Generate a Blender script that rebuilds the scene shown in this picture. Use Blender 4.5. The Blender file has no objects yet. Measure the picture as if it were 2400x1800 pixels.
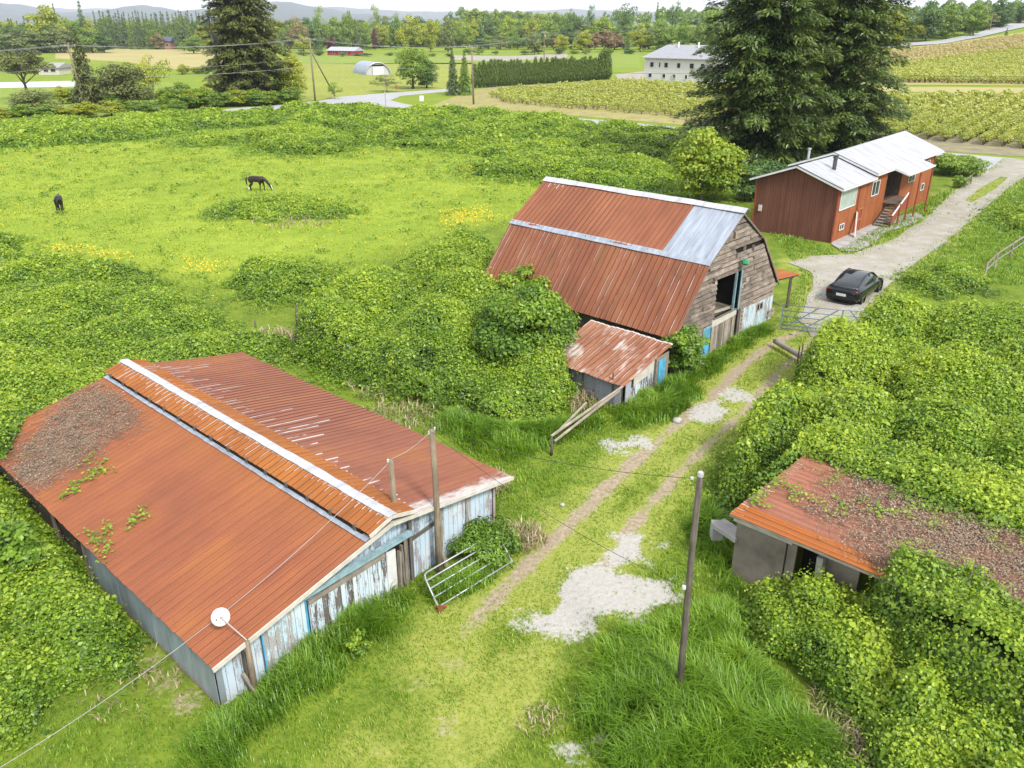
import bpy, math, random
import numpy as np
from mathutils import Vector, Matrix

# ------------------------------------------------------------------ camera, sky, sun, exposure
sc = bpy.context.scene
FPX, YH, CAMH = 1900.0, 60.0, 14.0            # focal length in photo pixels, horizon row, camera height (m)
PITCH = math.atan((900 - YH) / FPX)
SP, CP = math.sin(PITCH), math.cos(PITCH)
cam = bpy.data.cameras.new('camera')
cam_o = bpy.data.objects.new('camera', cam)
sc.collection.objects.link(cam_o)
cam.sensor_width = 36.0
cam.lens = 36.0 * FPX / 2400.0
cam.clip_start = 0.1
cam.clip_end = 40000
cam_o.location = (0, 0, CAMH)
cam_o.rotation_euler = (math.pi / 2 - PITCH, 0, 0)
sc.camera = cam_o
sc.view_settings.view_transform = 'Standard'
sc.view_settings.look = 'None'
sc.view_settings.gamma = 1.0
sc.view_settings.use_curve_mapping = False
sc.view_settings.exposure = 1.82
sc.cycles.max_bounces = 6
sc.cycles.diffuse_bounces = 3
sc.cycles.glossy_bounces = 2
sc.cycles.transmission_bounces = 3
sc.cycles.transparent_max_bounces = 4
sc.cycles.use_denoising = True

SUN_EL, SUN_AZ = math.radians(47), math.radians(148)      # azimuth measured from +Y, clockwise
world = bpy.data.worlds.new('World')
sc.world = world
world.use_nodes = True
wn = world.node_tree
for n in list(wn.nodes):
    wn.nodes.remove(n)
w_out = wn.nodes.new('ShaderNodeOutputWorld')
w_bg = wn.nodes.new('ShaderNodeBackground')
w_sky = wn.nodes.new('ShaderNodeTexSky')
w_sky.sky_type = 'NISHITA'
w_sky.sun_disc = False
w_sky.sun_elevation = SUN_EL
w_sky.sun_rotation = SUN_AZ
w_tc = wn.nodes.new('ShaderNodeTexCoord')
w_map = wn.nodes.new('ShaderNodeMapping')
w_map.inputs['Scale'].default_value = (2.0, 2.0, 9.0)
w_no = wn.nodes.new('ShaderNodeTexNoise')
w_no.inputs['Scale'].default_value = 2.2
w_no.inputs['Detail'].default_value = 6
w_cr = wn.nodes.new('ShaderNodeValToRGB')                 # the overcast layer: white with faint lilac-grey folds
w_cr.color_ramp.elements[0].position = 0.3
w_cr.color_ramp.elements[0].color = (3.1, 3.35, 3.8, 1)
w_cr.color_ramp.elements[1].position = 0.62
w_cr.color_ramp.elements[1].color = (5.4, 5.3, 5.4, 1)
w_mx = wn.nodes.new('ShaderNodeMix')
w_mx.data_type = 'RGBA'
w_mx.inputs[0].default_value = 0.82
wn.links.new(w_tc.outputs['Generated'], w_map.inputs['Vector'])
wn.links.new(w_map.outputs[0], w_no.inputs['Vector'])
wn.links.new(w_no.outputs[0], w_cr.inputs[0])
wn.links.new(w_sky.outputs[0], w_mx.inputs[6])
wn.links.new(w_cr.outputs[0], w_mx.inputs[7])
wn.links.new(w_mx.outputs[2], w_bg.inputs['Color'])
w_bg.inputs['Strength'].default_value = 0.1
wn.links.new(w_bg.outputs[0], w_out.inputs['Surface'])

sun = bpy.data.lights.new('sun', 'SUN')
sun.energy = 1.5
sun.angle = math.radians(11)
sun.color = (1.0, 0.95, 0.87)
sun_o = bpy.data.objects.new('sun', sun)
sc.collection.objects.link(sun_o)
_sd = Vector((math.sin(SUN_AZ) * math.cos(SUN_EL), math.cos(SUN_AZ) * math.cos(SUN_EL), math.sin(SUN_EL)))
sun_o.rotation_euler = _sd.to_track_quat('Z', 'Y').to_euler()
sun_o.location = (0, -20, 60)

# ------------------------------------------------------------------ measuring helpers
rng = np.random.default_rng(11)
random.seed(5)
C = sc.collection.objects

def sst(x, a, b):
    t = np.clip((np.asarray(x, float) - a) / (b - a), 0, 1)
    return t * t * (3 - 2 * t)

def Z(x, y):
    """height of the land: flat farmyard and pasture, rising to the right behind the road"""
    return 2.6 * sst(y, 105, 185) * sst(x, -15, 45) + 13.5 * sst(y, 195, 430) * sst(x, 40, 215)

def ray(u, v):
    a = (u - 1200) / FPX
    b = (v - 900) / FPX
    return (a, CP - b * SP, -SP - b * CP)

def G(u, v, z=0.0):
    """point at height z seen at photo pixel (u, v): used to survey the place from the picture"""
    a, f, d = ray(u, v)
    k = (z - CAMH) / d
    return Vector((a * k, f * k, z))

def GT(u, v, far=620.0):
    """point of the land seen at photo pixel (u, v)"""
    a, f, d = ray(u, v)
    k = 5.0
    while k < far:
        if CAMH + d * k < float(Z(a * k, f * k)):
            break
        k *= 1.01
    return Vector((a * k, f * k, float(Z(a * k, f * k))))

def value_noise(x, y, scale, seed):
    r = np.random.default_rng(seed)
    tab = r.random((64, 64))
    x = np.asarray(x, float) / scale
    y = np.asarray(y, float) / scale
    xi = np.floor(x).astype(int)
    yi = np.floor(y).astype(int)
    fx = x - xi
    fy = y - yi
    fx = fx * fx * (3 - 2 * fx)
    fy = fy * fy * (3 - 2 * fy)
    g = lambda i, j: tab[(xi + i) % 64, (yi + j) % 64]
    return (g(0, 0) * (1 - fx) + g(1, 0) * fx) * (1 - fy) + (g(0, 1) * (1 - fx) + g(1, 1) * fx) * fy

def in_poly(x, y, poly):
    x = np.asarray(x)
    y = np.asarray(y)
    ins = np.zeros(x.shape, bool)
    n = len(poly)
    for i in range(n):
        x1, y1 = poly[i][0], poly[i][1]
        x2, y2 = poly[(i + 1) % n][0], poly[(i + 1) % n][1]
        if y1 == y2:
            continue
        c = ((y1 > y) != (y2 > y)) & (x < (x2 - x1) * (y - y1) / (y2 - y1) + x1)
        ins ^= c
    return ins

def seg_dist(x, y, pts, closed=False):
    x = np.asarray(x, float)
    y = np.asarray(y, float)
    d = np.full(x.shape, 1e9)
    n = len(pts)
    for i in range(n if closed else n - 1):
        ax, ay = pts[i][0], pts[i][1]
        bx, by = pts[(i + 1) % n][0], pts[(i + 1) % n][1]
        l2 = (bx - ax) ** 2 + (by - ay) ** 2 + 1e-9
        t = np.clip(((x - ax) * (bx - ax) + (y - ay) * (by - ay)) / l2, 0, 1)
        d = np.minimum(d, np.hypot(x - ax - t * (bx - ax), y - ay - t * (by - ay)))
    return d

# ------------------------------------------------------------------ material helpers
ALBEDO = .78
class NT:
    def __init__(s, name):
        s.m = bpy.data.materials.new(name)
        s.m.use_nodes = True
        s.t = s.m.node_tree
        for n in list(s.t.nodes):
            s.t.nodes.remove(n)
        s.out = s.t.nodes.new('ShaderNodeOutputMaterial')

    def node(s, typ, **kw):
        n = s.t.nodes.new(typ)
        for k, v in kw.items():
            setattr(n, k, v)
        return n

    def put(s, sock, v):
        if isinstance(v, bpy.types.NodeSocket):
            s.t.links.new(v, sock)
        elif isinstance(v, (tuple, list)) and sock.type == 'RGBA' and len(v) == 3:
            sock.default_value = (*v, 1)
        else:
            sock.default_value = v

    def math(s, op, a, b=0.0, c=0.0, clamp=False):
        n = s.node('ShaderNodeMath', operation=op, use_clamp=clamp)
        for i, x in enumerate((a, b, c)):
            s.put(n.inputs[i], x)
        return n.outputs[0]

    def mix(s, f, a, b, mode='MIX'):
        n = s.node('ShaderNodeMix', data_type='RGBA', blend_type=mode)
        s.put(n.inputs[0], f)
        s.put(n.inputs[6], a)
        s.put(n.inputs[7], b)
        return n.outputs[2]

    def noise(s, vec, scale, detail=4, rough=.55, dims='3D', w=None):
        n = s.node('ShaderNodeTexNoise', noise_dimensions=dims)
        if vec is not None:
            s.put(n.inputs['Vector'], vec)
        if w is not None:
            s.put(n.inputs['W'], w)
        n.inputs['Scale'].default_value = scale
        n.inputs['Detail'].default_value = detail
        n.inputs['Roughness'].default_value = rough
        return n.outputs[0]

    def mapr(s, x, a, b, c=0.0, d=1.0, smooth=False):
        n = s.node('ShaderNodeMapRange', clamp=True)
        if smooth:
            n.interpolation_type = 'SMOOTHSTEP'
        for i, v in enumerate((x, a, b, c, d)):
            s.put(n.inputs[i], v)
        return n.outputs[0]

    def ramp(s, f, stops):
        n = s.node('ShaderNodeValToRGB')
        e = n.color_ramp.elements
        while len(e) < len(stops):
            e.new(0.5)
        for i, (p, c) in enumerate(stops):
            e[i].position = p
            e[i].color = (*c, 1)
        s.put(n.inputs[0], f)
        return n.outputs[0]

    def scale(s, vec, sx, sy, sz=1.0):
        n = s.node('ShaderNodeMapping')
        s.put(n.inputs[0], vec)
        n.inputs['Scale'].default_value = (sx, sy, sz)
        return n.outputs[0]

    def obj(s):
        return s.node('ShaderNodeTexCoord').outputs['Object']

    def pos(s):
        return s.node('ShaderNodeNewGeometry').outputs['Position']

    def uv(s):
        return s.node('ShaderNodeUVMap', uv_map='uv').outputs[0]

    def sep(s, v):
        n = s.node('ShaderNodeSeparateXYZ')
        s.put(n.inputs[0], v)
        return n.outputs

    def attr(s, name):
        return s.node('ShaderNodeAttribute', attribute_name=name).outputs['Fac']

    def white(s, w):
        n = s.node('ShaderNodeTexWhiteNoise', noise_dimensions='1D')
        s.put(n.inputs['W'], w)
        return n.outputs['Value']

    def bump(s, h, strength=.4, dist=.02):
        n = s.node('ShaderNodeBump')
        n.inputs['Strength'].default_value = strength
        n.inputs['Distance'].default_value = dist
        s.put(n.inputs['Height'], h)
        return n.outputs[0]

    def bsdf(s, col, rough=.8, metal=0.0, normal=None, spec=.3, **kw):
        n = s.node('ShaderNodeBsdfPrincipled')
        g = ALBEDO if 'gain' not in kw else kw.pop('gain')      # brings the whole palette to real-world reflectances
        s.put(n.inputs['Base Color'], s.mix(1.0, col, (g, g, g), 'MULTIPLY'))
        s.put(n.inputs['Roughness'], rough)
        s.put(n.inputs['Metallic'], metal)
        s.put(n.inputs['Specular IOR Level'], spec)
        if normal is not None:
            s.put(n.inputs['Normal'], normal)
        for k, v in kw.items():
            s.put(n.inputs[k], v)
        s.t.links.new(n.outputs[0], s.out.inputs['Surface'])
        return s.m

def m_plain(name, col, rough=.6, metal=0.0, var=.25, scale=6.0, spec=.3, **kw):
    n = NT(name)
    f = n.noise(n.obj(), scale, 5)
    d = tuple(c * (1 - var) for c in col)
    l = tuple(min(1, c * (1 + var * .6)) for c in col)
    return n.bsdf(n.mix(n.mapr(f, .3, .7), d, l), rough, metal, n.bump(f, .15, .01), spec, **kw)

def m_leaf(name, c0, c1, c2, trans=.3):
    """leaf colour differs leaf by leaf (old, mature and young leaves)"""
    n = NT(name)
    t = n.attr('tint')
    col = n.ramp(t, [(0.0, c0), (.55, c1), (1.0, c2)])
    big = n.noise(n.pos(), .35, 3)
    col = n.mix(n.mapr(big, .35, .68, 0, .45), col, n.mix(1.0, col, (.62, .78, .6), 'MULTIPLY'))
    d = n.node('ShaderNodeBsdfPrincipled')
    n.put(d.inputs['Base Color'], col)
    d.inputs['Roughness'].default_value = .42
    d.inputs['Specular IOR Level'].default_value = .5
    tr = n.node('ShaderNodeBsdfTranslucent')
    n.put(tr.inputs['Color'], n.mix(1.0, col, (1.25, 1.15, .55), 'MULTIPLY'))
    mx = n.node('ShaderNodeMixShader')
    mx.inputs[0].default_value = trans
    n.t.links.new(d.outputs[0], mx.inputs[1])
    n.t.links.new(tr.outputs[0], mx.inputs[2])
    n.t.links.new(mx.outputs[0], n.out.inputs['Surface'])
    return n.m

def m_rust(name, dark, mid, orange, pale=(.62, .60, .58), pitch=.25, ridge=1.0, streak=.5, orange_v=0.0, patches=0.0, lichen=0.0, lines=0.0, sv0=0.0, front=0.0):
    """galvanised sheet rusting from the bare ridge down; u runs along the ridge, v down the slope (metres)"""
    n = NT(name)
    uv = n.uv()
    s = n.sep(uv)
    u, v = s[0], s[1]
    big = n.noise(n.scale(uv, .35, .22), 1.0, 4, .6)
    fine = n.noise(n.scale(uv, 9.0, .9), 1.0, 5, .6)
    grain = n.noise(uv, 22.0, 4, .65)
    f = n.math('ADD', n.math('MULTIPLY', big, .72), n.math('MULTIPLY', fine, .28))
    col = n.ramp(n.mapr(f, .32, .68), [(0.0, dark), (.5, mid), (1.0, orange)])
    if orange_v > 0:
        col = n.mix(n.mapr(n.math('ADD', v, n.math('MULTIPLY', big, 2.0)), .6, orange_v + 1.0, .75, 0), col, orange)
    col = n.mix(n.mapr(grain, .35, .75, 0, .35), col, tuple(c * .55 for c in dark))
    cell = n.math('FLOOR', n.math('DIVIDE', u, pitch))
    sh = n.white(cell)
    fr = n.math('FRACT', n.math('DIVIDE', u, pitch))
    tint = n.math('MULTIPLY_ADD', sh, .14, .93)
    col = n.mix(1.0, col, tint, 'MULTIPLY')
    # bare zinc left on the rib tops below the ridge, each run with its own length
    ln = n.math('MULTIPLY', n.math('POWER', n.white(n.math('ADD', cell, 31.7)), 3.0), streak * 4.0)
    brk = n.noise(n.scale(uv, .1, 2.3), 1.0, 2, .5)
    near = n.math('LESS_THAN', v, n.math('ADD', n.math('ADD', ln, sv0), n.math('MULTIPLY', brk, .5)))
    shade_or_joint = n.math('LESS_THAN', n.math('ABSOLUTE', n.math('SUBTRACT', fr, .64)), .075)  # dark line beside each rib paints the rib's shading into the colour
    col = n.mix(n.math('MULTIPLY', shade_or_joint, .8), col, tuple(c * .4 for c in dark))
    rib = n.math('LESS_THAN', n.math('ABSOLUTE', n.math('SUBTRACT', fr, .5)), .085)
    gap = n.mapr(n.noise(n.scale(uv, 3.0, 1.1), 1.0, 3, .6), .38, .52)
    zinc = n.math('MULTIPLY', n.math('MULTIPLY', near, rib), gap)
    if streak > 0:
        col = n.mix(n.math('MULTIPLY', zinc, .75), col, pale)
    if ridge > 0:
        e = n.math('ADD', v, n.math('MULTIPLY', n.math('SUBTRACT', n.noise(n.scale(uv, 9, 1.5), 1.0, 4, .7), .5), .5 * ridge))
        col = n.mix(n.mapr(e, .10 * ridge, .22 * ridge, 1, 0), col, pale)
    if patches > 0:
        p = n.noise(n.scale(uv, 2.6, .55), 1.0, 5, .65)
        p2 = n.noise(n.scale(uv, .6, .6), 1.0, 3, .6)
        col = n.mix(n.mapr(n.math('ADD', n.math('MULTIPLY', p, .7), n.math('MULTIPLY', p2, .5)), .62, .74, 0, patches), col, pale)
    if lines > 0:                                                    # long bare scratches down single ribs
        on = n.math('LESS_THAN', n.white(n.math('ADD', cell, 7.3)), lines)
        l2 = n.math('MULTIPLY', n.math('MULTIPLY', on, n.math('LESS_THAN', n.math('ABSOLUTE', n.math('SUBTRACT', fr, .5)), .07)), n.mapr(n.noise(n.scale(uv, 2.0, .7), 1.0, 3, .6), .42, .55))
        col = n.mix(n.math('MULTIPLY', l2, .85), col, pale)
    if front > 0:
        fe = n.math('ADD', u, n.math('MULTIPLY', n.math('SUBTRACT', n.noise(n.scale(uv, 3.0, 1.2), 1.0, 4, .7), .5), 1.6))
        col = n.mix(n.mapr(fe, .05, .5, front, 0), col, pale)
    if lichen > 0:
        l = n.noise(n.scale(uv, 1.5, .35), 1.0, 4, .6)
        col = n.mix(n.mapr(l, .55, .75, 0, lichen), col, (.24, .19, .07))
    return n.bsdf(col, .72, 0.0, n.bump(grain, .25, .01), .25)

def m_galv(name, base=(.42, .46, .5), rust=0.0, wave=0.0):
    n = NT(name)
    uv = n.uv()
    a = n.noise(n.scale(uv, 3.0, .5), 1.0, 5, .6)
    b = n.noise(uv, 9.0, 4, .6)
    col = n.mix(n.mapr(a, .35, .7), tuple(c * .72 for c in base), tuple(min(1, c * 1.2) for c in base))
    if rust > 0:
        s = n.sep(uv)
        r = n.math('ADD', n.math('MULTIPLY', b, .5), n.math('MULTIPLY', s[1], -.9))
        col = n.mix(n.mapr(r, .02, .32, 0, rust), col, (.34, .13, .04))
    return n.bsdf(col, .5, .25, n.bump(b, .1, .01), .4)

def m_wood(name, dark, mid, light, gs=1.0, tint=True, rough=.9):
    """weathered boards: grain runs along v"""
    n = NT(name)
    uv = n.uv()
    t = n.attr('tint')
    sh = n.node('ShaderNodeVectorMath', operation='ADD')
    n.put(sh.inputs[0], uv)
    cmb = n.node('ShaderNodeCombineXYZ')
    n.put(cmb.inputs[0], n.math('MULTIPLY', t, 37.0))
    n.put(cmb.inputs[1], n.math('MULTIPLY', t, 11.0))
    n.t.links.new(cmb.outputs[0], sh.inputs[1])
    g = n.noise(n.scale(sh.outputs[0], 26 * gs, 1.6 * gs), 1.0, 6, .65)
    p = n.noise(sh.outputs[0], 1.6, 4, .6)
    f = n.math('ADD', n.math('MULTIPLY', g, .6), n.math('MULTIPLY', p, .4))
    col = n.ramp(n.mapr(f, .3, .7), [(0, dark), (.5, mid), (1, light)])
    if tint:
        col = n.mix(1.0, col, n.math('MULTIPLY_ADD', t, .85, .6), 'MULTIPLY')
    return n.bsdf(col, rough, 0, n.bump(g, .4, .01), .15)

def m_peel(name, paint, paint2, wood=(.09, .07, .06), wood2=(.24, .21, .19), amount=.5, vs=.35):
    """paint flaking off boards in vertical runs (uv: along the wall, up the wall)"""
    n = NT(name)
    uv = n.uv()
    big = n.noise(n.scale(uv, .9, .5), 1.0, 4, .6)
    run = n.noise(n.scale(uv, 9.0, 9 * vs), 1.0, 6, .7)
    fine = n.noise(n.scale(uv, 30, 14), 1.0, 4, .7)
    k = n.math('ADD', n.math('ADD', n.math('MULTIPLY', big, .5), n.math('MULTIPLY', run, .75)), n.math('MULTIPLY', fine, .25))
    s = n.sep(uv)
    brd = n.white(n.math('FLOOR', n.math('DIVIDE', s[0], .19)))
    k = n.math('ADD', k, n.math('MULTIPLY', n.math('SUBTRACT', brd, .5), .16))
    pc = n.mix(n.mapr(n.noise(n.scale(uv, 2.0, 1.0), 1.0, 4), .35, .65), paint, paint2)
    wc = n.mix(n.mapr(run, .35, .65), wood, wood2)
    th = .46 + amount * .5
    col = n.mix(n.mapr(k, th - .035, th + .035), pc, wc)
    shade_or_joint = n.math('LESS_THAN', n.math('FRACT', n.math('DIVIDE', s[0], .19)), .06)
    col = n.mix(n.math('MULTIPLY', shade_or_joint, .8), col, (.05, .045, .04))
    return n.bsdf(col, .85, 0, n.bump(k, .3, .01), .15)

# ------------------------------------------------------------------ mesh helpers
def tag(o, label=None, cat=None, group=None, kind=None):
    if label: o['label'] = label
    if cat: o['category'] = cat
    if group: o['group'] = group
    if kind: o['kind'] = kind
    return o

def thing(name, label, cat, loc=(0, 0, 0), group=None, rz=0.0, s=1.0):
    o = bpy.data.objects.new(name, None)
    o.empty_display_size = .3
    C.link(o)
    o.location = loc
    o.rotation_euler = (0, 0, rz)
    o.scale = (s, s, s) if not isinstance(s, tuple) else s
    return tag(o, label, cat, group)

def root_loc(p):
    while p is not None and p.parent is not None:
        p = p.parent
    return Vector(p.location) if p is not None else Vector((0, 0, 0))

def np_mesh(name, V, F, mat, parent=None, tint=None, smooth=False, attrs=None, world_space=True, mats=None, mi=None):
    """triangle mesh straight from arrays"""
    V = np.asarray(V, np.float32)
    F = np.asarray(F, np.int32)
    me = bpy.data.meshes.new(name)
    if parent is not None and world_space:
        V = V - np.array(root_loc(parent), np.float32)
    me.vertices.add(len(V))
    me.vertices.foreach_set('co', V.ravel())
    k = F.shape[1]
    me.loops.add(F.size)
    me.loops.foreach_set('vertex_index', F.ravel())
    me.polygons.add(len(F))
    me.polygons.foreach_set('loop_start', np.arange(0, F.size, k, dtype=np.int32))
    me.update(calc_edges=True)
    if smooth:
        me.polygons.foreach_set('use_smooth', np.ones(len(F), bool))
    if tint is not None:
        a = me.attributes.new('tint', 'FLOAT', 'FACE')
        a.data.foreach_set('value', np.asarray(tint, np.float32))
    for nm, arr in (attrs or {}).items():
        a = me.attributes.new(nm, 'FLOAT', 'POINT')
        a.data.foreach_set('value', np.asarray(arr, np.float32))
    for m_ in (mats or [mat]):
        me.materials.append(m_)
    if mi is not None:
        me.polygons.foreach_set('material_index', np.asarray(mi, np.int32))
    o = bpy.data.objects.new(name, me)
    C.link(o)
    if parent is not None:
        o.parent = parent
    return o

class MB:
    def __init__(s):
        s.v, s.f, s.uv, s.t = [], [], [], []
        s.g = []

    def add(s, vs, fs, uvs=None, tint=None):
        b = len(s.v)
        s.g.append((b, len(s.f)))
        s.v += [tuple(p) for p in vs]
        tt = random.random() if tint is None else tint
        for i, f in enumerate(fs):
            s.f.append([b + k for k in f])
            s.uv.append(uvs[i] if uvs else [(0, 0)] * len(f))
            s.t.append(tt)

    def obox(s, c, ax, ay, az, tint=None):
        """box by centre and three half-axis vectors"""
        c, ax, ay, az = Vector(c), Vector(ax), Vector(ay), Vector(az)
        P = [c + ax * i + ay * j + az * k for i in (-1, 1) for j in (-1, 1) for k in (-1, 1)]
        A = [ax.length * 2, ay.length * 2, az.length * 2]
        fs = [((0, 1, 3, 2), 1, 2), ((4, 6, 7, 5), 1, 2), ((0, 4, 5, 1), 0, 2), ((2, 3, 7, 6), 0, 2), ((0, 2, 6, 4), 0, 1), ((1, 5, 7, 3), 0, 1)]
        bits = [(i, j, k) for i in (0, 1) for j in (0, 1) for k in (0, 1)]
        uvs = []
        for f, a, b in fs:
            if A[a] > A[b]:
                a, b = b, a
            uvs.append([(bits[q][a] * A[a], bits[q][b] * A[b]) for q in f])
        s.add(P, [f for f, _, _ in fs], uvs, tint)

    def box(s, c, size, rz=0.0, tint=None):
        cx, sx = math.cos(rz), math.sin(rz)
        s.obox(c, Vector((cx, sx, 0)) * size[0] / 2, Vector((-sx, cx, 0)) * size[1] / 2, (0, 0, size[2] / 2), tint)

    def bar(s, p, q, w, h, up=(0, 0, 1), tint=None):
        p, q = Vector(p), Vector(q)
        d = q - p
        l = d.length
        d.normalize()
        sd = d.cross(Vector(up))
        if sd.length < 1e-4:
            sd = d.cross(Vector((1, 0, 0)))
        sd.normalize()
        uu = sd.cross(d)
        s.obox((p + q) / 2, d * l / 2, sd * w / 2, uu * h / 2, tint)

    def quad(s, a, b, c, d, uvs=None, tint=None):
        s.add([a, b, c, d], [(0, 1, 2, 3)], [uvs] if uvs else None, tint)

    def poly(s, pts, uvs=None, tint=None):
        s.add(pts, [tuple(range(len(pts)))], [uvs] if uvs else None, tint)

    def tube(s, pts, rad, n=8, caps=True, tint=None):
        pts = [Vector(p) for p in pts]
        m = len(pts)
        R = rad if isinstance(rad, (list, tuple)) else [rad] * m
        vs, fs, uvs = [], [], []
        up = None
        L = 0
        for i, p in enumerate(pts):
            d = (pts[min(i + 1, m - 1)] - pts[max(i - 1, 0)]).normalized()
            if up is None:
                up = d.orthogonal().normalized()
            up = (up - d * up.dot(d)).normalized()
            sd = d.cross(up)
            for k in range(n):
                a = 2 * math.pi * k / n
                vs.append(p + (up * math.cos(a) + sd * math.sin(a)) * R[i])
        ls = [0]
        for i in range(1, m):
            ls.append(ls[-1] + (pts[i] - pts[i - 1]).length)
        for i in range(m - 1):
            for k in range(n):
                k2 = (k + 1) % n
                fs.append((i * n + k, i * n + k2, (i + 1) * n + k2, (i + 1) * n + k))
                u0, u1 = k / n * R[i] * 6.28, (k + 1) / n * R[i] * 6.28
                uvs.append([(u0, ls[i]), (u1, ls[i]), (u1, ls[i + 1]), (u0, ls[i + 1])])
        if caps:
            fs.append(tuple(range(n - 1, -1, -1)))
            uvs.append([(vs[k][0], vs[k][1]) for k in range(n - 1, -1, -1)])
            fs.append(tuple((m - 1) * n + k for k in range(n)))
            uvs.append([(vs[(m - 1) * n + k][0], vs[(m - 1) * n + k][1]) for k in range(n)])
        s.add(vs, fs, uvs, tint)

    def lathe(s, c, prof, n=16, axis=(0, 0, 1), tint=None):
        """profile (radius, height) turned about an axis through c"""
        ax = Vector(axis).normalized()
        e1 = ax.orthogonal().normalized()
        e2 = ax.cross(e1)
        c = Vector(c)
        vs, fs = [], []
        for r, h in prof:
            for k in range(n):
                a = 2 * math.pi * k / n
                vs.append(c + ax * h + (e1 * math.cos(a) + e2 * math.sin(a)) * r)
        for i in range(len(prof) - 1):
            for k in range(n):
                k2 = (k + 1) % n
                fs.append((i * n + k, i * n + k2, (i + 1) * n + k2, (i + 1) * n + k))
        s.add(vs, fs, None, tint)

    def panel(s, R0, R1, E0, E1, pitch=.25, amp=.02, kind='rib', nv=6, sag=0.0, wob=0.0, jag=0.0, thick=.015, seed=1, hole=None):
        """profiled sheet: R0-R1 along the top, E0-E1 along the bottom; uv in metres from the top corner"""
        r = random.Random(seed)
        R0, R1, E0, E1 = Vector(R0), Vector(R1), Vector(E0), Vector(E1)
        L = max((R1 - R0).length, (E1 - E0).length)
        S = ((E0 - R0).length + (E1 - R1).length) / 2
        nrm = (R1 - R0).cross(E0 - R0).normalized()
        if nrm.z < 0:
            nrm = -nrm
        n = max(1, round(L / pitch))
        prof = [(0, 0), (.41, 0), (.45, 1), (.55, 1), (.59, 0)] if kind == 'rib' else [(0, -.0), (.25, .7), (.5, 1), (.75, .7)]
        cols = []
        for i in range(n):
            j = r.uniform(-jag, jag)
            for f, h in prof:
                cols.append(((i + f) / n, h * amp, j))
        cols.append((1.0, 0, 0))
        vs, uvp = [], []
        for t, h, j in cols:
            a = R0.lerp(R1, t)
            b = E0.lerp(E1, t)
            b = b + (b - a).normalized() * j
            for k in range(nv + 1):
                w = k / nv
                p = a.lerp(b, w)
                z = -sag * math.sin(math.pi * t) * (w if sag else 0)
                z += wob * (math.sin(t * 9.7 + seed) * math.cos(w * 5.1 + seed * 2) + .5 * math.sin(t * 31 + w * 7))
                vs.append(p + nrm * (h + z))
                uvp.append((t * L, w * S))
        m = nv + 1
        nc = len(cols)
        fs, uvs = [], []
        flip = (vs[m] - vs[0]).cross(vs[1] - vs[0]).dot(nrm) < 0
        N = len(vs)
        low = [p - nrm * thick for p in vs]
        for i in range(nc - 1):
            for k in range(nv):
                q = [i * m + k, (i + 1) * m + k, (i + 1) * m + k + 1, i * m + k + 1]
                if flip:
                    q.reverse()
                fs.append(tuple(q))
                uvs.append([uvp[x] for x in q])
                q2 = [x + N for x in reversed(q)]
                fs.append(tuple(q2))
                uvs.append([uvp[x - N] for x in q2])
        rim = [(i * m + nv, (i + 1) * m + nv) for i in range(nc - 1)] + [(i * m, (i + 1) * m) for i in range(nc - 1)]
        rim += [(k, k + 1) for k in range(nv)] + [((nc - 1) * m + k, (nc - 1) * m + k + 1) for k in range(nv)]
        for a, b in rim:
            fs.append((a, b, b + N, a + N))
            uvs.append([uvp[a], uvp[b], uvp[b], uvp[a]])
        s.add(vs + low, fs, uvs)

    def build(s, name, mat, parent=None, smooth=False, world_space=True, bevel=0.0):
        me = bpy.data.meshes.new(name)
        off = root_loc(parent) if (parent is not None and world_space) else Vector((0, 0, 0))
        me.from_pydata([(x - off.x, y - off.y, z - off.z) for x, y, z in s.v], [], s.f)
        if len(me.polygons) == len(s.f):
            ul = me.uv_layers.new(name='uv')
            ul.data.foreach_set('uv', [c for fu in s.uv for p in fu for c in p])
            a = me.attributes.new('tint', 'FLOAT', 'FACE')
            a.data.foreach_set('value', s.t)
        if smooth:
            me.polygons.foreach_set('use_smooth', [True] * len(me.polygons))
        me.materials.append(mat)
        o = bpy.data.objects.new(name, me)
        C.link(o)
        if parent is not None:
            o.parent = parent
        if bevel > 0:
            b = o.modifiers.new('bevel', 'BEVEL')
            b.width = bevel
            b.segments = 2
            b.limit_method = 'ANGLE'
        return o

    def each(s, name, mat, parent=None, **kw):
        """every piece added becomes a part of its own"""
        g = s.g + [(len(s.v), len(s.f))]
        out = []
        for (v0, f0), (v1, f1) in zip(g, g[1:]):
            m = MB()
            m.v, m.uv, m.t = s.v[v0:v1], s.uv[f0:f1], s.t[f0:f1]
            m.f = [[k - v0 for k in f] for f in s.f[f0:f1]]
            out.append(m.build(name, mat, parent, **kw))
        return out

# ------------------------------------------------------------------ foliage helpers
def unit(a):
    return a / (np.linalg.norm(a, axis=1, keepdims=True) + 1e-9)

def leaves(P, N, size, T=None, aspect=.62, fold=.10):
    """folded pointed leaves at P facing N (four corners, two triangles each)"""
    P = np.asarray(P, float)
    n = len(P)
    N = unit(np.asarray(N, float))
    if T is None:
        T = rng.normal(size=(n, 3))
    T = T - N * np.sum(T * N, axis=1, keepdims=True)
    T = unit(T)
    B = np.cross(N, T)
    s = np.broadcast_to(np.asarray(size, float), (n,))[:, None]
    V = np.empty((n, 4, 3))
    V[:, 0] = P - T * s * .5
    V[:, 2] = P + T * s * .5
    V[:, 1] = P + B * s * aspect * .5 + N * s * fold - T * s * .06
    V[:, 3] = P - B * s * aspect * .5 + N * s * fold - T * s * .06
    i = np.arange(n)[:, None] * 4
    F = np.concatenate([i + np.array([[0, 1, 2]]), i + np.array([[0, 2, 3]])], axis=1).reshape(-1, 3)
    return V.reshape(-1, 3), F

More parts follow.
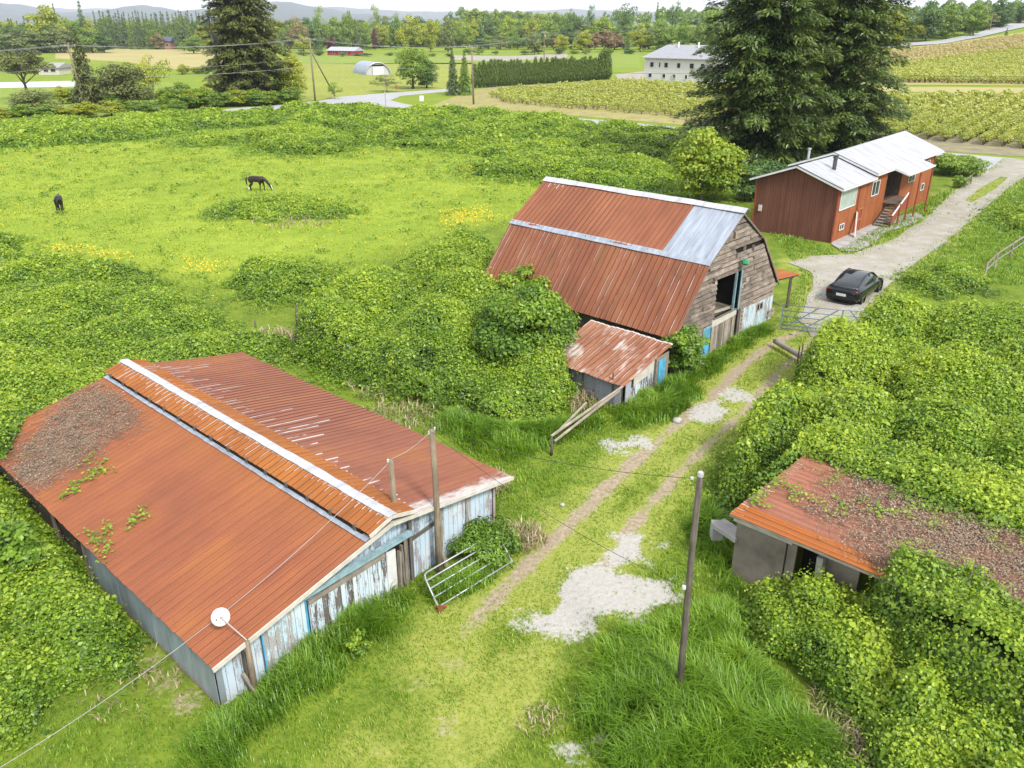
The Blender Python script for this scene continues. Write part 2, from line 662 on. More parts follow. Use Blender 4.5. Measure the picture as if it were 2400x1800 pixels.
def blades(P, h, lean, width, comb=0.0):
    """grass blades: base, bent middle, tip (three triangles each)"""
    n = len(P)
    az = rng.random(n) * 2 * np.pi
    if comb > 0:                                             # neighbouring blades lean the same way
        az = az * (1 - comb) + comb * 4 * np.pi * value_noise(P[:, 0], P[:, 1], .7, 17)
    d = np.stack([np.cos(az), np.sin(az), np.zeros(n)], 1)
    sd = np.stack([-np.sin(az), np.cos(az), np.zeros(n)], 1)
    h = np.broadcast_to(h, (n,))[:, None]
    lean = np.broadcast_to(lean, (n,))[:, None]
    w = np.broadcast_to(width, (n,))[:, None]
    up = np.array([[0, 0, 1.0]])
    mid = P + up * h * .62 + d * h * lean * .3
    tip = P + up * h * (1 - .35 * lean) + d * h * lean
    V = np.empty((n, 5, 3))
    V[:, 0] = P - sd * w * .5
    V[:, 1] = P + sd * w * .5
    V[:, 2] = mid - sd * w * .42
    V[:, 3] = mid + sd * w * .42
    V[:, 4] = tip
    i = np.arange(n)[:, None] * 5
    F = np.concatenate([i + np.array([[0, 1, 3]]), i + np.array([[0, 3, 2]]), i + np.array([[2, 3, 4]])], axis=1).reshape(-1, 3)
    return V.reshape(-1, 3), F

def merge(parts):
    Vs, Fs, k = [], [], 0
    for V, F in parts:
        Vs.append(V)
        Fs.append(F + k)
        k += len(V)
    return np.concatenate(Vs), np.concatenate(Fs)
# ------------------------------------------------------------------ survey: building frames, tracks and areas
def v2(t):
    return Vector((t[0], t[1], 0))

class Frame:
    """corner on the ground, direction along the front, direction going back"""
    def __init__(s, o, ex, ey):
        s.o, s.ex, s.ey = Vector((*o, 0)), Vector((*ex, 0)).normalized(), Vector((*ey, 0)).normalized()

    def __call__(s, t, d, z):
        return s.o + s.ex * t + s.ey * d + Vector((0, 0, z))

    def inside(s, x, y, t0, t1, d0, d1):
        det = s.ex.x * s.ey.y - s.ex.y * s.ey.x
        dx, dy = np.asarray(x) - s.o.x, np.asarray(y) - s.o.y
        t = (dx * s.ey.y - dy * s.ey.x) / det
        d = (dy * s.ex.x - dx * s.ex.y) / det
        return (t > t0) & (t < t1) & (d > d0) & (d < d1)

LB = Frame((-6.5, 13.76), (.631, .775), (-.737, .676))        # long barn
GB = Frame((6.9, 32.7), (.66, .752), (-.72, .694))            # gambrel barn
RH = Frame((22.42, 56.16), (.67, .743), (-.752, .66))         # red house
SH = Frame((6.1, 18.55), (.723, -.69), (.69, .724))           # shed (front runs right, depth goes back)
LT = Frame((4.45, 29.15), (.66, .752), (-.72, .694))          # lean-to milk house

def blocked(x, y):
    """ground that buildings, vehicles and slabs stand on"""
    b = LB.inside(x, y, -.05, 9.5, -.02, 15.2)
    b |= GB.inside(x, y, -.1, 10.1, -.05, 11.6)
    b |= RH.inside(x, y, -.1, 20.8, -.1, 6.1)
    b |= SH.inside(x, y, -.05, 11, -.1, 5)
    b |= LT.inside(x, y, -.05, 3.2, -.05, 4.5)
    return b

def gp(pts, z=0.0):
    return [G(u, v, z) for u, v in pts]

RUT_L = gp([(1872, 778), (1800, 812), (1735, 862), (1672, 930), (1570, 1010), (1482, 1085), (1400, 1160), (1330, 1240), (1235, 1330), (1140, 1425), (1060, 1520), (985, 1620), (900, 1745), (850, 1830)])
RUT_R = gp([(1930, 775), (1850, 850), (1775, 930), (1700, 1005), (1615, 1085), (1530, 1175), (1440, 1290), (1370, 1400), (1290, 1480), (1200, 1570), (1120, 1670), (1060, 1760), (1000, 1850)])
GRAVEL = [gp(p) for p in (
    [(1222, 1475), (1290, 1428), (1318, 1410), (1300, 1372), (1330, 1335), (1400, 1325), (1440, 1330), (1500, 1342), (1560, 1358), (1582, 1368), (1572, 1412), (1500, 1448), (1440, 1440), (1392, 1448), (1345, 1488), (1300, 1478)],
    [(1425, 1305), (1450, 1262), (1500, 1245), (1530, 1252), (1500, 1275), (1490, 1310), (1440, 1330)],
    [(1428, 1042), (1455, 1030), (1500, 1032), (1508, 1044), (1470, 1056), (1440, 1054)],
    [(1640, 960), (1680, 942), (1702, 955), (1695, 975), (1640, 985)],
    [(1690, 925), (1720, 915), (1765, 920), (1762, 935), (1720, 940)],
    [(1345, 1748), (1375, 1735), (1368, 1752), (1345, 1768)],
    [(1535, 1275), (1570, 1270), (1560, 1285), (1540, 1285)],
)]
PASTURE = gp([(-900, 700), (-300, 590), (0, 600), (250, 640), (480, 700), (640, 740), (740, 690), (900, 620), (1050, 560), (1240, 520), (1700, 330), (1500, 290), (1100, 262), (700, 255), (300, 290), (-900, 330)])
BUTTER = [gp(p) for p in ([(100, 582), (200, 577), (320, 602), (300, 622), (190, 618)], [(430, 605), (560, 625), (520, 650), (420, 640)], [(1060, 400), (1110, 390), (1100, 412)], [(1020, 500), (1150, 480), (1160, 520), (1040, 540)])]
DRIVE = gp([(1905, 790), (1870, 740), (1895, 690), (1905, 660), (1898, 640), (1850, 618), (1900, 600), (2000, 596), (2085, 566), (2170, 512), (2230, 455), (2290, 410), (2325, 392), (2350, 372), (2520, 378), (2420, 404), (2366, 440), (2296, 500), (2246, 545), (2184, 592), (2112, 642), (2062, 688), (2020, 735), (1985, 790)])

# ------------------------------------------------------------------ materials
M = {}
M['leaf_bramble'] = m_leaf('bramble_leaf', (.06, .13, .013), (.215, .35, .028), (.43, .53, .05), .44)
M['leaf_elder'] = m_leaf('elder_leaf', (.055, .125, .014), (.17, .295, .026), (.30, .44, .045), .4)
M['leaf_yellow'] = m_leaf('yellow_green_leaf', (.20, .25, .02), (.36, .40, .03), (.52, .52, .06), .4)
M['leaf_mid'] = m_leaf('mid_green_leaf', (.11, .19, .03), (.21, .32, .045), (.34, .44, .06), .4)
M['leaf_dark'] = m_leaf('dark_green_leaf', (.055, .11, .032), (.10, .19, .045), (.18, .29, .05), .34)
M['leaf_olive'] = m_leaf('olive_leaf', (.12, .15, .045), (.21, .25, .07), (.31, .35, .11), .36)
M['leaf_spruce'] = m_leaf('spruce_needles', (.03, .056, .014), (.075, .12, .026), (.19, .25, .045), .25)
M['leaf_fir'] = m_leaf('fir_needles', (.06, .10, .035), (.11, .165, .05), (.18, .24, .07), .25)
M['leaf_cedar_brown'] = m_leaf('cedar_sprays', (.06, .075, .022), (.12, .14, .032), (.20, .21, .05), .22)
M['leaf_hedge'] = m_leaf('hedge_sprays', (.05, .095, .012), (.11, .18, .02), (.22, .29, .035), .28)
M['leaf_lime'] = m_leaf('lime_leaf', (.15, .24, .02), (.30, .40, .035), (.48, .53, .06), .42)
M['litter'] = m_leaf('dry_leaf_litter', (.13, .085, .06), (.25, .175, .125), (.38, .29, .215), .1)
M['leaf_red'] = m_leaf('maroon_leaf', (.06, .01, .015), (.12, .02, .03), (.2, .05, .05), .2)
M['leaf_copper'] = m_leaf('copper_leaf', (.14, .08, .04), (.26, .17, .08), (.36, .27, .13), .2)
M['leaf_berry'] = m_leaf('blueberry_leaf', (.20, .25, .04), (.37, .41, .08), (.54, .55, .17), .38)
M['leaf_berry_dry'] = m_leaf('blueberry_bronze_leaf', (.32, .25, .11), (.48, .40, .20), (.60, .53, .30), .35)
M['grass_tall'] = m_leaf('tall_grass', (.11, .22, .018), (.21, .37, .03), (.36, .50, .055), .45)
M['grass_short'] = m_leaf('short_grass', (.12, .24, .018), (.215, .35, .028), (.37, .43, .055), .4)
M['grass_pasture'] = m_leaf('pasture_grass', (.18, .27, .022), (.31, .40, .04), (.44, .49, .07), .4)
M['petal'] = m_plain('buttercup_petal', (.75, .52, .02), .5, 0, .1)
M['straw'] = m_leaf('dry_straw', (.22, .16, .09), (.36, .28, .17), (.5, .42, .28), .2)
M['dead_vine'] = m_plain('dead_vine', (.30, .215, .145), .9, 0, .5, 3)
M['bark'] = m_wood('bark', (.06, .045, .035), (.13, .10, .075), (.22, .18, .14), .6, False)
M['bark_pale'] = m_wood('pale_bark', (.2, .18, .15), (.32, .29, .25), (.42, .39, .34), .5, False)
M['thatch'] = m_plain('bramble_floor', (.075, .12, .028), .95, 0, .5, 1.5)
M['wood_grey'] = m_wood('weathered_grey_wood', (.10, .085, .07), (.27, .235, .19), (.45, .40, .33))
M['wood_pole'] = m_wood('pole_wood', (.09, .07, .05), (.25, .20, .14), (.42, .36, .27), .8, False)
M['wood_dark'] = m_wood('dark_creosote_wood', (.05, .042, .035), (.13, .11, .09), (.26, .23, .2), .8, False)
M['siding'] = m_wood('weathered_lap_siding', (.07, .054, .045), (.22, .18, .148), (.47, .40, .34), 1.0)
M['black'] = m_plain('interior_shade', (.012, .011, .010), .95, 0, .2)  # near-black colour paints the shade inside openings and gaps
M['rust_barn'] = m_rust('rust_long_barn', (0.229, 0.079, 0.042), (0.329, 0.110, 0.049), (0.422, 0.161, 0.042), pitch=.25, ridge=0, streak=0, orange_v=2.2)
M['rust_barn_r'] = m_rust('rust_long_barn_streaked', (0.216, 0.080, 0.049), (0.304, 0.114, 0.066), (0.383, 0.159, 0.048), pitch=.25, ridge=0, streak=.55, orange_v=1.0, sv0=.78, front=.8)
M['rust_cap'] = m_rust('rust_ridge_cap', (0.279, 0.091, 0.027), (0.383, 0.134, 0.030), (0.466, 0.180, 0.032), pitch=.25, ridge=.75, streak=.22)
M['rust_gamb'] = m_rust('rust_gambrel_upper', (0.213, 0.077, 0.043), (0.313, 0.113, 0.056), (0.390, 0.166, 0.074), pitch=.3, ridge=.4, streak=.12, lichen=.15)
M['rust_gamb_low'] = m_rust('rust_gambrel_lower', (0.179, 0.067, 0.037), (0.291, 0.105, 0.052), (0.380, 0.166, 0.080), (.50, .43, .40), pitch=.3, ridge=.0, streak=0, lichen=.4, lines=.42)
M['rust_lean'] = m_rust('rust_lean_to', (.21, .075, .04), (.33, .14, .075), (.42, .21, .12), (.60, .53, .48), pitch=.28, ridge=.5, streak=.5, patches=.9, lines=.75)
M['rust_shed'] = m_rust('rust_shed', (0.273, 0.107, 0.063), (0.383, 0.161, 0.099), (0.465, 0.231, 0.140), pitch=.25, ridge=0, streak=.12)
M['rust_orange'] = m_rust('rust_orange', (0.315, 0.094, 0.026), (0.430, 0.138, 0.030), (0.504, 0.188, 0.040), pitch=.25, ridge=0, streak=.1)
M['zinc'] = m_galv('bare_zinc_sheet', (.40, .45, .52))
M['zinc_white'] = m_galv('white_flashing', (.60, .61, .63))
M['zinc_wall'] = m_galv('zinc_wall_sheet', (.36, .42, .47), .8)
M['zinc_corr'] = m_galv('corrugated_zinc', (.38, .40, .43))
M['white_roof'] = m_galv('white_metal_roof', (.52, .53, .56))
M['peel_white'] = m_peel('flaking_white_paint', (.64, .70, .74), (.52, .64, .74), (.06, .048, .042), (.20, .17, .15), amount=.62, vs=.16)
M['peel_pale'] = m_peel('worn_pale_blue_paint', (.62, .68, .73), (.44, .61, .76), (.22, .20, .20), (.40, .38, .38), amount=.66, vs=.2)
M['peel_blue'] = m_peel('worn_blue_paint', (.32, .50, .68), (.50, .62, .70), (.14, .15, .18), (.30, .32, .36), amount=.60, vs=.3)
M['peel_lower'] = m_peel('thin_whitewash', (.66, .72, .75), (.42, .64, .77), (.26, .24, .22), (.44, .42, .40), amount=.62, vs=.2)
M['blue_paint'] = m_plain('bright_blue_paint', (.10, .42, .66), .7, 0, .3, 3)
M['teal_paint'] = m_plain('faded_teal_paint', (.28, .42, .46), .7, 0, .35, 5)
M['white_paint'] = m_plain('white_paint', (.72, .72, .70), .6, 0, .12, 4)
M['cream_paint'] = m_plain('cream_board', (.60, .57, .50), .8, 0, .2, 4)
M['concrete'] = m_plain('concrete', (.40, .385, .36), .95, 0, .3, 1.6)
M['concrete_old'] = m_plain('stained_concrete', (.26, .225, .18), .95, 0, .45, 1.3)
M['steel'] = m_plain('galvanised_tube', (.48, .50, .52), .45, .35, .2, 8)
M['gate_blue'] = m_plain('blue_grey_gate_paint', (.20, .28, .36), .5, .2, .15, 8)
M['rust_iron'] = m_plain('rusted_iron', (.22, .07, .03), .9, 0, .4, 8)
M['dish'] = m_plain('dish_white', (.74, .72, .72), .5, 0, .08, 4)
M['glass'] = m_plain('window_glass', (.03, .04, .045), .06, 0, .1, 1, .6)
M['glass_pale'] = m_plain('curtained_window', (.42, .50, .44), .25, 0, .2, 2, .5)
M['wire'] = m_plain('dark_cable', (.05, .05, .05), .7, 0, .1)
M['wire_pale'] = m_plain('pale_cable', (.42, .42, .42), .6, 0, .1)
M['porcelain'] = m_plain('insulator', (.6, .62, .62), .3, 0, .1)
M['stone'] = m_plain('pale_stone', (.45, .44, .41), .9, 0, .3, 3)

def m_red_siding(name, c0, c1):
    n = NT(name)
    s = n.sep(n.uv())
    fr = n.math('FRACT', n.math('DIVIDE', s[0], .2))
    g = n.math('LESS_THAN', n.math('ABSOLUTE', n.math('SUBTRACT', fr, .5)), .1)
    st = n.noise(n.scale(n.uv(), 6, .5), 1.0, 5, .6)
    bl = n.noise(n.uv(), .7, 4, .6)
    col = n.mix(n.mapr(n.math('ADD', n.math('MULTIPLY', st, .5), n.math('MULTIPLY', bl, .5)), .35, .65), c0, c1)
    brd = n.white(n.math('FLOOR', n.math('DIVIDE', s[0], .2)))
    col = n.mix(1.0, col, n.math('MULTIPLY_ADD', brd, .25, .87), 'MULTIPLY')
    col = n.mix(n.math('MULTIPLY', g, .45), col, tuple(c * .35 for c in c0))
    return n.bsdf(col, .8, 0, n.bump(n.math('MULTIPLY', g, -1.0), .5, .02), .2)
M['red_siding'] = m_red_siding('shaded_red_siding', (.145, .06, .04), (.195, .082, .053))  # gable copy of the siding, its shaded side put into the colour
M['red_siding_front'] = m_red_siding('lit_red_siding', (.28, .085, .034), (.42, .145, .05))  # front copy of the same siding, its brighter light put into the colour
M['red_trim'] = m_plain('red_trim', (.30, .07, .035), .8, 0, .25)
M['orange_trim'] = m_plain('orange_wood_trim', (.48, .17, .06), .8, 0, .25)
M['felt'] = m_plain('dark_roof_edge', (.09, .10, .13), .8, 0, .2)

def m_ground():
    n = NT('farm_ground')
    p = n.pos()
    big = n.noise(p, .12, 4, .6)
    med = n.noise(p, .9, 5, .6)
    fin = n.noise(p, 7.0, 5, .65)
    flat = n.noise(n.scale(p, 1.2, 1.2), 2.2, 4, .6)
    green = n.mix(n.mapr(med, .33, .67), (.055, .115, .012), (.15, .22, .02))
    green = n.mix(n.mapr(fin, .35, .7), green, n.mix(.6, green, (.24, .28, .04)))
    dry = n.mix(n.mapr(fin, .3, .7), (.20, .25, .035), (.32, .335, .085))
    pas = n.mix(n.mapr(big, .38, .62), (.195, .285, .026), (.285, .36, .038))
    pas = n.mix(n.mapr(med, .35, .7, 0, .6), pas, (.13, .22, .02))
    pas = n.mix(n.mapr(fin, .45, .75, 0, .5), pas, (.40, .40, .06))
    col = n.mix(n.attr('pasture'), green, pas)
    col = n.mix(n.mapr(n.math('ADD', n.attr('dry'), n.math('MULTIPLY', n.math('SUBTRACT', med, .5), 1.3)), .35, .75), col, dry)
    fl = n.math('ADD', n.math('MULTIPLY', n.attr('butter'), .75), n.math('MULTIPLY', n.math('SUBTRACT', flat, .5), 1.6))
    col = n.mix(n.mapr(fl, .52, .9, 0, .7), col, (.60, .47, .02))
    dirt = n.mix(n.mapr(fin, .3, .7), (.24, .185, .12), (.40, .335, .24))
    dm = n.math('ADD', n.attr('dirt'), n.math('MULTIPLY', n.math('SUBTRACT', n.math('ADD', n.math('MULTIPLY', med, .5), n.math('MULTIPLY', fin, .5)), .5), 1.6))
    col = n.mix(n.mapr(dm, .42, .72), col, dirt)
    pebble = n.noise(p, 30, 3, .7)
    gr = n.mix(n.mapr(n.math('ADD', n.math('MULTIPLY', fin, .5), n.math('MULTIPLY', pebble, .5)), .3, .7), (.30, .285, .25), (.49, .475, .44))
    gm = n.math('ADD', n.attr('gravel'), n.math('MULTIPLY', n.math('SUBTRACT', n.math('ADD', n.math('MULTIPLY', med, .35), n.math('MULTIPLY', fin, .65)), .5), 1.3))
    col = n.mix(n.mapr(gm, .42, .58), col, gr)
    return n.bsdf(col, .95, 0, n.bump(n.math('ADD', med, n.math('MULTIPLY', fin, .5)), .6, .12), .1, gain=.88)
M['ground'] = m_ground()

# ------------------------------------------------------------------ the ground: one sheet out to the horizon, fine near the farmyard
def axis(segs):
    out = []
    for a, b, st in segs:
        out += list(np.arange(a, b, st))
    out.append(segs[-1][1])
    return np.array(out)
gx = axis([(-9000, -900, 900), (-900, -300, 60), (-300, -120, 8), (-120, -46, 1.6), (-46, -12, .5), (-12, 16, .12), (16, 40, .35), (40, 130, 1.6), (130, 320, 8), (320, 900, 60), (900, 9000, 900)])
gy = axis([(-120, 4, 20), (4, 10, 1), (10, 46, .12), (46, 76, .35), (76, 140, 1.0), (140, 300, 4), (300, 700, 16), (700, 2000, 130), (2000, 14000, 1500)])
GX, GY = np.meshgrid(gx, gy)
X, Y = GX.ravel(), GY.ravel()
def falloff(d, r, soft):
    return 1 - np.clip((d - r) / soft, 0, 1)
near = (Y < 60) & (np.abs(X) < 45)
A = {k: np.zeros(len(X)) for k in ('pasture', 'dry', 'dirt', 'gravel', 'butter')}
xn, yn = X[near], Y[near]
def masks(x, y):
    dl = seg_dist(x, y, RUT_L)
    dr = seg_dist(x, y, RUT_R)
    nz = value_noise(x, y, 1.1, 3)
    fade = 1 - .62 * sst(18.5 - y, 0, 3.5)
    dirt = np.maximum(falloff(dl, .09, .5), falloff(dr, .07, .44)) * (.55 + .5 * nz) * fade
    dry = np.maximum(falloff(dl, .6, 1.5), falloff(dr, .5, 1.4)) * (.5 + .7 * value_noise(x, y, 2.3, 4))
    dry = np.maximum(dry, .45 * in_poly(x, y, gp([(700, 1700), (880, 1500), (1000, 1560), (1250, 1560), (1330, 1840), (600, 1840)])) * value_noise(x, y, 1.6, 44) * 1.4)
    gv = np.full(x.shape, -.3)
    for p in GRAVEL:
        d = seg_dist(x, y, p, True)
        gv = np.maximum(gv, np.where(in_poly(x, y, p), .5 + np.clip(d / .45, 0, 1) * .5, .5 - np.clip(d / .9, 0, 1) * .5) + (value_noise(x, y, .5, 47) - .5) * .5)
    for u, v, r in ((1065, 1560, .02), (975, 1600, .05), (1050, 1710, .1), (400, 1590, .3), (445, 1645, .25), (350, 1560, .2), (900, 960, .4), (950, 985, .4)):
        c = G(u, v)
        dirt = np.maximum(dirt, falloff(np.hypot(x - c.x, y - c.y), r, .8) * .5)
    return dirt, dry, gv
A['dirt'][near], A['dry'][near], A['gravel'][near] = masks(xn, yn)
inp = in_poly(X, Y, PASTURE)
dp = seg_dist(X, Y, PASTURE, True)
A['pasture'] = np.where(inp, np.clip(dp / 3, 0, 1), 0.0)
A['pasture'] = np.maximum(A['pasture'], .55 * (Y > 95))
for p in BUTTER:
    d = seg_dist(X, Y, p, True)
    A['butter'] = np.maximum(A['butter'], np.where(in_poly(X, Y, p), .55 + np.clip(d / 3, 0, 1) * .5, .55 - np.clip(d / 4, 0, 1) * .55))
A['butter'] = np.maximum(A['butter'], .16 * inp)
drv = np.where(in_poly(X, Y, DRIVE), 1.0, np.clip(1 - seg_dist(X, Y, DRIVE, True) / 2.5, 0, 1))
A['dry'] = np.maximum(A['dry'], drv * .8)
nx, ny = len(gx), len(gy)
ii = (np.arange(ny - 1)[:, None] * nx + np.arange(nx - 1)[None, :]).ravel()
gF = np.stack([ii, ii + 1, ii + nx + 1, ii + nx], 1)
gz = Z(X, Y) + .035 * (value_noise(X, Y, 1.3, 8) - .5) * near * (1 - np.clip(drv, 0, 1))
ground = np_mesh('ground', np.stack([X, Y, gz], 1), gF, M['ground'], smooth=True, attrs=A)
tag(ground, kind='structure')

# ------------------------------------------------------------------ roads, drive and fields as sheets
def sheet(name, poly, mat, lift=.02, cell=2.0, ragged=.0, seed=1):
    """flat area following the land, with an irregular edge"""
    r = random.Random(seed)
    pts = []
    for i in range(len(poly)):
        a, b = poly[i], poly[(i + 1) % len(poly)]
        m = max(1, int((Vector(b) - Vector(a)).length / cell))
        for k in range(m):
            q = Vector(a).lerp(Vector(b), k / m)
            pts.append((q.x + r.uniform(-ragged, ragged), q.y + r.uniform(-ragged, ragged)))
    import bmesh
    bm = bmesh.new()
    vs = [bm.verts.new((x, y, 0)) for x, y in pts]
    bm.faces.new(vs)
    bmesh.ops.triangulate(bm, faces=bm.faces[:])
    xs = [p[0] for p in pts]
    ys = [p[1] for p in pts]
    if max(xs) - min(xs) > 12 and cell > 0:
        step = max(2.5, (max(xs) - min(xs)) / 40)
        for ax, lo, hi in ((0, min(xs), max(xs)), (1, min(ys), max(ys))):
            k = lo + step
            while k < hi:
                co = (k, 0, 0) if ax == 0 else (0, k, 0)
                no = (1, 0, 0) if ax == 0 else (0, 1, 0)
                bmesh.ops.bisect_plane(bm, geom=bm.verts[:] + bm.edges[:] + bm.faces[:], plane_co=co, plane_no=no)
                k += step
    for v in bm.verts:
        v.co.z = float(Z(v.co.x, v.co.y)) + lift
    for f in bm.faces:
        if f.normal.z < 0:
            f.normal_flip()
    me = bpy.data.meshes.new(name)
    bm.to_mesh(me)
    bm.free()
    me.materials.append(mat)
    o = bpy.data.objects.new(name, me)
    C.link(o)
    return tag(o, kind='structure')

def m_gravel(name, a, b, track=None, tscale=.5):
    n = NT(name)
    p = n.pos()
    med = n.noise(p, tscale, 5, .6)
    fin = n.noise(p, 9, 5, .7)
    f = n.math('ADD', n.math('MULTIPLY', med, .5), n.math('MULTIPLY', fin, .5))
    col = n.mix(n.mapr(f, .35, .65), a, b)
    if track:
        col = n.mix(n.mapr(n.noise(p, .8, 4, .6), .47, .66, 0, .85), col, track)
    return n.bsdf(col, .95, 0, n.bump(fin, .3, .02), .1)
M['drive'] = m_gravel('pale_gravel', (.29, .265, .22), (.48, .455, .415), (.34, .31, .21))
M['asphalt'] = m_gravel('pale_worn_asphalt', (.36, .37, .38), (.46, .47, .48))
M['soil'] = m_gravel('tilled_soil', (.20, .165, .13), (.33, .29, .20), (.32, .32, .10))
M['tan_field'] = m_gravel('tan_stubble', (.36, .31, .13), (.48, .41, .19), (.36, .36, .12), .04)
M['meadow'] = m_gravel('meadow_grass', (.20, .26, .04), (.32, .35, .06), (.40, .38, .12), .05)
M['lime_meadow'] = m_gravel('bright_meadow_grass', (.16, .25, .03), (.25, .34, .05), (.33, .34, .10), .05)
M['berry_ground'] = m_gravel('field_floor', (.30, .29, .08), (.42, .38, .15), (.27, .22, .15), .2)
M['slope_ground'] = m_gravel('field_slope', (.32, .29, .09), (.46, .39, .17), (.34, .33, .10), .05)

sheet('driveway', DRIVE, M['drive'], .038, .8, .18, 3)
sheet('driveway_grass', gp([(2262, 470), (2300, 440), (2345, 415), (2362, 418), (2330, 445), (2280, 475)]), M['meadow'], .05, .8, .1, 4)
def gtp(pts):
    return [GT(u, v) for u, v in pts]
ROAD = gtp([(-60, 305), (100, 296), (310, 276), (470, 263), (600, 250), (745, 238), (800, 228), (900, 219), (1050, 209), (1110, 206), (1110, 212), (1040, 216), (940, 226), (915, 236), (960, 246), (1040, 252), (1150, 262), (1300, 275), (1560, 296), (1700, 310), (1950, 340), (2200, 358), (2420, 376), (2600, 392), (2600, 424), (2420, 408), (2300, 398), (2150, 385), (1900, 360), (1560, 309), (1300, 286), (1140, 270), (1000, 258), (900, 250), (740, 250), (600, 262), (480, 272), (330, 286), (100, 308), (-60, 318)])
sheet('road', ROAD, M['asphalt'], .022, 3, .15, 5)
sheet('hill_road', gtp([(2040, 114), (2130, 104), (2205, 97), (2290, 80), (2400, 52), (2440, 42), (2440, 56), (2400, 66), (2300, 90), (2210, 104), (2130, 110), (2040, 119)]), M['asphalt'], .25, 6, .2, 6)
sheet('berry_field', gtp([(1000, 252), (1115, 210), (1200, 200), (1480, 188), (1520, 196), (1800, 206), (1800, 318), (1560, 291), (1300, 270), (1140, 257)]), M['berry_ground'], .03, 4, .3, 7)
sheet('berry_field_right', gtp([(1800, 222), (2050, 218), (2420, 224), (2600, 230), (2600, 388), (2420, 372), (2200, 354), (1950, 336), (1800, 318)]), M['soil'], .025, 4, .3, 8)
sheet('field_lane', gtp([(2000, 205), (2420, 207), (2600, 210), (2600, 228), (2420, 222), (2050, 216)]), M['tan_field'], .04, 4, .3, 9)
sheet('hill_field', gtp([(2000, 122), (2130, 113), (2250, 98), (2420, 74), (2700, 40), (2700, 206), (2420, 203), (2000, 200)]), M['slope_ground'], .06, 8, .3, 10)
sheet('tan_field', gtp([(130, 118), (300, 113), (480, 114), (540, 122), (540, 168), (440, 168), (300, 146), (130, 138)]), M['tan_field'], .03, 6, .3, 11)
sheet('lower_meadow', gtp([(-60, 205), (200, 195), (400, 195), (520, 240), (480, 258), (300, 272), (100, 290), (-60, 300)]), M['lime_meadow'], .02, 6, .3, 12)
sheet('hoop_meadow', gtp([(690, 150), (1110, 148), (1110, 205), (900, 217), (740, 236), (690, 240)]), M['meadow'], .02, 6, .3, 13)
sheet('middle_meadow', gtp([(690, 128), (1500, 122), (1500, 160), (1120, 150), (690, 150)]), M['lime_meadow'], .02, 6, .3, 14)
sheet('yard_gravel', gtp([(1060, 130), (1330, 126), (1330, 137), (1060, 141)]), M['drive'], .05, 6, .3, 15)
sheet('white_house_yard', gtp([(1440, 176), (1510, 168), (1510, 196), (1460, 194)]), M['drive'], .05, 3, .1, 16)
# ------------------------------------------------------------------ buildings
def slab(mb, fr, pts, d, th=.05, tint=.5, dz=0.0):
    """upright panel in the plane at depth d of a frame, outline in (t, z); front face towards the yard"""
    f = [fr(t, d, z + dz) for t, z in pts]
    b = [fr(t, d + th, z + dz) for t, z in pts]
    n = len(pts)
    mb.add(f + b, [tuple(range(n)), tuple(range(2 * n - 1, n - 1, -1))] + [(i, i + n, (i + 1) % n + n, (i + 1) % n) for i in range(n)],
           [list(pts), list(reversed(pts))] + [[pts[i], pts[i], pts[(i + 1) % n], pts[(i + 1) % n]] for i in range(n)], tint)

def side(mb, fr, t, d0, d1, z0, z1, th=.05, tint=.5, z1b=None):
    """upright panel running back along a frame's side"""
    z1b = z1 if z1b is None else z1b
    q = [(d0, z0), (d1, z0), (d1, z1b), (d0, z1)]
    f = [fr(t, d, z) for d, z in q]
    b = [fr(t + th, d, z) for d, z in q]
    mb.add(f + b, [(0, 1, 2, 3), (7, 6, 5, 4)] + [(i, i + 4, (i + 1) % 4 + 4, (i + 1) % 4) for i in range(4)],
           [q, q[::-1]] + [[q[i], q[i], q[(i + 1) % 4], q[(i + 1) % 4]] for i in range(4)], tint)

# ---- long barn with the ridge vent
lb = thing('long_barn', 'long low barn with rusty ridge-vented roof and flaking blue and white front', 'barn', LB(4.7, 0, 0))
RZ = 2.42
mb = MB()
mb.panel(LB(5.05, -.28, RZ), LB(5.05, 15.0, RZ), LB(-.22, -.30, 1.42), LB(-.22, 14.9, 1.44), .25, .018, 'rib', 8, wob=.012, jag=.012, seed=3)
mb.build('roof_sheet', M['rust_barn'], lb)
mb = MB()
mb.panel(LB(5.05, -.28, RZ), LB(5.05, 15.0, RZ), LB(9.98, -.34, 1.52), LB(9.9, 15.0, 1.5), .25, .018, 'rib', 8, wob=.02, jag=.012, seed=8)
mb.build('roof_sheet', M['rust_barn_r'], lb)
mb = MB()
mb.panel(LB(5.05, -.36, 2.66), LB(5.05, 15.05, 2.66), LB(4.28, -.36, 2.47), LB(4.28, 15.05, 2.47), .25, .015, 'rib', 4, wob=.006, jag=.012, seed=4)
mb.panel(LB(5.05, -.36, 2.655), LB(5.05, 15.05, 2.655), LB(5.86, -.36, 2.42), LB(5.86, 15.05, 2.42), .25, .015, 'rib', 4, wob=.006, jag=.012, seed=5)
cap = mb.build('ridge_cap', M['rust_cap'], lb)
mb = MB()
mb.panel(LB(5.05, -.4, 2.70), LB(5.05, 15.07, 2.70), LB(4.9, -.4, 2.668), LB(4.9, 15.07, 2.668), .5, .001, 'wave', 2, wob=.006, jag=.012, seed=14)
mb.panel(LB(5.05, -.4, 2.70), LB(5.05, 15.07, 2.70), LB(5.2, -.4, 2.662), LB(5.2, 15.07, 2.662), .5, .001, 'wave', 2, wob=.008, jag=.012, seed=15)
mb.build('flashing', M['zinc_white'], cap)
mb = MB()
mb.panel(LB(4.36, -.30, 2.335), LB(4.36, 14.95, 2.335), LB(4.17, -.30, 2.298), LB(4.17, 14.95, 2.298), .25, .003, 'wave', 2, wob=.004, jag=.01, seed=16)
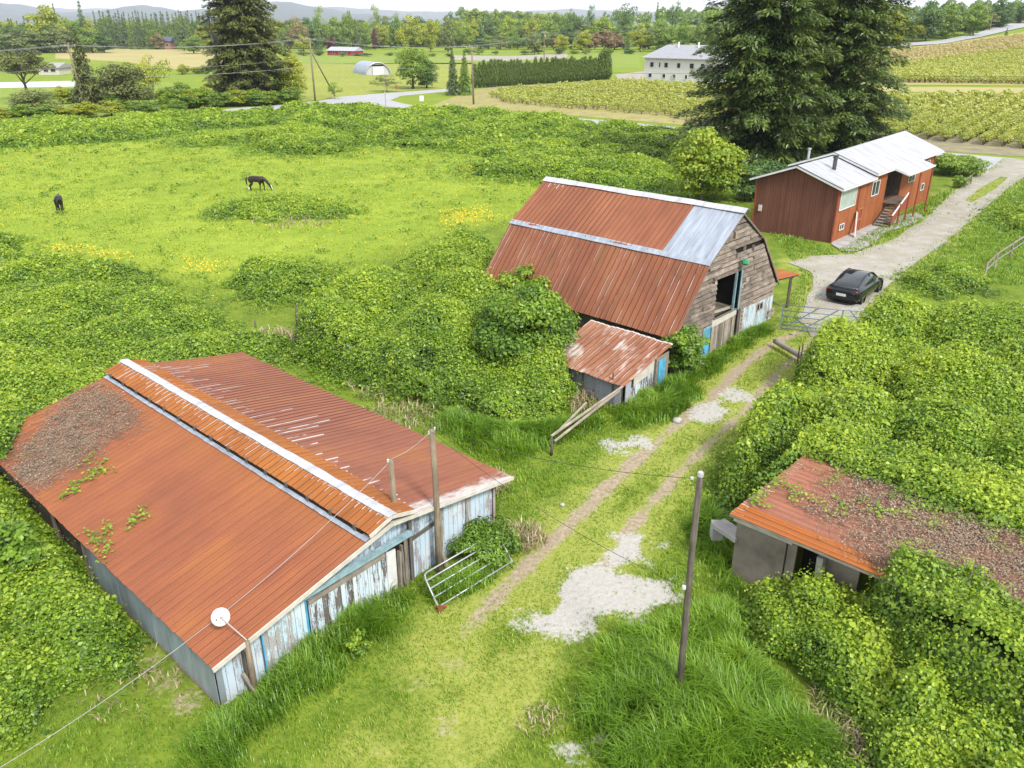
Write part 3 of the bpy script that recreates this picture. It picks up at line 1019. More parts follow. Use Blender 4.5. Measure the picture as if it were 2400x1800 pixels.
mb.build('vent_flashing', M['zinc'], lb)
mb = MB()
for k in range(15):
    mb.obox(LB(4.42, .25 + k * 1.02, 2.42), LB.ex * .16, LB.ey * .05, (0, 0, .07), .3)
mb.each('rafter_end', M['wood_dark'], lb)
mb = MB()
slab(mb, LB, [(4.3, 2.25), (5.8, 2.25), (5.8, 2.40), (5.05, 2.62), (4.3, 2.43)], -.02, 14.5)
mb.build('vent_gap_shade', M['black'], lb)  # black filler, painted shade of the open vent gap
mb = MB()
slab(mb, LB, [(0, 0), (9.42, 0), (9.42, 1.5), (5.05, 2.38), (0, 1.4)], .04, .06)
mb.build('front_wall', M['peel_blue'], lb)
mb = MB()
slab(mb, LB, [(.02, 0), (1.12, 0), (1.12, 1.58), (.02, 1.38)], -.02, .05)
mb.each('front_board', M['peel_pale'], lb)
mb = MB()
slab(mb, LB, [(1.17, 0), (2.42, 0), (2.42, 1.52), (1.17, 1.5)], -.03, .06)
mb.build('door', M['peel_lower'], lb)
mb = MB()
for a, b in ((1.16, 1.2), (2.40, 2.45)):
    slab(mb, LB, [(a, 0), (b, 0), (b, 1.52), (a, 1.52)], -.05, .04)
mb.each('door_edge', M['blue_paint'], lb)
mb = MB()
r = random.Random(4)
t = 2.46
while t < 4.84:
    w = r.uniform(.16, .22)
    slab(mb, LB, [(t, r.uniform(.02, .1)), (t + w - .012, r.uniform(.02, .1)), (t + w - .012, 1.47), (t, 1.47)], -.12 - r.uniform(0, .012), .035, r.random())
    t += w
sd = mb.build('sliding_door', M['peel_white'], lb)
mb = MB()
mb.bar(LB(2.44, -.14, 1.42), LB(4.88, -.14, 1.42), .05, .12)
mb.build('top_batten', M['wood_grey'], sd)
mb = MB()
mb.bar(LB(1.85, -.15, 1.63), LB(5.88, -.15, 1.58), .07, .09)
mb.bar(LB(1.85, -.10, 1.70), LB(5.88, -.10, 1.65), .12, .03)
mb.build('door_rail', M['teal_paint'], lb)
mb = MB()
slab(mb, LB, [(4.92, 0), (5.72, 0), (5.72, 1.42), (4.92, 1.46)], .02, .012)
mb.build('doorway', M['black'], lb)  # thin black sheet on the wall, painted dark of the open doorway
mb = MB()
slab(mb, LB, [(5.06, .02), (5.36, .02), (5.36, 1.3), (5.06, 1.34)], -.03, .04)
mb.build('inner_door', M['white_paint'], lb)
mb = MB()
for t0, w, z0, z1, lean in ((4.90, .10, 0, 1.36, 0), (5.42, .12, 0, 1.2, .03), (5.56, .09, 0, 1.35, -.03), (5.70, .16, 0, 1.62, 0), (5.9, .11, 0, 2.1, .0), (7.06, .13, .5, 1.85, 0), (8.15, .06, .4, 1.66, 0), (9.36, .1, 0, 1.42, 0)):
    mb.bar(LB(t0, -.07, z0), LB(t0 + lean, -.07, z1), w, .07, tint=r.random())
mb.each('door_post', M['wood_grey'], lb)
mb = MB()
slab(mb, LB, [(5.95, 0), (7.0, 0), (7.0, 1.28), (5.95, 1.22)], -.02, .05)
slab(mb, LB, [(7.14, 0), (9.4, 0), (9.4, 1.42), (7.14, 1.78)], -.018, .05)
mb.each('front_board', M['peel_pale'], lb)
mb = MB()
slab(mb, LB, [(5.95, 1.36), (7.0, 1.44), (7.0, 1.98), (5.95, 2.18)], -.025, .05)
mb.build('upper_board', M['peel_blue'], lb)
mb = MB()
mb.bar(LB(5.92, -.05, 1.30), LB(7.1, -.05, 1.38), .05, .09)
mb.bar(LB(6.5, -.3, 2.08), LB(8.1, -.24, 1.80), .04, .10)
mb.each('broken_batten', M['wood_dark'], lb)
mb = MB()
mb.bar(LB(-.22, -.34, 1.39), LB(5.05, -.34, 2.37), .03, .12)
mb.bar(LB(5.05, -.34, 2.37), LB(9.98, -.34, 1.49), .03, .11)
mb.bar(LB(4.28, -.38, 2.42), LB(5.05, -.38, 2.62), .03, .1)
mb.bar(LB(5.05, -.38, 2.62), LB(5.86, -.38, 2.38), .03, .1)
mb.each('barge_board', M['cream_paint'], lb)
mb = MB()
for k in range(7):
    a, b = -.04 + k * .98, -.04 + k * .98 + .97
    side(mb, LB, -.10 - .008 * (k % 2), a, b, .04, 1.39 - .008 * k, .02)
mb.build('side_sheet', M['zinc_wall'], lb)
mb = MB()
for k in (6.8, 8.9):
    mb.bar(LB(-.1, k, 0), LB(-.1, k, 1.38), .1, .1)
mb.each('eave_post', M['wood_dark'], lb)
mb = MB()
side(mb, LB, 9.4, .1, 15, 0, 1.42)
slab(mb, LB, [(0, 0), (9.42, 0), (9.42, 1.4), (5.05, 2.3), (0, 1.3)], 14.85, .05)
side(mb, LB, .12, .1, 14.8, 0, 1.33)
mb.build('back_wall', M['wood_dark'], lb)
mb = MB()
slab(mb, LB, [(-.05, .1), (.10, .1), (.10, 1.36), (-.05, 1.34)], -.045, .02)
mb.build('corner_strip', M['zinc_wall'], lb)

# ---- gambrel barn
gb = thing('gambrel_barn', 'tall gambrel barn with rust-red metal roof and weathered lap siding', 'barn', GB(5, 0, 0))
GT0, GK0, GR, GK1, GT1 = -.42, 2.05, 4.98, 7.9, 10.4
ZE, ZK, ZR = 1.82, 4.66, 6.52
D0, D1 = -.4, 11.55
SPLIT = 2.15
mb = MB()
mb.panel(GB(GR, SPLIT, ZR), GB(GR, D1, ZR), GB(GK0, SPLIT, ZK), GB(GK0, D1, ZK), .3, .016, 'rib', 6, wob=.012, jag=.02, seed=21)
mb.build('roof_sheet', M['rust_gamb'], gb)
mb = MB()
mb.panel(GB(GR, D0, ZR), GB(GR, SPLIT, ZR), GB(GK0, D0, ZK), GB(GK0, SPLIT, ZK), .62, .012, 'rib', 6, wob=.012, jag=.012, seed=22)
pt = mb.build('replacement_sheet', M['zinc'], gb)
tag(pt, 'pale unrusted zinc sheets at the gable end of the roof')
mb = MB()
mb.panel(GB(GK0 - .02, D0, ZK - .05), GB(GK0 - .02, D1, ZK - .05), GB(GT0, D0, ZE), GB(GT0, D1, ZE), .3, .018, 'rib', 8, wob=.02, jag=.012, seed=23)
mb.build('roof_sheet', M['rust_gamb_low'], gb)
mb = MB()
mb.panel(GB(GR, -.12, ZR), GB(GR, D1, ZR), GB(GK1, -.12, ZK), GB(GK1, D1, ZK), .3, .018, 'rib', 4, seed=24)
mb.panel(GB(GK1 + .02, -.12, ZK - .05), GB(GK1 + .02, D1, ZK - .05), GB(GT1, -.12, ZE), GB(GT1, D1, ZE), .3, .018, 'rib', 4, seed=25)
mb.build('roof_sheet', M['rust_gamb_low'], gb)
mb = MB()
mb.panel(GB(GR, D0 - .05, ZR + .05), GB(GR, D1 + .05, ZR + .05), GB(GR - .3, D0 - .05, ZR - .125), GB(GR - .3, D1 + .05, ZR - .125), 1.9, .006, 'wave', 2, wob=.012, jag=.02, seed=26)
mb.panel(GB(GR, D0 - .05, ZR + .05), GB(GR, D1 + .05, ZR + .05), GB(GR + .3, D0 - .05, ZR - .125), GB(GR + .3, D1 + .05, ZR - .125), 1.9, .006, 'wave', 2, wob=.012, jag=.02, seed=27)
mb.build('ridge_cap', M['zinc_white'], gb)
mb = MB()
mb.panel(GB(GK0 + .1, D0 - .02, ZK + .085), GB(GK0 + .1, D1, ZK + .085), GB(GK0 - .13, D0 - .02, ZK - .10), GB(GK0 - .13, D1, ZK - .10), 1.6, .008, 'wave', 2, wob=.012, jag=.012, seed=28)
mb.build('knee_flashing', M['zinc'], gb)
def gam_z(t):
    """underside of the roof over the gable"""
    pts = [(GT0, ZE), (GK0, ZK), (GR, ZR), (GK1, ZK), (GT1, ZE)]
    for (a, za), (b, zb) in zip(pts, pts[1:]):
        if a <= t <= b:
            return za + (zb - za) * (t - a) / (b - a)
    return 0
def gam_t(z):
    if z <= ZE: return GT0, GT1
    if z <= ZK:
        k = (z - ZE) / (ZK - ZE)
        return GT0 + (GK0 - GT0) * k, GT1 + (GK1 - GT1) * k
    k = (z - ZK) / (ZR - ZK)
    return GK0 + (GR - GK0) * k, GK1 + (GR - GK1) * k
OPEN = (3.6, 5.95, 1.66, 3.46)
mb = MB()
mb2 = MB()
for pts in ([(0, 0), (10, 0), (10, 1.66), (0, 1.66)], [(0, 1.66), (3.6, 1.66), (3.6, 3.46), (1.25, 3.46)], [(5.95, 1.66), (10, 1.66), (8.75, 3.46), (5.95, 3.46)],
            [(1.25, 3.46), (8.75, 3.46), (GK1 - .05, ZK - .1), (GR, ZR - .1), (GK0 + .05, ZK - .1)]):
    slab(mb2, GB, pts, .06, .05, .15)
mb2.build('gap_shade_backing', M['black'], gb)  # black sheets behind the boards paint the dark of the gaps
r = random.Random(12)
mb = MB()
z = 1.50
row = 0
while z < ZR - .1:
    lo, hi = gam_t(z + .14)
    lo, hi = max(lo + .06, -.12), min(hi - .06, 10.12)
    if z < 1.8:
        lo, hi = 0.02, 10.0
    zl = lambda t: z - (.028 * max(0, t - 3.0)) * (1 if z < 2.6 else max(0, 1 - (z - 2.6) / 2.5))
    t = lo
    while t < hi - .05:
        L = r.choice([1.4, 2.2, 3.1, 3.8, 4.6])
        e = min(t + L, hi)
        if hi - e < .5: e = hi
        spans = [(t, e)]
        if z + .2 > OPEN[2] and z < OPEN[3] - .05:
            spans = []
            if t < OPEN[0]: spans.append((t, min(e, OPEN[0])))
            if e > OPEN[1]: spans.append((max(t, OPEN[1]), e))
        for a, b in spans:
            if b - a < .06 or r.random() < .025:
                continue
            dz = r.uniform(-.018, .018)
            sl = r.uniform(-.022, .022)
            top = r.uniform(.175, .205)
            out = r.uniform(.035, .075)
            p = [GB(a + .004, -out, zl(a) + dz - sl), GB(b - .004, -out, zl(b) + dz + sl), GB(b - .004, .0, zl(b) + top + dz), GB(a + .004, .0, zl(a) + top + dz),
                 GB(a + .004, -out + .022, zl(a) + dz - sl), GB(b - .004, -out + .022, zl(b) + dz + sl)]
            mb.add(p, [(0, 1, 2, 3), (4, 5, 1, 0), (0, 3, 4), (1, 5, 2)], [[(0, a), (0, b), (.23, b), (.23, a)], [(.24, a), (.24, b), (.26, b), (.26, a)], [(0, a), (.2, a), (.05, a)], [(0, b), (.2, b), (.05, b)]], r.random())
        t = e
    z += .225
    row += 1
for k in range(26):                                              # odd patches and loose short boards
    t, z = r.uniform(1.2, 8.8), r.uniform(2.0, 5.4)
    if gam_t(z)[0] + .5 < t < gam_t(z)[1] - .9 and not (3.3 < t < 6.1 and z < 3.7):
        if r.random() < .4:
            mb.bar(GB(t, -.075, z), GB(t + r.uniform(-.03, .03), -.075, z + r.uniform(.25, .45)), .12, .02, tint=r.random())
        else:
            mb.bar(GB(t, -.08, z), GB(t + r.uniform(.5, 1.3), -.08, z + r.uniform(-.06, .06)), .02, .16, tint=r.random())
mb.build('lap_siding', M['siding'], gb)
# hay door
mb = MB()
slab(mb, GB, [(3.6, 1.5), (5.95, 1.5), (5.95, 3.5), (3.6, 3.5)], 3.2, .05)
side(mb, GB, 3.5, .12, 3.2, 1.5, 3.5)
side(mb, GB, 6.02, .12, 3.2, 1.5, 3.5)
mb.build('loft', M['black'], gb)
mb = MB()
P = [GB(3.6, .07, 1.64), GB(5.95, .07, 1.62), GB(5.95, 3.2, 1.64), GB(3.6, 3.2, 1.66)]
mb.quad(*P, uvs=[(0, 0), (0, 2.3), (3, 2.3), (3, 0)])
mb.build('loft_floor', M['wood_grey'], gb)
mb = MB()
mb.bar(GB(3.58, .3, 1.78), GB(5.5, .06, 1.74), .12, .09)
mb.bar(GB(3.55, -.05, 1.62), GB(5.95, -.07, 1.60), .08, .05)
mb.build('loft_sill', M['wood_grey'], gb)
mb = MB()
mb.bar(GB(5.32, -.08, 1.60), GB(5.36, -.08, 3.48), .10, .08)
mb.bar(GB(5.84, -.09, 1.58), GB(5.84, -.09, 3.5), .22, .07)
mb.each('hay_door_post', M['teal_paint'], gb)
# lower wall
mb = MB()
r = random.Random(3)
def planks(mb, t0, t1, z0, z1a, z1b, w=.16, d=-.03):
    t = t0
    while t < t1 - .02:
        e = min(t + w * r.uniform(.8, 1.2), t1)
        ka, kb = (t - t0) / (t1 - t0), (e - t0) / (t1 - t0)
        slab(mb, GB, [(t, z0), (e - .008, z0), (e - .008, z1a + (z1b - z1a) * kb), (t, z1a + (z1b - z1a) * ka)], d - r.uniform(0, .012), .04, r.random())
        t = e
planks(mb, .02, 2.62, 0, 1.5, 1.5)
mb.build('grey_planks', M['wood_grey'], gb)
mb = MB()
planks(mb, 3.44, 5.78, .0, 1.22, 1.28, .14, -.06)
mb.build('grey_planks', M['wood_grey'], gb)
mb = MB()
planks(mb, 6.5, 8.12, 0, 1.42, 1.34, .2)
slab(mb, GB, [(8.12, 0), (8.74, 0), (8.74, .84), (8.12, .84)], -.035, .04)
slab(mb, GB, [(8.12, 1.2), (8.74, 1.2), (8.74, 1.34), (8.12, 1.36)], -.035, .04)
planks(mb, 8.74, 9.98, 0, 1.36, 1.3, .2)
mb.build('whitewashed_planks', M['peel_lower'], gb)
mb = MB()
slab(mb, GB, [(3.42, 1.25), (5.8, 1.3), (5.8, 1.58), (3.42, 1.58)], -.075, .04)
mb.build('header_panel', M['cream_paint'], gb)
mb = MB()
slab(mb, GB, [(2.74, 0), (3.36, 0), (3.36, 1.3), (2.74, 1.3)], -.05, .05)
dr = mb.build('blue_door', M['blue_paint'], gb)
mb = MB()
mb.bar(GB(2.64, -.06, 1.36), GB(3.42, -.06, 1.36), .06, .1)
mb.bar(GB(2.68, -.06, 0), GB(2.68, -.06, 1.3), .1, .06)
mb.build('door_frame', M['teal_paint'], dr)
mb = MB()
slab(mb, GB, [(8.14, .86), (8.72, .86), (8.72, 1.18), (8.14, 1.18)], .0, .03)
wn_ = mb.build('window', M['black'], gb)
mb = MB()
for a, b in (((8.12, .84), (8.74, .84)), ((8.12, 1.2), (8.74, 1.2)), ((8.12, .84), (8.12, 1.2)), ((8.74, .84), (8.74, 1.2)), ((8.43, .84), (8.43, 1.2))):
    mb.bar(GB(a[0], -.05, a[1]), GB(b[0], -.05, b[1]), .04, .05)
mb.build('frame', M['wood_grey'], wn_)
mb = MB()
mb.bar(GB(9.5, -.1, .45), GB(10.2, -.1, .52), .02, .16, tint=.8)
mb.bar(GB(9.45, -.1, .22), GB(10.2, -.1, .28), .02, .16, tint=.9)
mb.each('loose_plank', M['wood_grey'], gb)
# tall door-side pole, ladder, lamp
mb = MB()
mb.bar(GB(6.02, -.16, -.1), GB(5.98, -.16, 1.62), .13, .11)
mb.each('corner_post', M['wood_grey'], gb)
mb = MB()
for k in range(7):
    mb.bar(GB(6.08, -.12, .12 + k * .21), GB(6.42, -.12, .15 + k * .21), .05, .045, tint=.9)
mb.bar(GB(6.44, -.1, 0), GB(6.44, -.1, 1.5), .06, .05)
mb.build('ladder', M['wood_grey'], gb)
mb = MB()
mb.lathe(GB(5.62, -.3, 3.95), [(.0, -.13), (.13, -.11), (.2, -.02), (.17, .09), (.07, .14), (.0, .14)], 14)
lp = mb.build('lamp_shade', m_plain('green_enamel', (.05, .33, .14), .5, 0, .3), gb)
mb = MB()
mb.bar(GB(5.62, .03, 4.16), GB(5.62, -.32, 4.10), .04, .04)
mb.bar(GB(6.3, .0, 4.22), GB(6.45, -.22, 4.3), .05, .05)
mb.each('lamp_bracket', M['steel'], lp)
mb = MB()
side(mb, GB, 0.0, .1, 11.4, 0, 1.8)
side(mb, GB, 9.95, .1, 11.4, 0, 1.8)
slab(mb, GB, [(0, 0), (10, 0), (10, 1.8), (GK1, ZK - .1), (GR, ZR - .1), (GK0, ZK - .1), (0, 1.8)], 11.2, .05)
mb.build('side_wall', M['wood_dark'], gb)
mb = MB()
for a, b in (((GT0, ZE), (GK0, ZK)), ((GK0, ZK), (GR, ZR)), ((GR, ZR), (GK1, ZK)), ((GK1, ZK), (GT1, ZE))):
    dd = -.36 if b[0] <= GR else -.10
    mb.bar(GB(a[0], dd, a[1] - .07), GB(b[0], dd, b[1] - .07), .04, .09)
mb.each('barge_board', M['wood_grey'], gb)
# canopy on the far side
mb = MB()
mb.panel(GB(10.0, -.1, 2.1), GB(10.0, 5.2, 2.1), GB(13.1, -.1, 1.72), GB(13.1, 5.2, 1.72), .25, .02, 'wave', 3, jag=.02, seed=31)
cn = mb.build('canopy', M['rust_orange'], gb)
mb = MB()
for d in (.05, 2.5, 5.0):
    mb.bar(GB(12.2, d, 0), GB(12.2, d, 1.8), .12, .12)
mb.bar(GB(12.2, -.1, 1.76), GB(12.2, 5.2, 1.76), .1, .1)
for d in (.0, 1.7, 3.4, 5.0):
    mb.bar(GB(10.0, d, 2.02), GB(13.0, d, 1.66), .06, .09)
mb.each('canopy_beam', M['wood_dark'], cn)

# ---- lean-to milk house in front of the gambrel barn
le = thing('milk_house', 'small lean-to milk house with rust-streaked roof and corrugated walls by the gambrel barn', 'shed', LT(1.5, 0, 0))
LE0, LE1 = Vector((4.33, 28.84, 1.12)), Vector((4.33, 28.84, 1.12)) + GB.ey * 4.2
LR0 = Vector((6.75, 31.75, 1.80))
LR1 = LR0 + GB.ey * 4.4
mb = MB()
mb.panel(LR0, LR1, LE0, LE1, .28, .022, 'wave', 6, wob=.02, jag=.012, seed=41)
mb.build('roof_sheet', M['rust_lean'], le)
mb = MB()
side(mb, LT, 0, .12, 4.2, 0, 1.08, .05)
wl = MB()
for k in range(17):                                              # corrugations of the side sheets run level
    z0 = .02 + k * .064
    for m in range(2):
        d0, d1 = .14 + m * 2.0, .14 + m * 2.0 + 1.95
        q = [LT(-.015, d0, z0), LT(-.015, d1, z0), LT(-.05, d1, z0 + .032), LT(-.05, d0, z0 + .032), LT(-.015, d1, z0 + .064), LT(-.015, d0, z0 + .064)]
        wl.add(q, [(0, 1, 2, 3), (3, 2, 4, 5)], [[(d0, 2), (d1, 2), (d1, 2), (d0, 2)]] * 2)
for m in range(3):
    q0 = .0 + m * 0
for k in range(17):
    z0 = .02 + k * .064
    q = [LT(.0, -.015, z0), LT(.4, -.015, z0), LT(.4, -.05, z0 + .032), LT(.0, -.05, z0 + .032), LT(.4, -.015, z0 + .064), LT(.0, -.015, z0 + .064)]
    wl.add(q, [(0, 1, 2, 3), (3, 2, 4, 5)], [[(0, 2), (.4, 2), (.4, 2), (0, 2)]] * 2)
wl.build('corrugated_wall', M['zinc_corr'], le)
mb.build('back_wall', M['wood_dark'], le)
mb = MB()
slab(mb, LT, [(.4, 0), (2.1, 0), (2.1, 1.0), (.4, .72)], 0, .05)
mb.build('white_boards', M['peel_white'], le)
mb = MB()
slab(mb, LT, [(.62, .80), (2.1, 1.02), (2.1, 1.48), (.62, 1.18)], -.01, .05)
mb.build('cream_boards', M['cream_paint'], le)
mb = MB()
slab(mb, LT, [(2.2, 0), (3.3, 0), (3.3, 1.5), (2.2, 1.46)], .04, .05)
mb.build('grey_boards', M['wood_grey'], le)
mb = MB()
slab(mb, LT, [(2.5, 0), (3.0, 0), (3.0, 1.3), (2.5, 1.3)], .0, .04)
mb.build('blue_door', M['blue_paint'], le)
mb = MB()
mb.bar(LT(2.14, -.03, 0), LT(2.14, -.03, 1.5), .08, .08)
mb.bar(LT(-.06, 2.1, -.1), LT(-.06, 2.1, 1.1), .07, .07)
mb.bar(LT(-.08, .55, 0), LT(-.08, .55, 1.45), .06, .06)
mb.each('corner_post', M['wood_dark'], le)

# ---- overgrown shed on the right
sh = thing('overgrown_shed', 'low shed with rusty roof buried in dead vines on the right', 'shed', SH(0, 0, 0))
S0 = Vector((5.77, 18.27, 2.18))
su, sv = SH.ex, SH.ey
mb = MB()
mb.panel(S0 + sv * .62, S0 + sv * 5.6, S0 + sv * .62 + su * 11.5 + Vector((0, 0, .05)), S0 + sv * 5.6 + su * 11.5, .25, .018, 'rib', 8, wob=.02, jag=.012, seed=51)
mb.build('roof_sheet', M['rust_shed'], sh)
mb = MB()
mb.panel(S0 + Vector((0, 0, .0)), S0 + sv * .66 + Vector((0, 0, .005)), S0 + su * 11.5 + Vector((0, 0, .05)), S0 + sv * .66 + su * 11.5 + Vector((0, 0, .055)), .22, .014, 'rib', 8, wob=.012, jag=.02, seed=52)
fs = mb.build('roof_sheet', M['rust_orange'], sh)
tag(fs, 'bright orange strip along the open edge of the roof')
def P_sh(t, d, z):
    return SH(t, d, z)
mb = MB()
slab(mb, SH, [(0, 0), (1.42, 0), (1.42, 1.78), (0, 1.78)], 0, .07)
slab(mb, SH, [(1.46, 0), (1.7, 0), (1.7, 1.78), (1.46, 1.78)], .02, .07)
slab(mb, SH, [(2.4, 0), (3.3, 0), (3.3, 1.9), (2.4, 1.9)], .06, .07)
side(mb, SH, 0, .07, 4.8, 0, 1.95)
mb.build('wall_slab', M['concrete_old'], sh)
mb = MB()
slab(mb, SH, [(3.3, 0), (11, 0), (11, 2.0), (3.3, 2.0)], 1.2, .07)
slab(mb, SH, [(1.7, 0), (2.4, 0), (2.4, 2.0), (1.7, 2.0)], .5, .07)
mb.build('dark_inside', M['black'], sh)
mb = MB()
mb.bar(SH(-.05, -.1, 1.92), SH(1.62, -.1, 1.94), .08, .24)
mb.bar(SH(2.2, -.06, 1.95), SH(2.62, -.06, 1.95), .08, .18)
mb.each('fascia', M['cream_paint'], sh)
mb = MB()
mb.bar(SH(2.46, -.12, 0), SH(2.40, -.12, 1.86), .22, .16)
mb.build('post', M['concrete'], sh)
mb = MB()
mb.bar(S0 + Vector((0, 0, -.06)) + sv * .03, S0 + su * 11.5 + Vector((0, 0, -.02)) + sv * .03, .05, .08)
mb.build('verge_batten', M['wood_grey'], sh)
mb = MB()
a, b = G(1682, 1225, 1.15), G(1738, 1262, 1.15)
mb.bar(a, b, .5, .12)
mb.bar(a + Vector((0, 0, -.5)), a, .3, .3)
tr = mb.build('concrete_trough', M['concrete'])
tag(tr, 'grey concrete feed trough end sticking out beside the overgrown shed', 'trough')

# ---- brown-red house
rh = thing('red_house', 'two-storey brown-red wooden house with stepped white metal roof beside gravel drive', 'house', RH(10, 3, 0))
HE, HR = 3.86, 5.06
W6 = 6.0
mb = MB()
slab(mb, RH, [(0, 0), (9.5, 0), (9.5, HE), (0, HE - .06)], 0, .1)
slab(mb, RH, [(12.9, 0), (20.75, 0), (20.75, HE + .1), (12.9, HE)], 0, .1)
slab(mb, RH, [(9.5, 0), (12.9, 0), (12.9, 1.5), (9.5, 1.5)], .02, .1)
mb.build('front_wall', M['red_siding_front'], rh)
mb = MB()
def hgable(t, th, zr=HR):
    q = [(0.05, 0), (W6, 0), (W6, HE - .05), (3.05, zr - .1), (0.05, HE - .08)]
    f = [RH(t, d, z) for d, z in q]
    b = [RH(t + th, d, z) for d, z in q]
    mb.add(f + b, [(0, 1, 2, 3, 4), (9, 8, 7, 6, 5)] + [(i, i + 5, (i + 1) % 5 + 5, (i + 1) % 5) for i in range(5)],
           [q, q[::-1]] + [[q[i], q[i], q[(i + 1) % 5], q[(i + 1) % 5]] for i in range(5)])
hgable(-.02, .1)
hgable(20.66, .1, HR + .3)
slab(mb, RH, [(0, 0), (20.7, 0), (20.7, HE), (0, HE)], W6 - .08, .1)
mb.build('gable_wall', M['red_siding'], rh)
mb = MB()
mb.box(RH(-.03, -.02, 1.9), (.1, .1, 3.8), math.atan2(RH.ex.y, RH.ex.x))
mb.box(RH(20.75, -.02, 1.9), (.1, .1, 3.8), math.atan2(RH.ex.y, RH.ex.x))
mb.box(RH(3.95, -.03, 1.85), (.12, .06, 3.7), math.atan2(RH.ex.y, RH.ex.x))
mb.box(RH(-.03, W6 - .02, 1.8), (.1, .1, 3.6), math.atan2(RH.ex.y, RH.ex.x))
mb.each('corner_board', M['red_trim'], rh)
mb = MB()
def hroof(t0, t1, zr0, zr1, ze, lift, seed):
    mb.panel(RH(t0, 3.05, zr0), RH(t1, 3.05, zr1), RH(t0, -.42, ze), RH(t1, -.42, ze + lift), 1.1, .006, 'rib', 4, seed=seed, thick=.05)
    mb.panel(RH(t0, 3.05, zr0), RH(t1, 3.05, zr1), RH(t0, W6 + .42, ze), RH(t1, W6 + .42, ze + lift), 1.1, .006, 'rib', 4, seed=seed, thick=.05)
hroof(-.38, 6.15, HR, HR, 3.82, 0, 61)
mb.build('lower_roof', M['white_roof'], rh)
mb = MB()
hroof(5.98, 21.6, HR + .22, HR + .5, 4.06, .1, 62)
mb.build('main_roof', M['white_roof'], rh)
mb = MB()
mb.panel(RH(9.5, -.38, 4.10), RH(15.6, -.38, 4.12), RH(9.6, -1.55, 3.70), RH(15.7, -1.55, 3.72), 1.1, .006, 'rib', 3, seed=63, thick=.05)
pr = mb.build('porch_roof', M['white_roof'], rh)
mb = MB()
mb.bar(RH(9.6, -1.56, 3.66), RH(15.7, -1.56, 3.68), .04, .1)
mb.bar(RH(9.5, -.4, 4.02), RH(9.58, -1.55, 3.64), .04, .12)
mb.build('porch_fascia', M['white_paint'], pr)
mb = MB()
for z0, z1, t, zz in ((3.74, HR - .08, -.40, 0), (4.0, HR + .16, 5.95, 0)):
    mb.bar(RH(t, -.42, z0), RH(t, 3.05, z1), .03, .13)
    mb.bar(RH(t, 3.05, z1), RH(t, W6 + .42, z0), .03, .13)
mb.bar(RH(-.38, -.44, 3.75), RH(6.0, -.44, 3.75), .03, .11)
mb.bar(RH(6.0, -.44, 3.98), RH(21.6, -.44, 4.08), .03, .11)
mb.each('fascia', M['white_paint'], rh)
mb = MB()
for t, za, zb in ((-.37, 3.84, HR + .02), (5.99, 4.08, HR + .25)):
    mb.bar(RH(t, -.42, za), RH(t, 3.05, zb), .1, .035)
    mb.bar(RH(t, 3.05, zb), RH(t, W6 + .42, za), .1, .035)
mb.each('roof_edge', M['felt'], rh)
def hwin(t0, t1, z0, z1, glass, mull=1, fr=M['white_paint']):
    m1 = MB()
    slab(m1, RH, [(t0, z0), (t1, z0), (t1, z1), (t0, z1)], -.02, .03)
    w = m1.build('window', glass, rh)
    m2 = MB()
    for a, b in (((t0, z0), (t1, z0)), ((t0, z1), (t1, z1)), ((t0, z0), (t0, z1)), ((t1, z0), (t1, z1))):
        m2.bar(RH(a[0], -.045, a[1]), RH(b[0], -.045, b[1]), .05, .045)
    for k in range(mull):
        t = t0 + (t1 - t0) * (k + 1) / (mull + 1)
        m2.bar(RH(t, -.04, z0), RH(t, -.04, z1), .03, .03)
    m2.build('frame', fr, w)
hwin(.45, 3.3, 2.2, 3.45, M['glass_pale'], 0)
hwin(6.4, 7.85, 2.35, 3.4, M['glass'])
hwin(14.6, 16.2, 2.3, 3.2, M['glass'])
hwin(18.3, 19.1, 1.15, 1.7, M['glass'], 0)
hwin(18.7, 19.5, 2.9, 3.6, M['glass'])
hwin(1.05, 1.85, .72, 1.12, M['glass'])
mb = MB()
slab(mb, RH, [(4.3, 0), (5.05, 0), (5.05, 1.7), (4.3, 1.7)], -.03, .04)
d1_ = mb.build('door', M['red_trim'], rh)
mb = MB()
for a, b in (((4.28, 0), (4.28, 1.72)), ((5.07, 0), (5.07, 1.72)), ((4.28, 1.72), (5.07, 1.72)), ((4.28, .9), (5.07, .9))):
    mb.bar(RH(a[0], -.06, a[1]), RH(b[0], -.06, b[1]), .05, .06)
mb.build('door_frame', M['orange_trim'], d1_)
mb = MB()
slab(mb, RH, [(9.5, 1.45), (12.9, 1.45), (12.9, HE), (9.5, HE)], 1.3, .06)
side(mb, RH, 9.44, .1, 1.3, 1.45, HE)
side(mb, RH, 12.9, .1, 1.3, 1.45, HE)
slab(mb, RH, [(9.5, 1.40), (12.9, 1.40), (12.9, 1.46), (9.5, 1.46)], -.9, 2.2)
mb.build('porch', M['wood_dark'], rh)
mb = MB()
slab(mb, RH, [(11.4, 1.46), (12.2, 1.46), (12.2, 3.3), (11.4, 3.3)], 1.24, .05)
mb.build('entrance_door', m_plain('dark_red_door', (.10, .02, .02), .7), rh)
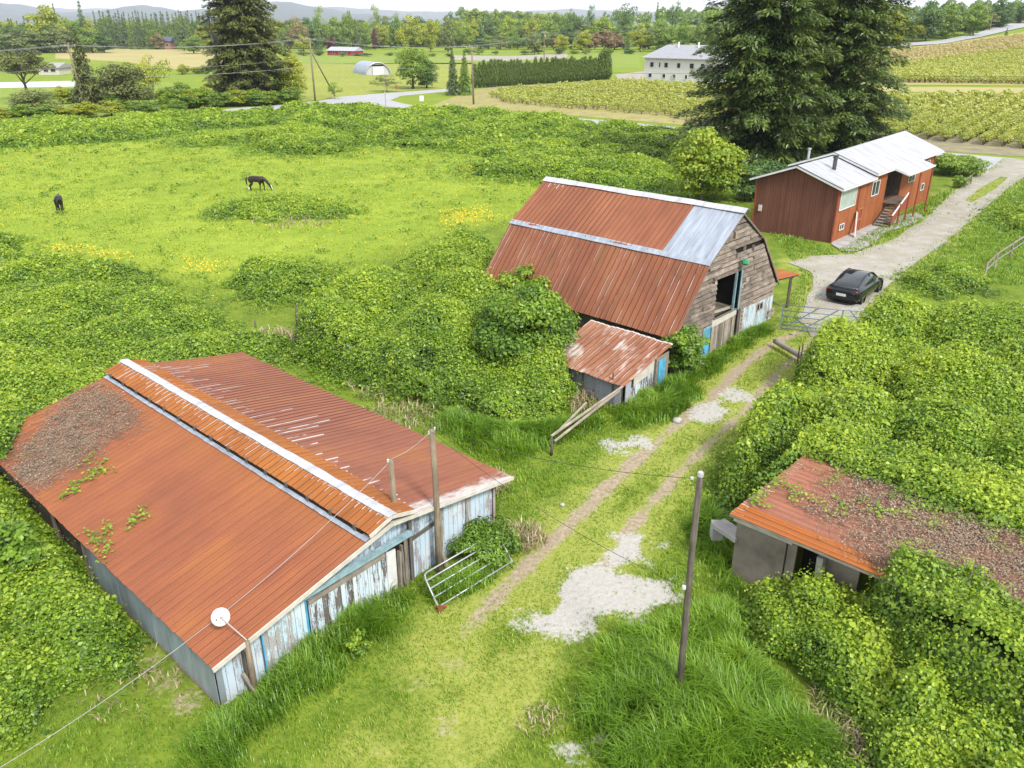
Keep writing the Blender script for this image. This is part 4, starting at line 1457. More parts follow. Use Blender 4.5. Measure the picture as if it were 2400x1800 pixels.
# stairs: nine treads up along the wall
mb = MB()
NS = 9
for k in range(NS):
    t = 7.35 + k * .36
    z = .16 + k * .158
    mb.obox(RH(t + .16, -.82, z), RH.ex * .16, RH.ey * .52, (0, 0, .025), .5 + .1 * (k % 3))
st = mb.build('stairs', M['wood_grey'], rh)
mb = MB()
for o_ in (-.28, -1.36):
    mb.bar(RH(7.25, o_, .02), RH(10.6, o_, 1.48), .05, .2)
mb.each('stringer', M['wood_dark'], st)
mb = MB()
slab(mb, RH, [(7.5, .75), (10.6, 2.1), (10.6, 2.28), (7.5, .93)], -1.44, .04)
mb.build('handrail', M['white_paint'], st)
mb = MB()
slab(mb, RH, [(7.55, .2), (10.6, 1.5), (10.6, 2.1), (7.55, .78)], -1.42, .02)
mb.build('rail_panel', M['red_trim'], st)
mb = MB()
for t, h in ((7.5, .95), (9.0, 1.6), (10.65, 2.35), (12.6, 3.7), (15.5, 3.7)):
    mb.bar(RH(t, -1.46, 0), RH(t, -1.46, h), .09, .09)
mb.each('porch_post', M['red_trim'], rh)
mb = MB()
c = RH(4.2, 1.5, 0)
c = G(1954, 402, 4.42); c.z = 4.3
mb.lathe(c, [(.42, .02), (.2, .2), (.13, .24), (.13, .3)], 12)
fl_ = mb.build('chimney_flashing', M['zinc_white'], rh)
mb = MB()
mb.lathe(c, [(.14, .1), (.14, 1.05), (.2, 1.06), (.2, 1.14), (.17, 1.15), (.17, 1.2), (.2, 1.21), (.2, 1.26), (0, 1.27)], 12)
mb.build('flue_pipe', m_plain('sooty_flue', (.10, .105, .11), .5, .3), fl_)
mb = MB()
c = G(1895, 366, 4.55)
mb.lathe(c, [(.1, -.5), (.1, .5), (.15, .52), (.15, .62), (0, .64)], 10)
mb.build('vent_pipe', M['white_roof'], rh)
mb = MB()
mb.obox(RH(-.08, 5.5, 1.75), RH.ex * .06, RH.ey * .12, (0, 0, .22))
mb.build('meter_box', M['cream_paint'], rh)
patio = sheet('patio', gp([(1948, 572), (1972, 590), (2010, 590), (2045, 574), (2075, 545), (2110, 536), (2150, 522), (2168, 512), (2150, 500), (2030, 520), (1950, 568)]), M['concrete'], .06, .6, .05, 71)
pl = MB()
pl.bar(G(2003, 557, .03), RH(3.85, -.12, 1.62) , .3, .04, up=RH.ey)
tag(pl.build('plank', M['cream_paint']), 'long pale plank leaning on the red house wall by the lower door', 'plank')
# ------------------------------------------------------------------ vehicles, gates, poles and other objects
def copy_tree(o, parent=None):
    c = o.copy()
    C.link(c)
    c.parent = parent
    for ch in o.children:
        copy_tree(ch, c)
    return c

# ---- car
M['car'] = m_plain('graphite_car_paint', (.022, .028, .030), .16, .5, .05, 1, .6)
M['car_glass'] = m_plain('car_glass', (.02, .025, .028), .04, 0, .05, 1, .8)
M['tyre'] = m_plain('tyre', (.02, .02, .02), .85)
M['rim'] = m_plain('alloy_rim', (.35, .36, .37), .3, .8)
M['tail'] = m_plain('tail_lamp', (.22, .012, .015), .2)
M['black_trim'] = m_plain('black_trim', (.015, .015, .017), .45)
r0 = G(2017, 712)
f0_ = G(2056, 684)
hd = (f0_ - r0).normalized()
rz = math.atan2(hd.y, hd.x)
ctr = (r0 + f0_) / 2 + Vector((-hd.y, hd.x, 0)) * .82
car = thing('car', 'dark graphite five-door car parked on the gravel drive, seen from behind', 'car', ctr, None, rz)
def loft(sections, name, mat, close=True, parent=car):
    m = MB()
    n = len(sections[0])
    vs = [p for s_ in sections for p in s_]
    fs = []
    for i in range(len(sections) - 1):
        for k in range(n - 1):
            fs.append((i * n + k, i * n + k + 1, (i + 1) * n + k + 1, (i + 1) * n + k))
    if close:
        fs.append(tuple(range(n - 1, -1, -1)))
        fs.append(tuple((len(sections) - 1) * n + k for k in range(n)))
    m.add(vs, fs, None, .5)
    return m.build(name, mat, parent, smooth=True, world_space=False)
body = []
for x, w, zb, zs, zt in ((-2.42, .70, .42, .70, .74), (-2.38, .80, .34, .80, .86), (-2.25, .89, .27, .87, .955), (-1.95, .93, .22, .88, .97), (-1.4, .95, .2, .87, .95), (-.5, .94, .19, .85, .92), (.5, .93, .19, .83, .9), (1.2, .93, .2, .80, .88), (1.75, .92, .21, .74, .8), (2.15, .87, .23, .64, .69), (2.38, .74, .28, .52, .56), (2.46, .55, .34, .44, .46)):
    half = [(w * .88, zb), (w * .98, zb + .08), (w, (zb + zs) / 2), (w * .985, zs - .1), (w * .94, zs), (w * .80, zt - .015), (w * .45, zt), (0, zt + .012)]
    body.append([(x, -a, b) for a, b in half] + [(x, a, b) for a, b in reversed(half[:-1])])
loft(body, 'body', M['car'])
gh = []
for x, wb, wt, z0, z1 in ((-2.05, .70, .62, .955, .965), (-1.6, .76, .62, .93, 1.12), (-1.0, .80, .60, .91, 1.31), (-.35, .81, .58, .90, 1.41), (.15, .81, .58, .89, 1.42), (.6, .80, .60, .88, 1.31), (1.0, .77, .64, .87, 1.08), (1.35, .72, .66, .85, .89)):
    half = [(wb, z0), (wb - .05, z0 + (z1 - z0) * .5), (wt + .02, z0 + (z1 - z0) * .9), (wt * .7, z1 + .0), (0, z1 + .015)]
    gh.append([(x, -a, b) for a, b in half] + [(x, a, b) for a, b in reversed(half[:-1])])
loft(gh, 'glasshouse', M['car_glass'])
for sy in (-1, 1):
    m = MB()
    m.tube([(-2.0, sy * .66, .97), (-1.6, sy * .645, 1.115), (-1.0, sy * .625, 1.30), (-.35, sy * .605, 1.395), (.15, sy * .605, 1.405), (.6, sy * .625, 1.30), (1.0, sy * .665, 1.08), (1.35, sy * .69, .89)], .035, 6)
    m.build('roof_rail', M['car'], car, True, False)
    m = MB()
    m.bar((-.15, sy * .80, .9), (-.15, sy * .61, 1.38), .07, .02, up=(1, 0, 0))
    m.build('door_pillar', M['black_trim'], car, False, False)
    m = MB()
    m.obox((.85, sy * 1.0, .95), (.09, 0, 0), (0, .09, 0), (0, 0, .06))
    m.build('wing_mirror', M['car'], car, False, False, .02)
    m = MB()
    m.obox((-2.34, sy * .68, .80), (.05, 0, 0), (0, .16, 0), (0, 0, .05))
    m.build('tail_light', M['tail'], car, False, False, .015)
    for sx in (-1.45, 1.45):
        m = MB()
        c_ = Vector((sx, sy * .80, .34))
        m.lathe(c_, [(.2, -.1), (.3, -.11), (.335, -.08), (.34, 0), (.335, .08), (.3, .11), (.2, .1)], 20, (0, 1, 0))
        w_ = m.build('wheel', M['tyre'], car, True, False)
        m = MB()
        for k in range(5):
            a = k * 2 * math.pi / 5
            d_ = Vector((math.cos(a), 0, math.sin(a)))
            m.bar(c_ + Vector((0, sy * .105, 0)), c_ + d_ * .22 + Vector((0, sy * .105, 0)), .06, .02, up=(0, 1, 0))
        m.lathe(c_ + Vector((0, sy * .09, 0)), [(.215, 0), (.235, .01), (.215, .02)], 18, (0, sy, 0))
        m.build('rim', M['rim'], w_, False, False)
        m = MB()
        m.lathe((sx, sy * .86, .36), [(.40, 0), (.40, .085), (.345, .087)], 20, (0, sy, 0))
        m.build('wheel_arch', M['black_trim'], car, True, False)
m = MB()
m.obox((-2.42, 0, .60), (.012, 0, 0), (0, .26, 0), (0, 0, .07))
m.build('number_plate', M['white_paint'], car, False, False)
m = MB()
m.obox((-2.40, 0, .42), (.04, 0, 0), (0, .72, 0), (0, 0, .055))
m.obox((-2.405, 0, .33), (.03, 0, 0), (0, .6, 0), (0, 0, .03))
m.build('rear_bumper_trim', M['black_trim'], car, False, False, .02)
m = MB()
m.tube([(-2.22, -.74, .955), (-2.31, -.4, .985), (-2.33, 0, .99), (-2.31, .4, .985), (-2.22, .74, .955)], .022, 6)
m.build('spoiler', M['black_trim'], car, True, False)

# a white car far off on the uphill road
M['white_car'] = m_plain('white_car_paint', (.75, .76, .78), .25, 0, .05, 1, .5)
far_car = copy_tree(car)
far_car.location = GT(2336, 63) + Vector((0, 0, .3))
far_car.rotation_euler = (0, 0, math.radians(200))
tag(far_car, 'small white car far off at the top of the uphill road', 'car')
for ch in far_car.children:
    if ch.name.startswith('body'):
        ch.material_slots[0].link = 'OBJECT'
        ch.material_slots[0].material = M['white_car']
# ---- horses
def horse(name, label, base, rz, coat, mirror_legs=0.0, blaze=True, s=1.0):
    root = thing(name, label, 'horse', base, None, rz, s)
    Vn = [(-.55, 0, 1.20, .27), (-.08, 0, 1.12, .29), (.42, 0, 1.16, .27), (.74, 0, 1.14, .19), (1.02, 0, .86, .135), (1.26, 0, .56, .10), (1.36, 0, .33, .085), (1.42, 0, .10, .062), (-.80, 0, 1.22, .18)]
    E = [(0, 1), (1, 2), (2, 3), (3, 4), (4, 5), (5, 6), (6, 7), (0, 8)]
    def leg(att, pts):
        k = len(Vn)
        Vn.extend(pts)
        E.append((att, k))
        for i in range(len(pts) - 1):
            E.append((k + i, k + i + 1))
    for sy in (-1, 1):
        o = .10 * sy * (1 + mirror_legs)
        leg(2, [(.46 + o * .5, sy * .15, .86, .125), (.50 + o, sy * .16, .5, .062), (.49 + o, sy * .16, .13, .04), (.53 + o, sy * .16, .035, .058)])
        leg(0, [(-.58, sy * .16, .92, .18), (-.46 - o * .6, sy * .17, .64, .10), (-.72 - o, sy * .17, .43, .062), (-.67 - o, sy * .17, .12, .043), (-.62 - o, sy * .17, .035, .06)])
    me = bpy.data.meshes.new('body')
    me.from_pydata([v[:3] for v in Vn], E, [])
    o = bpy.data.objects.new('body', me)
    C.link(o)
    me.materials.append(coat)
    sk = o.modifiers.new('skin', 'SKIN')
    sk.use_smooth_shade = True
    for i, v in enumerate(Vn):
        me.skin_vertices[0].data[i].radius = (v[3], v[3])
        me.skin_vertices[0].data[i].use_root = (i == 0)
    sb = o.modifiers.new('sub', 'SUBSURF')
    sb.levels = sb.render_levels = 2
    o.parent = root
    m = MB()
    m.tube([(-.9, 0, 1.26), (-1.02, 0, 1.1), (-1.04, .02, .8), (-1.0, .03, .45)], [.05, .075, .07, .02], 7)
    m.build('tail', M['black_trim'], root, True, False)
    m = MB()
    for k in range(7):
        w = k / 6
        x, z = .62 + .62 * w, 1.36 - .70 * w
        m.bar((x, .0, z), (x + .06, .07, z - .16), .12, .05)
    m.build('mane', M['black_trim'], root, False, False)
    for sy in (-1, 1):
        m = MB()
        m.lathe((1.22, sy * .07, .66), [(.035, 0), (.03, .06), (0, .13)], 6, (-.3, sy * .2, .9))
        m.build('ear', coat, root, True, False)
    if blaze:
        m = MB()
        m.tube([(1.36, 0, .58), (1.455, 0, .33), (1.485, 0, .12)], [.03, .04, .05], 6)
        m.build('blaze', M['white_paint'], root, True, False)
        m = MB()
        m.tube([(-.74, -.17, .30), (-.775, -.17, .06)], .062, 8)
        m.build('white_sock', M['white_paint'], root, True, False)
    return root
M['coat'] = m_plain('dark_bay_coat', (.030, .018, .013), .45, 0, .4, 2)
M['coat2'] = m_plain('black_coat', (.014, .012, .014), .45, 0, .3, 2)
hb = G(604, 447)
horse('horse', 'dark bay horse with white nose grazing in the pasture, side on', hb, math.radians(-8), M['coat'], 0.3, True, .98)
hb = G(143, 496)
horse('horse', 'black horse grazing with its rump to the viewer at far left', hb, math.radians(112), M['coat2'], 0, False, .98)

# ---- fallen tube gate by the long barn
A_, B_, C_ = G(1028, 1424, .12), G(1201, 1317, .2), G(992, 1346, .62)
D_ = B_ + (C_ - A_)
fg = thing('fallen_gate', 'galvanised tube gate lying tilted in the weeds before the long barn', 'gate', A_)
m = MB()
m.tube([A_, A_.lerp(C_, .86), A_.lerp(C_, .97) + (B_ - A_) * .015, C_ + (B_ - A_) * .05], .024, 8)
m.tube([B_, B_.lerp(D_, .8), D_ - (B_ - A_) * .04], .024, 8)
m.each('gate_end', M['steel'], fg, smooth=True)
m = MB()
for w in (0.02, .30, .56, .80, 1.0):
    m.tube([A_.lerp(C_, w) + (B_ - A_) * (.05 if w > .9 else 0), B_.lerp(D_, w) - (B_ - A_) * (.04 if w > .9 else 0)], .022, 8)
m.each('gate_rail', M['steel'], fg, smooth=True)
m = MB()
m.box(A_ + Vector((.02, -.02, 0)), (.12, .1, .1), .5)
m.tube([A_ + Vector((.02, -.1, -.08)), A_ + Vector((.1, .02, .02)), A_ + Vector((.2, .05, -.02))], .035, 6)
m.build('hinge', M['rust_iron'], fg)

# ---- blue-grey field gate
ga, gbb = G(1828, 774, .0), G(1962, 787, .0)
gdir = (gbb - ga).normalized()
GLEN, GH = 4.15, 1.22
fgate = thing('field_gate', 'blue-grey metal field gate with diagonal braces across the track', 'gate', ga)
gq = lambda t, z: ga + gdir * (t * GLEN) + Vector((0, 0, .12 + z * GH))
m = MB()
for t in (0, .67, 1):
    m.bar(gq(t, 0), gq(t, 1), .06, .06, up=gdir)
m.each('gate_upright', M['gate_blue'], fgate)
m = MB()
for z in (0, .14, .30, .52, .76, 1.0):
    m.tube([gq(0, z), gq(1, z)], .024, 8)
m.each('gate_rail', M['gate_blue'], fgate, smooth=True)
m = MB()
for a, b in (((.40, .98), (.06, .08)), ((.62, .98), (.25, .02)), ((.75, .98), (.95, .25))):
    m.bar(gq(*a), gq(*b), .05, .05)
m.each('gate_brace', M['gate_blue'], fgate)
m = MB()
for z in (.4, .9):
    m.tube([gq(0, z), GB(10.05, -.05, .1 + z)], .012, 5)
m.each('gate_chain', M['steel'], fgate)

# ---- log, leaning rails, stones
lg = MB()
a, b = G(1816, 799, .32), G(1905, 850, .34)
d = (b - a)
lg.tube([a, a + d * .1, a + d * .5, b, b + d * .4], [.12, .135, .14, .15, .15], 12)
tag(lg.build('log', M['bark_pale'], None, True), 'pale bare log sticking out of the brambles over the track', 'log')
for k, (p, q, zz, lab) in enumerate((((1459, 906), (1292, 1022), (1.12, .55), 'long weathered rail leaning from the milk house corner into the grass, upper one'),
                                     ((1452, 915), (1300, 1034), (1.02, .42), 'long weathered rail leaning from the milk house corner, underneath its twin'),
                                     ((1374, 944), (1304, 1016), (.6, .5), 'shorter grey rail lying against the two long leaning rails'))):
    m = MB()
    m.bar(G(*p, zz[0]), G(*q, zz[1]), .075, .06, tint=.9)
    tag(m.build('rail', M['wood_grey']), lab, 'rail')
m = MB()
a = G(1292, 1068)
m.tube([a, a + Vector((.02, 0, .35)), a + Vector((.0, .03, .72))], [.05, .05, .04], 7)
tag(m.build('stump_post', M['wood_dark'], None, True), 'short rotten post where the leaning rails end', 'post')
def stone(u, v, r, label):
    m = MB()
    c = G(u, v)
    rr = random.Random(u)
    m.lathe(c, [(0, -.05), (r * .9, 0), (r, r * .35), (r * .7, r * .7), (0, r * .85)], 9)
    m.v = [(x + rr.uniform(-.15, .15) * r, y + rr.uniform(-.15, .15) * r, z) for x, y, z in m.v]
    tag(m.build('stone', M['stone'], None, True), label, 'stone')
stone(1587, 988, .2, 'pale round stone at the edge of the track below the milk house')
stone(1318, 1184, .09, 'small white stone in the grass right of the long barn')

# ---- satellite dish on a post
base = LB(.66, -.3, 0)
top = G(546, 1487, 1.66)
top = Vector((base.x + .02, base.y - .02, 1.62))
m = MB()
m.tube([base, base.lerp(top, .5) + Vector((.01, 0, 0)), top], [.085, .075, .065], 8)
tag(m.build('dish_post', M['wood_pole'], None, True), 'split grey post carrying the satellite dish at the barn corner', 'post')
m = MB()
q0 = base + Vector((-.03, .02, .9))
m.bar(base + Vector((-.16, .08, .2)), base + Vector((-.15, .09, 1.2)), .13, .05)
tag(m.build('plank', M['wood_dark']), 'dark rotten plank standing behind the dish post', 'plank')
m = MB()
m.bar(base + Vector((-.22, .03, .62)), base + Vector((.06, -.12, .18)), .07, .06, tint=.8)
tag(m.build('brace', M['wood_grey']), 'short slanting brace at the foot of the dish post', 'brace')
dc = G(516, 1446, 2.02)
nn = (Vector((0, 0, CAMH)) - dc).normalized()
nn = (nn + Vector((-.15, .1, -.05))).normalized()
dish = thing('satellite_dish', 'round white satellite dish on the post at the near barn corner', 'satellite dish', dc)
m = MB()
prof = [(.205 * k / 6, -.06 * (k / 6) ** 2) for k in range(7)]
m.lathe(dc, prof + [(.205, -.07)] + [(.2 * k / 6, -.06 * (k / 6) ** 2 - .012) for k in range(6, -1, -1)], 24, nn)
m.build('reflector', M['dish'], dish, True)
m = MB()
m.tube([dc + nn * .03, dc + nn * .08 + Vector((.03, 0, -.02)), top], .014, 6)
m.build('arm', M['wire_pale'], dish)
m = MB()
m.lathe(dc + Vector((.03, .0, -.02)), [(.0, .0), (.026, .01), (.026, .05), (0, .06)], 8, nn)
m.build('mount', M['black_trim'], dish)
m = MB()
m.lathe(dc + Vector((-.08, -.06, -.045)) * .9, [(.0, .0), (.018, .01), (.0, .03)], 8, nn)
m.build('bolt', M['black_trim'], dish)

# ---- near poles and cables
m = MB()
pb = G(1590, 1640)
m.tube([pb + Vector((0, 0, -.3)), pb + Vector((-.03, 0, 2.0)), pb + Vector((-.05, .02, 4.0)), pb + Vector((-.045, .03, 5.92))], [.078, .074, .068, .062], 12)
rp = thing('wooden_pole', 'tall leaning bare wooden pole rising from the long grass, right foreground', 'pole', pb)
m.build('shaft', M['wood_dark'], rp, True)
ptop = pb + Vector((-.045, .03, 5.92))
m = MB()
m.lathe(ptop + Vector((0, 0, -.01)), [(.066, -.08), (.068, 0), (.04, .02), (0, .025)], 12)
m.build('pole_cap', M['zinc_white'], rp)
m = MB()
ins1 = ptop + Vector((-.16, .0, -.14))
m.lathe(ins1, [(0, -.03), (.03, -.02), (.035, .02), (0, .04)], 8)
ins2 = pb + Vector((-.15, -.02, 3.15))
m.lathe(ins2, [(0, -.05), (.05, -.03), (.045, .04), (0, .06)], 8)
m.each('insulator', M['porcelain'], rp)
m = MB()
tb = LB(6.62, -.42, 0)
ttop = tb + Vector((-.06, .05, 4.46))
m.tube([tb + Vector((0, 0, -.2)), tb.lerp(ttop, .35), tb.lerp(ttop, .7) + Vector((.02, 0, 0)), ttop], [.12, .088, .08, .076], 10)
tp = thing('split_pole', 'tall weathered split pole standing against the long barn front', 'pole', tb)
m.build('shaft', M['wood_pole'], tp, True)
m = MB()
m.lathe(ttop + Vector((-.07, -.03, -.08)), [(0, -.05), (.025, -.03), (.025, .05), (0, .06)], 8)
m.lathe(ttop + Vector((.07, .05, -.0)), [(0, -.05), (.025, -.03), (.025, .05), (0, .06)], 8)
m.each('insulator', M['porcelain'], tp)
m = MB()
m.bar(tb + Vector((.28, .02, .0)), tb + Vector((.06, .03, .75)), .10, .06)
tag(m.build('splint', M['wood_grey']), 'grey wooden prop leaning at the foot of the split pole', 'prop')
sp = LB(5.70, .28, 0)
m = MB()
stp = sp + Vector((-.03, .02, 3.72))
m.tube([sp, sp.lerp(stp, .5), stp], [.08, .08, .072], 9)
spo = thing('short_post', 'shorter weathered post poking through the long barn roof near its ridge', 'post', sp)
m.build('shaft', M['wood_pole'], spo, True)
m = MB()
m.lathe(stp + Vector((-.07, -.02, -.02)), [(0, -.05), (.03, -.03), (.03, .05), (0, .06)], 8)
m.build('insulator', M['porcelain'], spo)
def cable(p, q, sag, label, r=.01, mat='wire', n=24, name='cable'):
    p, q = Vector(p), Vector(q)
    pts = []
    for i in range(n + 1):
        t = i / n
        c = p.lerp(q, t)
        c.z -= sag * 4 * t * (1 - t)
        pts.append(c)
    m = MB()
    m.tube(pts, r, 5)
    return tag(m.build(name, M[mat], None, True), label, 'cable')
cable(ttop + Vector((.07, .05, 0)), ins1, .25, 'thin dark cable from the split pole over the track to the wooden pole top', .006)
cable(ttop + Vector((.02, -.1, -.02)), ins2, .3, 'dark cable slanting from the split pole down to the wooden pole side', .006)
cable(ttop + Vector((-.07, -.03, -.08)), stp + Vector((-.07, 0, 0)), .1, 'pale looped wire between the split pole and the short roof post', .007, 'wire_pale')
cable(stp + Vector((-.07, 0, -.1)), G(-60, 1835, .9), .55, 'long pale wire slung over the barn roof to the lower left corner', .007, 'wire_pale', 40)

m = MB()
m.lathe(G(914, 1376, .02), [(0, 0), (.06, .02), (.085, .08), (.06, .14), (0, .165)], 12)
tag(m.build('ball', m_plain('faded_pink_plastic', (.50, .06, .10), .5, 0, .2), None, True), 'faded pink-red ball lying by the long barn doorway', 'ball')
gpst = thing('garden_gate', 'short grey wooden gate panel beside the small bush by the drive', 'gate', G(2262, 440))
m = MB()
g0, g1 = G(2262, 440), G(2274, 432)
for q in (g0, g0.lerp(g1, .5), g1):
    m.bar(q, q + Vector((0, 0, 1.0)), .09, .06)
m.each('picket', M['wood_grey'], gpst)
m = MB()
for z in (.3, .85):
    m.bar(g0 + Vector((0, 0, z)), g1 + Vector((0, 0, z)), .05, .08)
m.each('rail', M['wood_grey'], gpst)

# ---- fence at the right, fence posts in the pasture
ft = [(2306, 640), (2331, 614), (2367, 590), (2402, 566), (2450, 540)]
fe = thing('rail_fence', 'weathered wooden rail fence by the long grass at the right edge', 'fence', G(2306, 652))
m = MB()
bs = [G(u, v + 14) for u, v in ft]
for b in bs:
    m.bar(b, b + Vector((0, 0, 1.0)), .1, .1)
m.each('post', M['wood_grey'], fe)
m = MB()
for a, b in zip(bs, bs[1:]):
    m.bar(a + Vector((0, 0, .95)), b + Vector((0, 0, .95)), .05, .1)
m.each('rail', M['wood_grey'], fe)
m = MB()
for a, b in zip(bs, bs[1:]):
    m.bar(a + Vector((0, 0, .5)), b + Vector((0, 0, .5)), .02, .05)
m.each('wire_rail', M['steel'], fe)
for k, (u, v, h) in enumerate(((602, 800, 1.1), (697, 770, 1.2), (641, 668, .9), (1868, 930, 1.0))):
    m = MB()
    b = G(u, v)
    m.tube([b, b + Vector((.02, .0, h * .5)), b + Vector((.04, .02, h))], [.06, .055, .05], 7)
    tag(m.build('fence_post', M['wood_dark'], None, True), ['old fence post with straw beside it behind the long barn', 'old fence post leaning in the gap between the brambles', 'thin fence post by the bramble mound in the pasture', 'thin stake at the bramble edge right of the track'][k], 'fence post')
m = MB()
b = G(1867, 860)
for k in range(2):
    c_ = b + Vector((.25 * k, .3 * k, 0))
    m.bar(c_, c_ + Vector((0, 0, 1.0)), .04, .04)
m.each('stake', M['wood_dark'])
for o in list(C):
    if o.name.startswith('stake'):
        tag(o, 'thin dark stake among brambles beside the pale log', 'stake', 'thin stakes by the log')

# ---- utility poles with their lines
def upole(u, vb, vt, label, arm=True, trans=False, rz=0.0, lean=0.0):
    b = GT(u, vb)
    a_, f_, d_ = ray(u, vt)
    h = CAMH + b.y * d_ / f_ - b.z
    p = thing('utility_pole', label, 'utility pole', b)
    m = MB()
    m.tube([(0, 0, -.3), (lean * .5, 0, h * .5), (lean, 0, h)], [.19, .165, .13], 9)
    m.build('shaft', M['wood_pole'], p, True, False)
    if arm:
        m = MB()
        c_, s_ = math.cos(rz), math.sin(rz)
        m.bar((lean - c_ * 1.2, -s_ * 1.2, h - .35), (lean + c_ * 1.2, s_ * 1.2, h - .35), .1, .12)
        m.build('crossarm', M['wood_grey'], p, False, False)
        m = MB()
        for k in (-1.1, -.45, 1.1):
            m.lathe((lean + c_ * k, s_ * k, h - .28), [(.05, 0), (.08, .06), (.05, .12), (.07, .16), (0, .2)], 7)
        m.each('insulator', M['porcelain'], p, world_space=False)
    if trans:
        m = MB()
        m.lathe((lean + .4, -.1, h - 2.2), [(0, 0), (.26, .0), (.27, .8), (.2, .9), (0, .92)], 10)
        m.build('transformer', M['steel'], p, True, False)
    return b + Vector((lean, 0, h))
P1 = upole(203, 265, 103, 'leftmost utility pole leaning by the road under the pines', True, False, .2, -.9)
P2 = upole(739, 238, 88, 'utility pole with a slanting prop between the great cedar and the hoop barn', True, False, .3)
P3 = upole(1110, 245, 106, 'utility pole with crossarm in front of the clipped cedar hedge', True, False, .4, -.15)
P4 = upole(1275, 142, 74, 'distant utility pole with a transformer behind the cedar hedge', True, True, .3)
P5 = upole(1632, 113, 60, 'utility pole behind the white house roof', True, True, .3, .35)
P6 = upole(2138, 100, 44, 'utility pole before the yellow-green tree right of the spruces', False, False, 0, .2)
P7 = upole(2234, 88, 48, 'utility pole with street lamp beside the uphill road', True, True)
P8 = upole(2318, 74, 33, 'farthest utility pole on the uphill road at right', False)
m = MB()
q0 = GT(785, 226)
pr_ = MB()
pr_.tube([q0, P2 + Vector((0, 0, -2.4))], [.16, .13], 8)
tag(pr_.build('pole_prop', M['wood_pole'], None, True), 'slanting pole propping the utility pole beside the great cedar', 'pole')
def span(a, b, dz, off, sag, label, r=.016):
    cable(a + Vector((off, 0, dz)), b + Vector((off, 0, dz)), sag, label, r, 'wire_pale', 20, 'power_line')
LEFT = P1 + (P1 - P2) * 1.2 + Vector((0, 0, -.3))
RIGHT = G(2700, 330) + Vector((0, 0, 8.5))
HID = G(1880, 355) + Vector((0, 0, 9.0))
for o_, dz, w_ in ((-1.1, -.15, 'left of three top'), (-.3, -.15, 'middle of three top'), (1.1, -.15, 'right of three top')):
    span(LEFT, P1, dz, o_, .9, w_ + ' power lines running off the leftmost pole')
    span(P1, P2, dz, o_, .9, w_ + ' power lines between leftmost pole and propped pole')
    span(P2, P3, dz, o_, .8, w_ + ' power lines between propped pole and hedge pole')
    span(P3, P4, dz, o_, .8, w_ + ' power lines from hedge pole to the transformer pole')
span(LEFT, P1, -3.6, 0, .8, 'lower telephone cable running off the leftmost pole', .02)
span(P1, P2, -3.6, 0, .9, 'middle telephone cable between leftmost pole and propped pole', .02)
span(P1, P2, -5.2, 0, .7, 'lowest thick cable between leftmost pole and propped pole', .035)
span(P2, P3, -4.0, 0, .8, 'lower telephone cable between propped pole and hedge pole', .02)
span(P4, P5, -.2, 0, .8, 'power line behind the cedar hedge towards the white house', .03)
cable(P3 + Vector((0, 0, -3.4)), HID, .7, 'upper cable from hedge pole across the berry field to the spruces', .02)
cable(P3 + Vector((0, 0, -6.6)), HID + Vector((0, 0, -2.2)), .6, 'lower cable from hedge pole across the berry field to the spruces', .02)
cable(HID, RIGHT, .5, 'dark cable from the spruces over the berry rows to the right edge', .022)

# ---- white house, red barn, hoop barn and others far off
def far_box_frame(u0, v0, u1, v1):
    a, b = GT(u0, v0), GT(u1, v1)
    ex = Vector((b.x - a.x, b.y - a.y, 0))
    L = ex.length
    ex.normalize()
    fr = Frame((a.x, a.y), (ex.x, ex.y), (-ex.y, ex.x))
    fr.o.z = min(a.z, b.z) - .1
    return fr, L
def height_at(b, u, vt):
    a_, f_, d_ = ray(u, vt)
    return CAMH + b.y * d_ / f_ - b.z
def gable_roof(m, fr, t0, t1, d0, d1, ze, zr, hip=0.0):
    dm = (d0 + d1) / 2
    P = [fr(t0, d0, ze), fr(t1, d0, ze), fr(t1 - hip, dm, zr), fr(t0 + hip, dm, zr), fr(t0, d1, ze), fr(t1, d1, ze)]
    th = Vector((0, 0, -.15))
    Q = [p + th for p in P]
    m.add(P + Q, [(0, 1, 2, 3), (5, 4, 3, 2), (0, 3, 4), (1, 5, 2), (7, 6, 9, 8), (10, 11, 8, 9), (0, 6, 7, 1), (4, 5, 11, 10), (0, 4, 10, 6), (1, 7, 11, 5)])
def walls(m, fr, t0, t1, d0, d1, z1, zr=None):
    slab(m, fr, [(t0, 0), (t1, 0), (t1, z1), (t0, z1)], d0, .2)
    slab(m, fr, [(t0, 0), (t1, 0), (t1, z1), (t0, z1)], d1 - .2, .2)
    for t in (t0, t1 - .2):
        dm = (d0 + d1) / 2
        q = [(d0 + .2, 0), (d1 - .2, 0), (d1 - .2, z1), (dm, zr or z1), (d0 + .2, z1)]
        f = [fr(t, d, z) for d, z in q]
        b = [fr(t + .2, d, z) for d, z in q]
        n = 5
        m.add(f + b, [tuple(range(n)), tuple(range(2 * n - 1, n - 1, -1))] + [(i, i + n, (i + 1) % n + n, (i + 1) % n) for i in range(n)])
def fwin(fr, par, t, z, w, h, d=-.03, mat='glass', frm=True):
    m = MB()
    slab(m, fr, [(t, z), (t + w, z), (t + w, z + h), (t, z + h)], d, .05)
    wo = m.build('window', M[mat], par)
    if frm:
        m = MB()
        for a, b in (((t, z), (t + w, z)), ((t, z + h), (t + w, z + h)), ((t, z), (t, z + h)), ((t + w, z), (t + w, z + h))):
            m.bar(fr(a[0], d - .03, a[1]), fr(b[0], d - .03, b[1]), .08, .09)
        m.build('frame', M['white_paint'], wo)
fr, L = far_box_frame(1508, 193, 1662, 197)
hw = height_at(fr.o, 1508, 134)
hr_ = height_at(fr.o, 1560, 108)
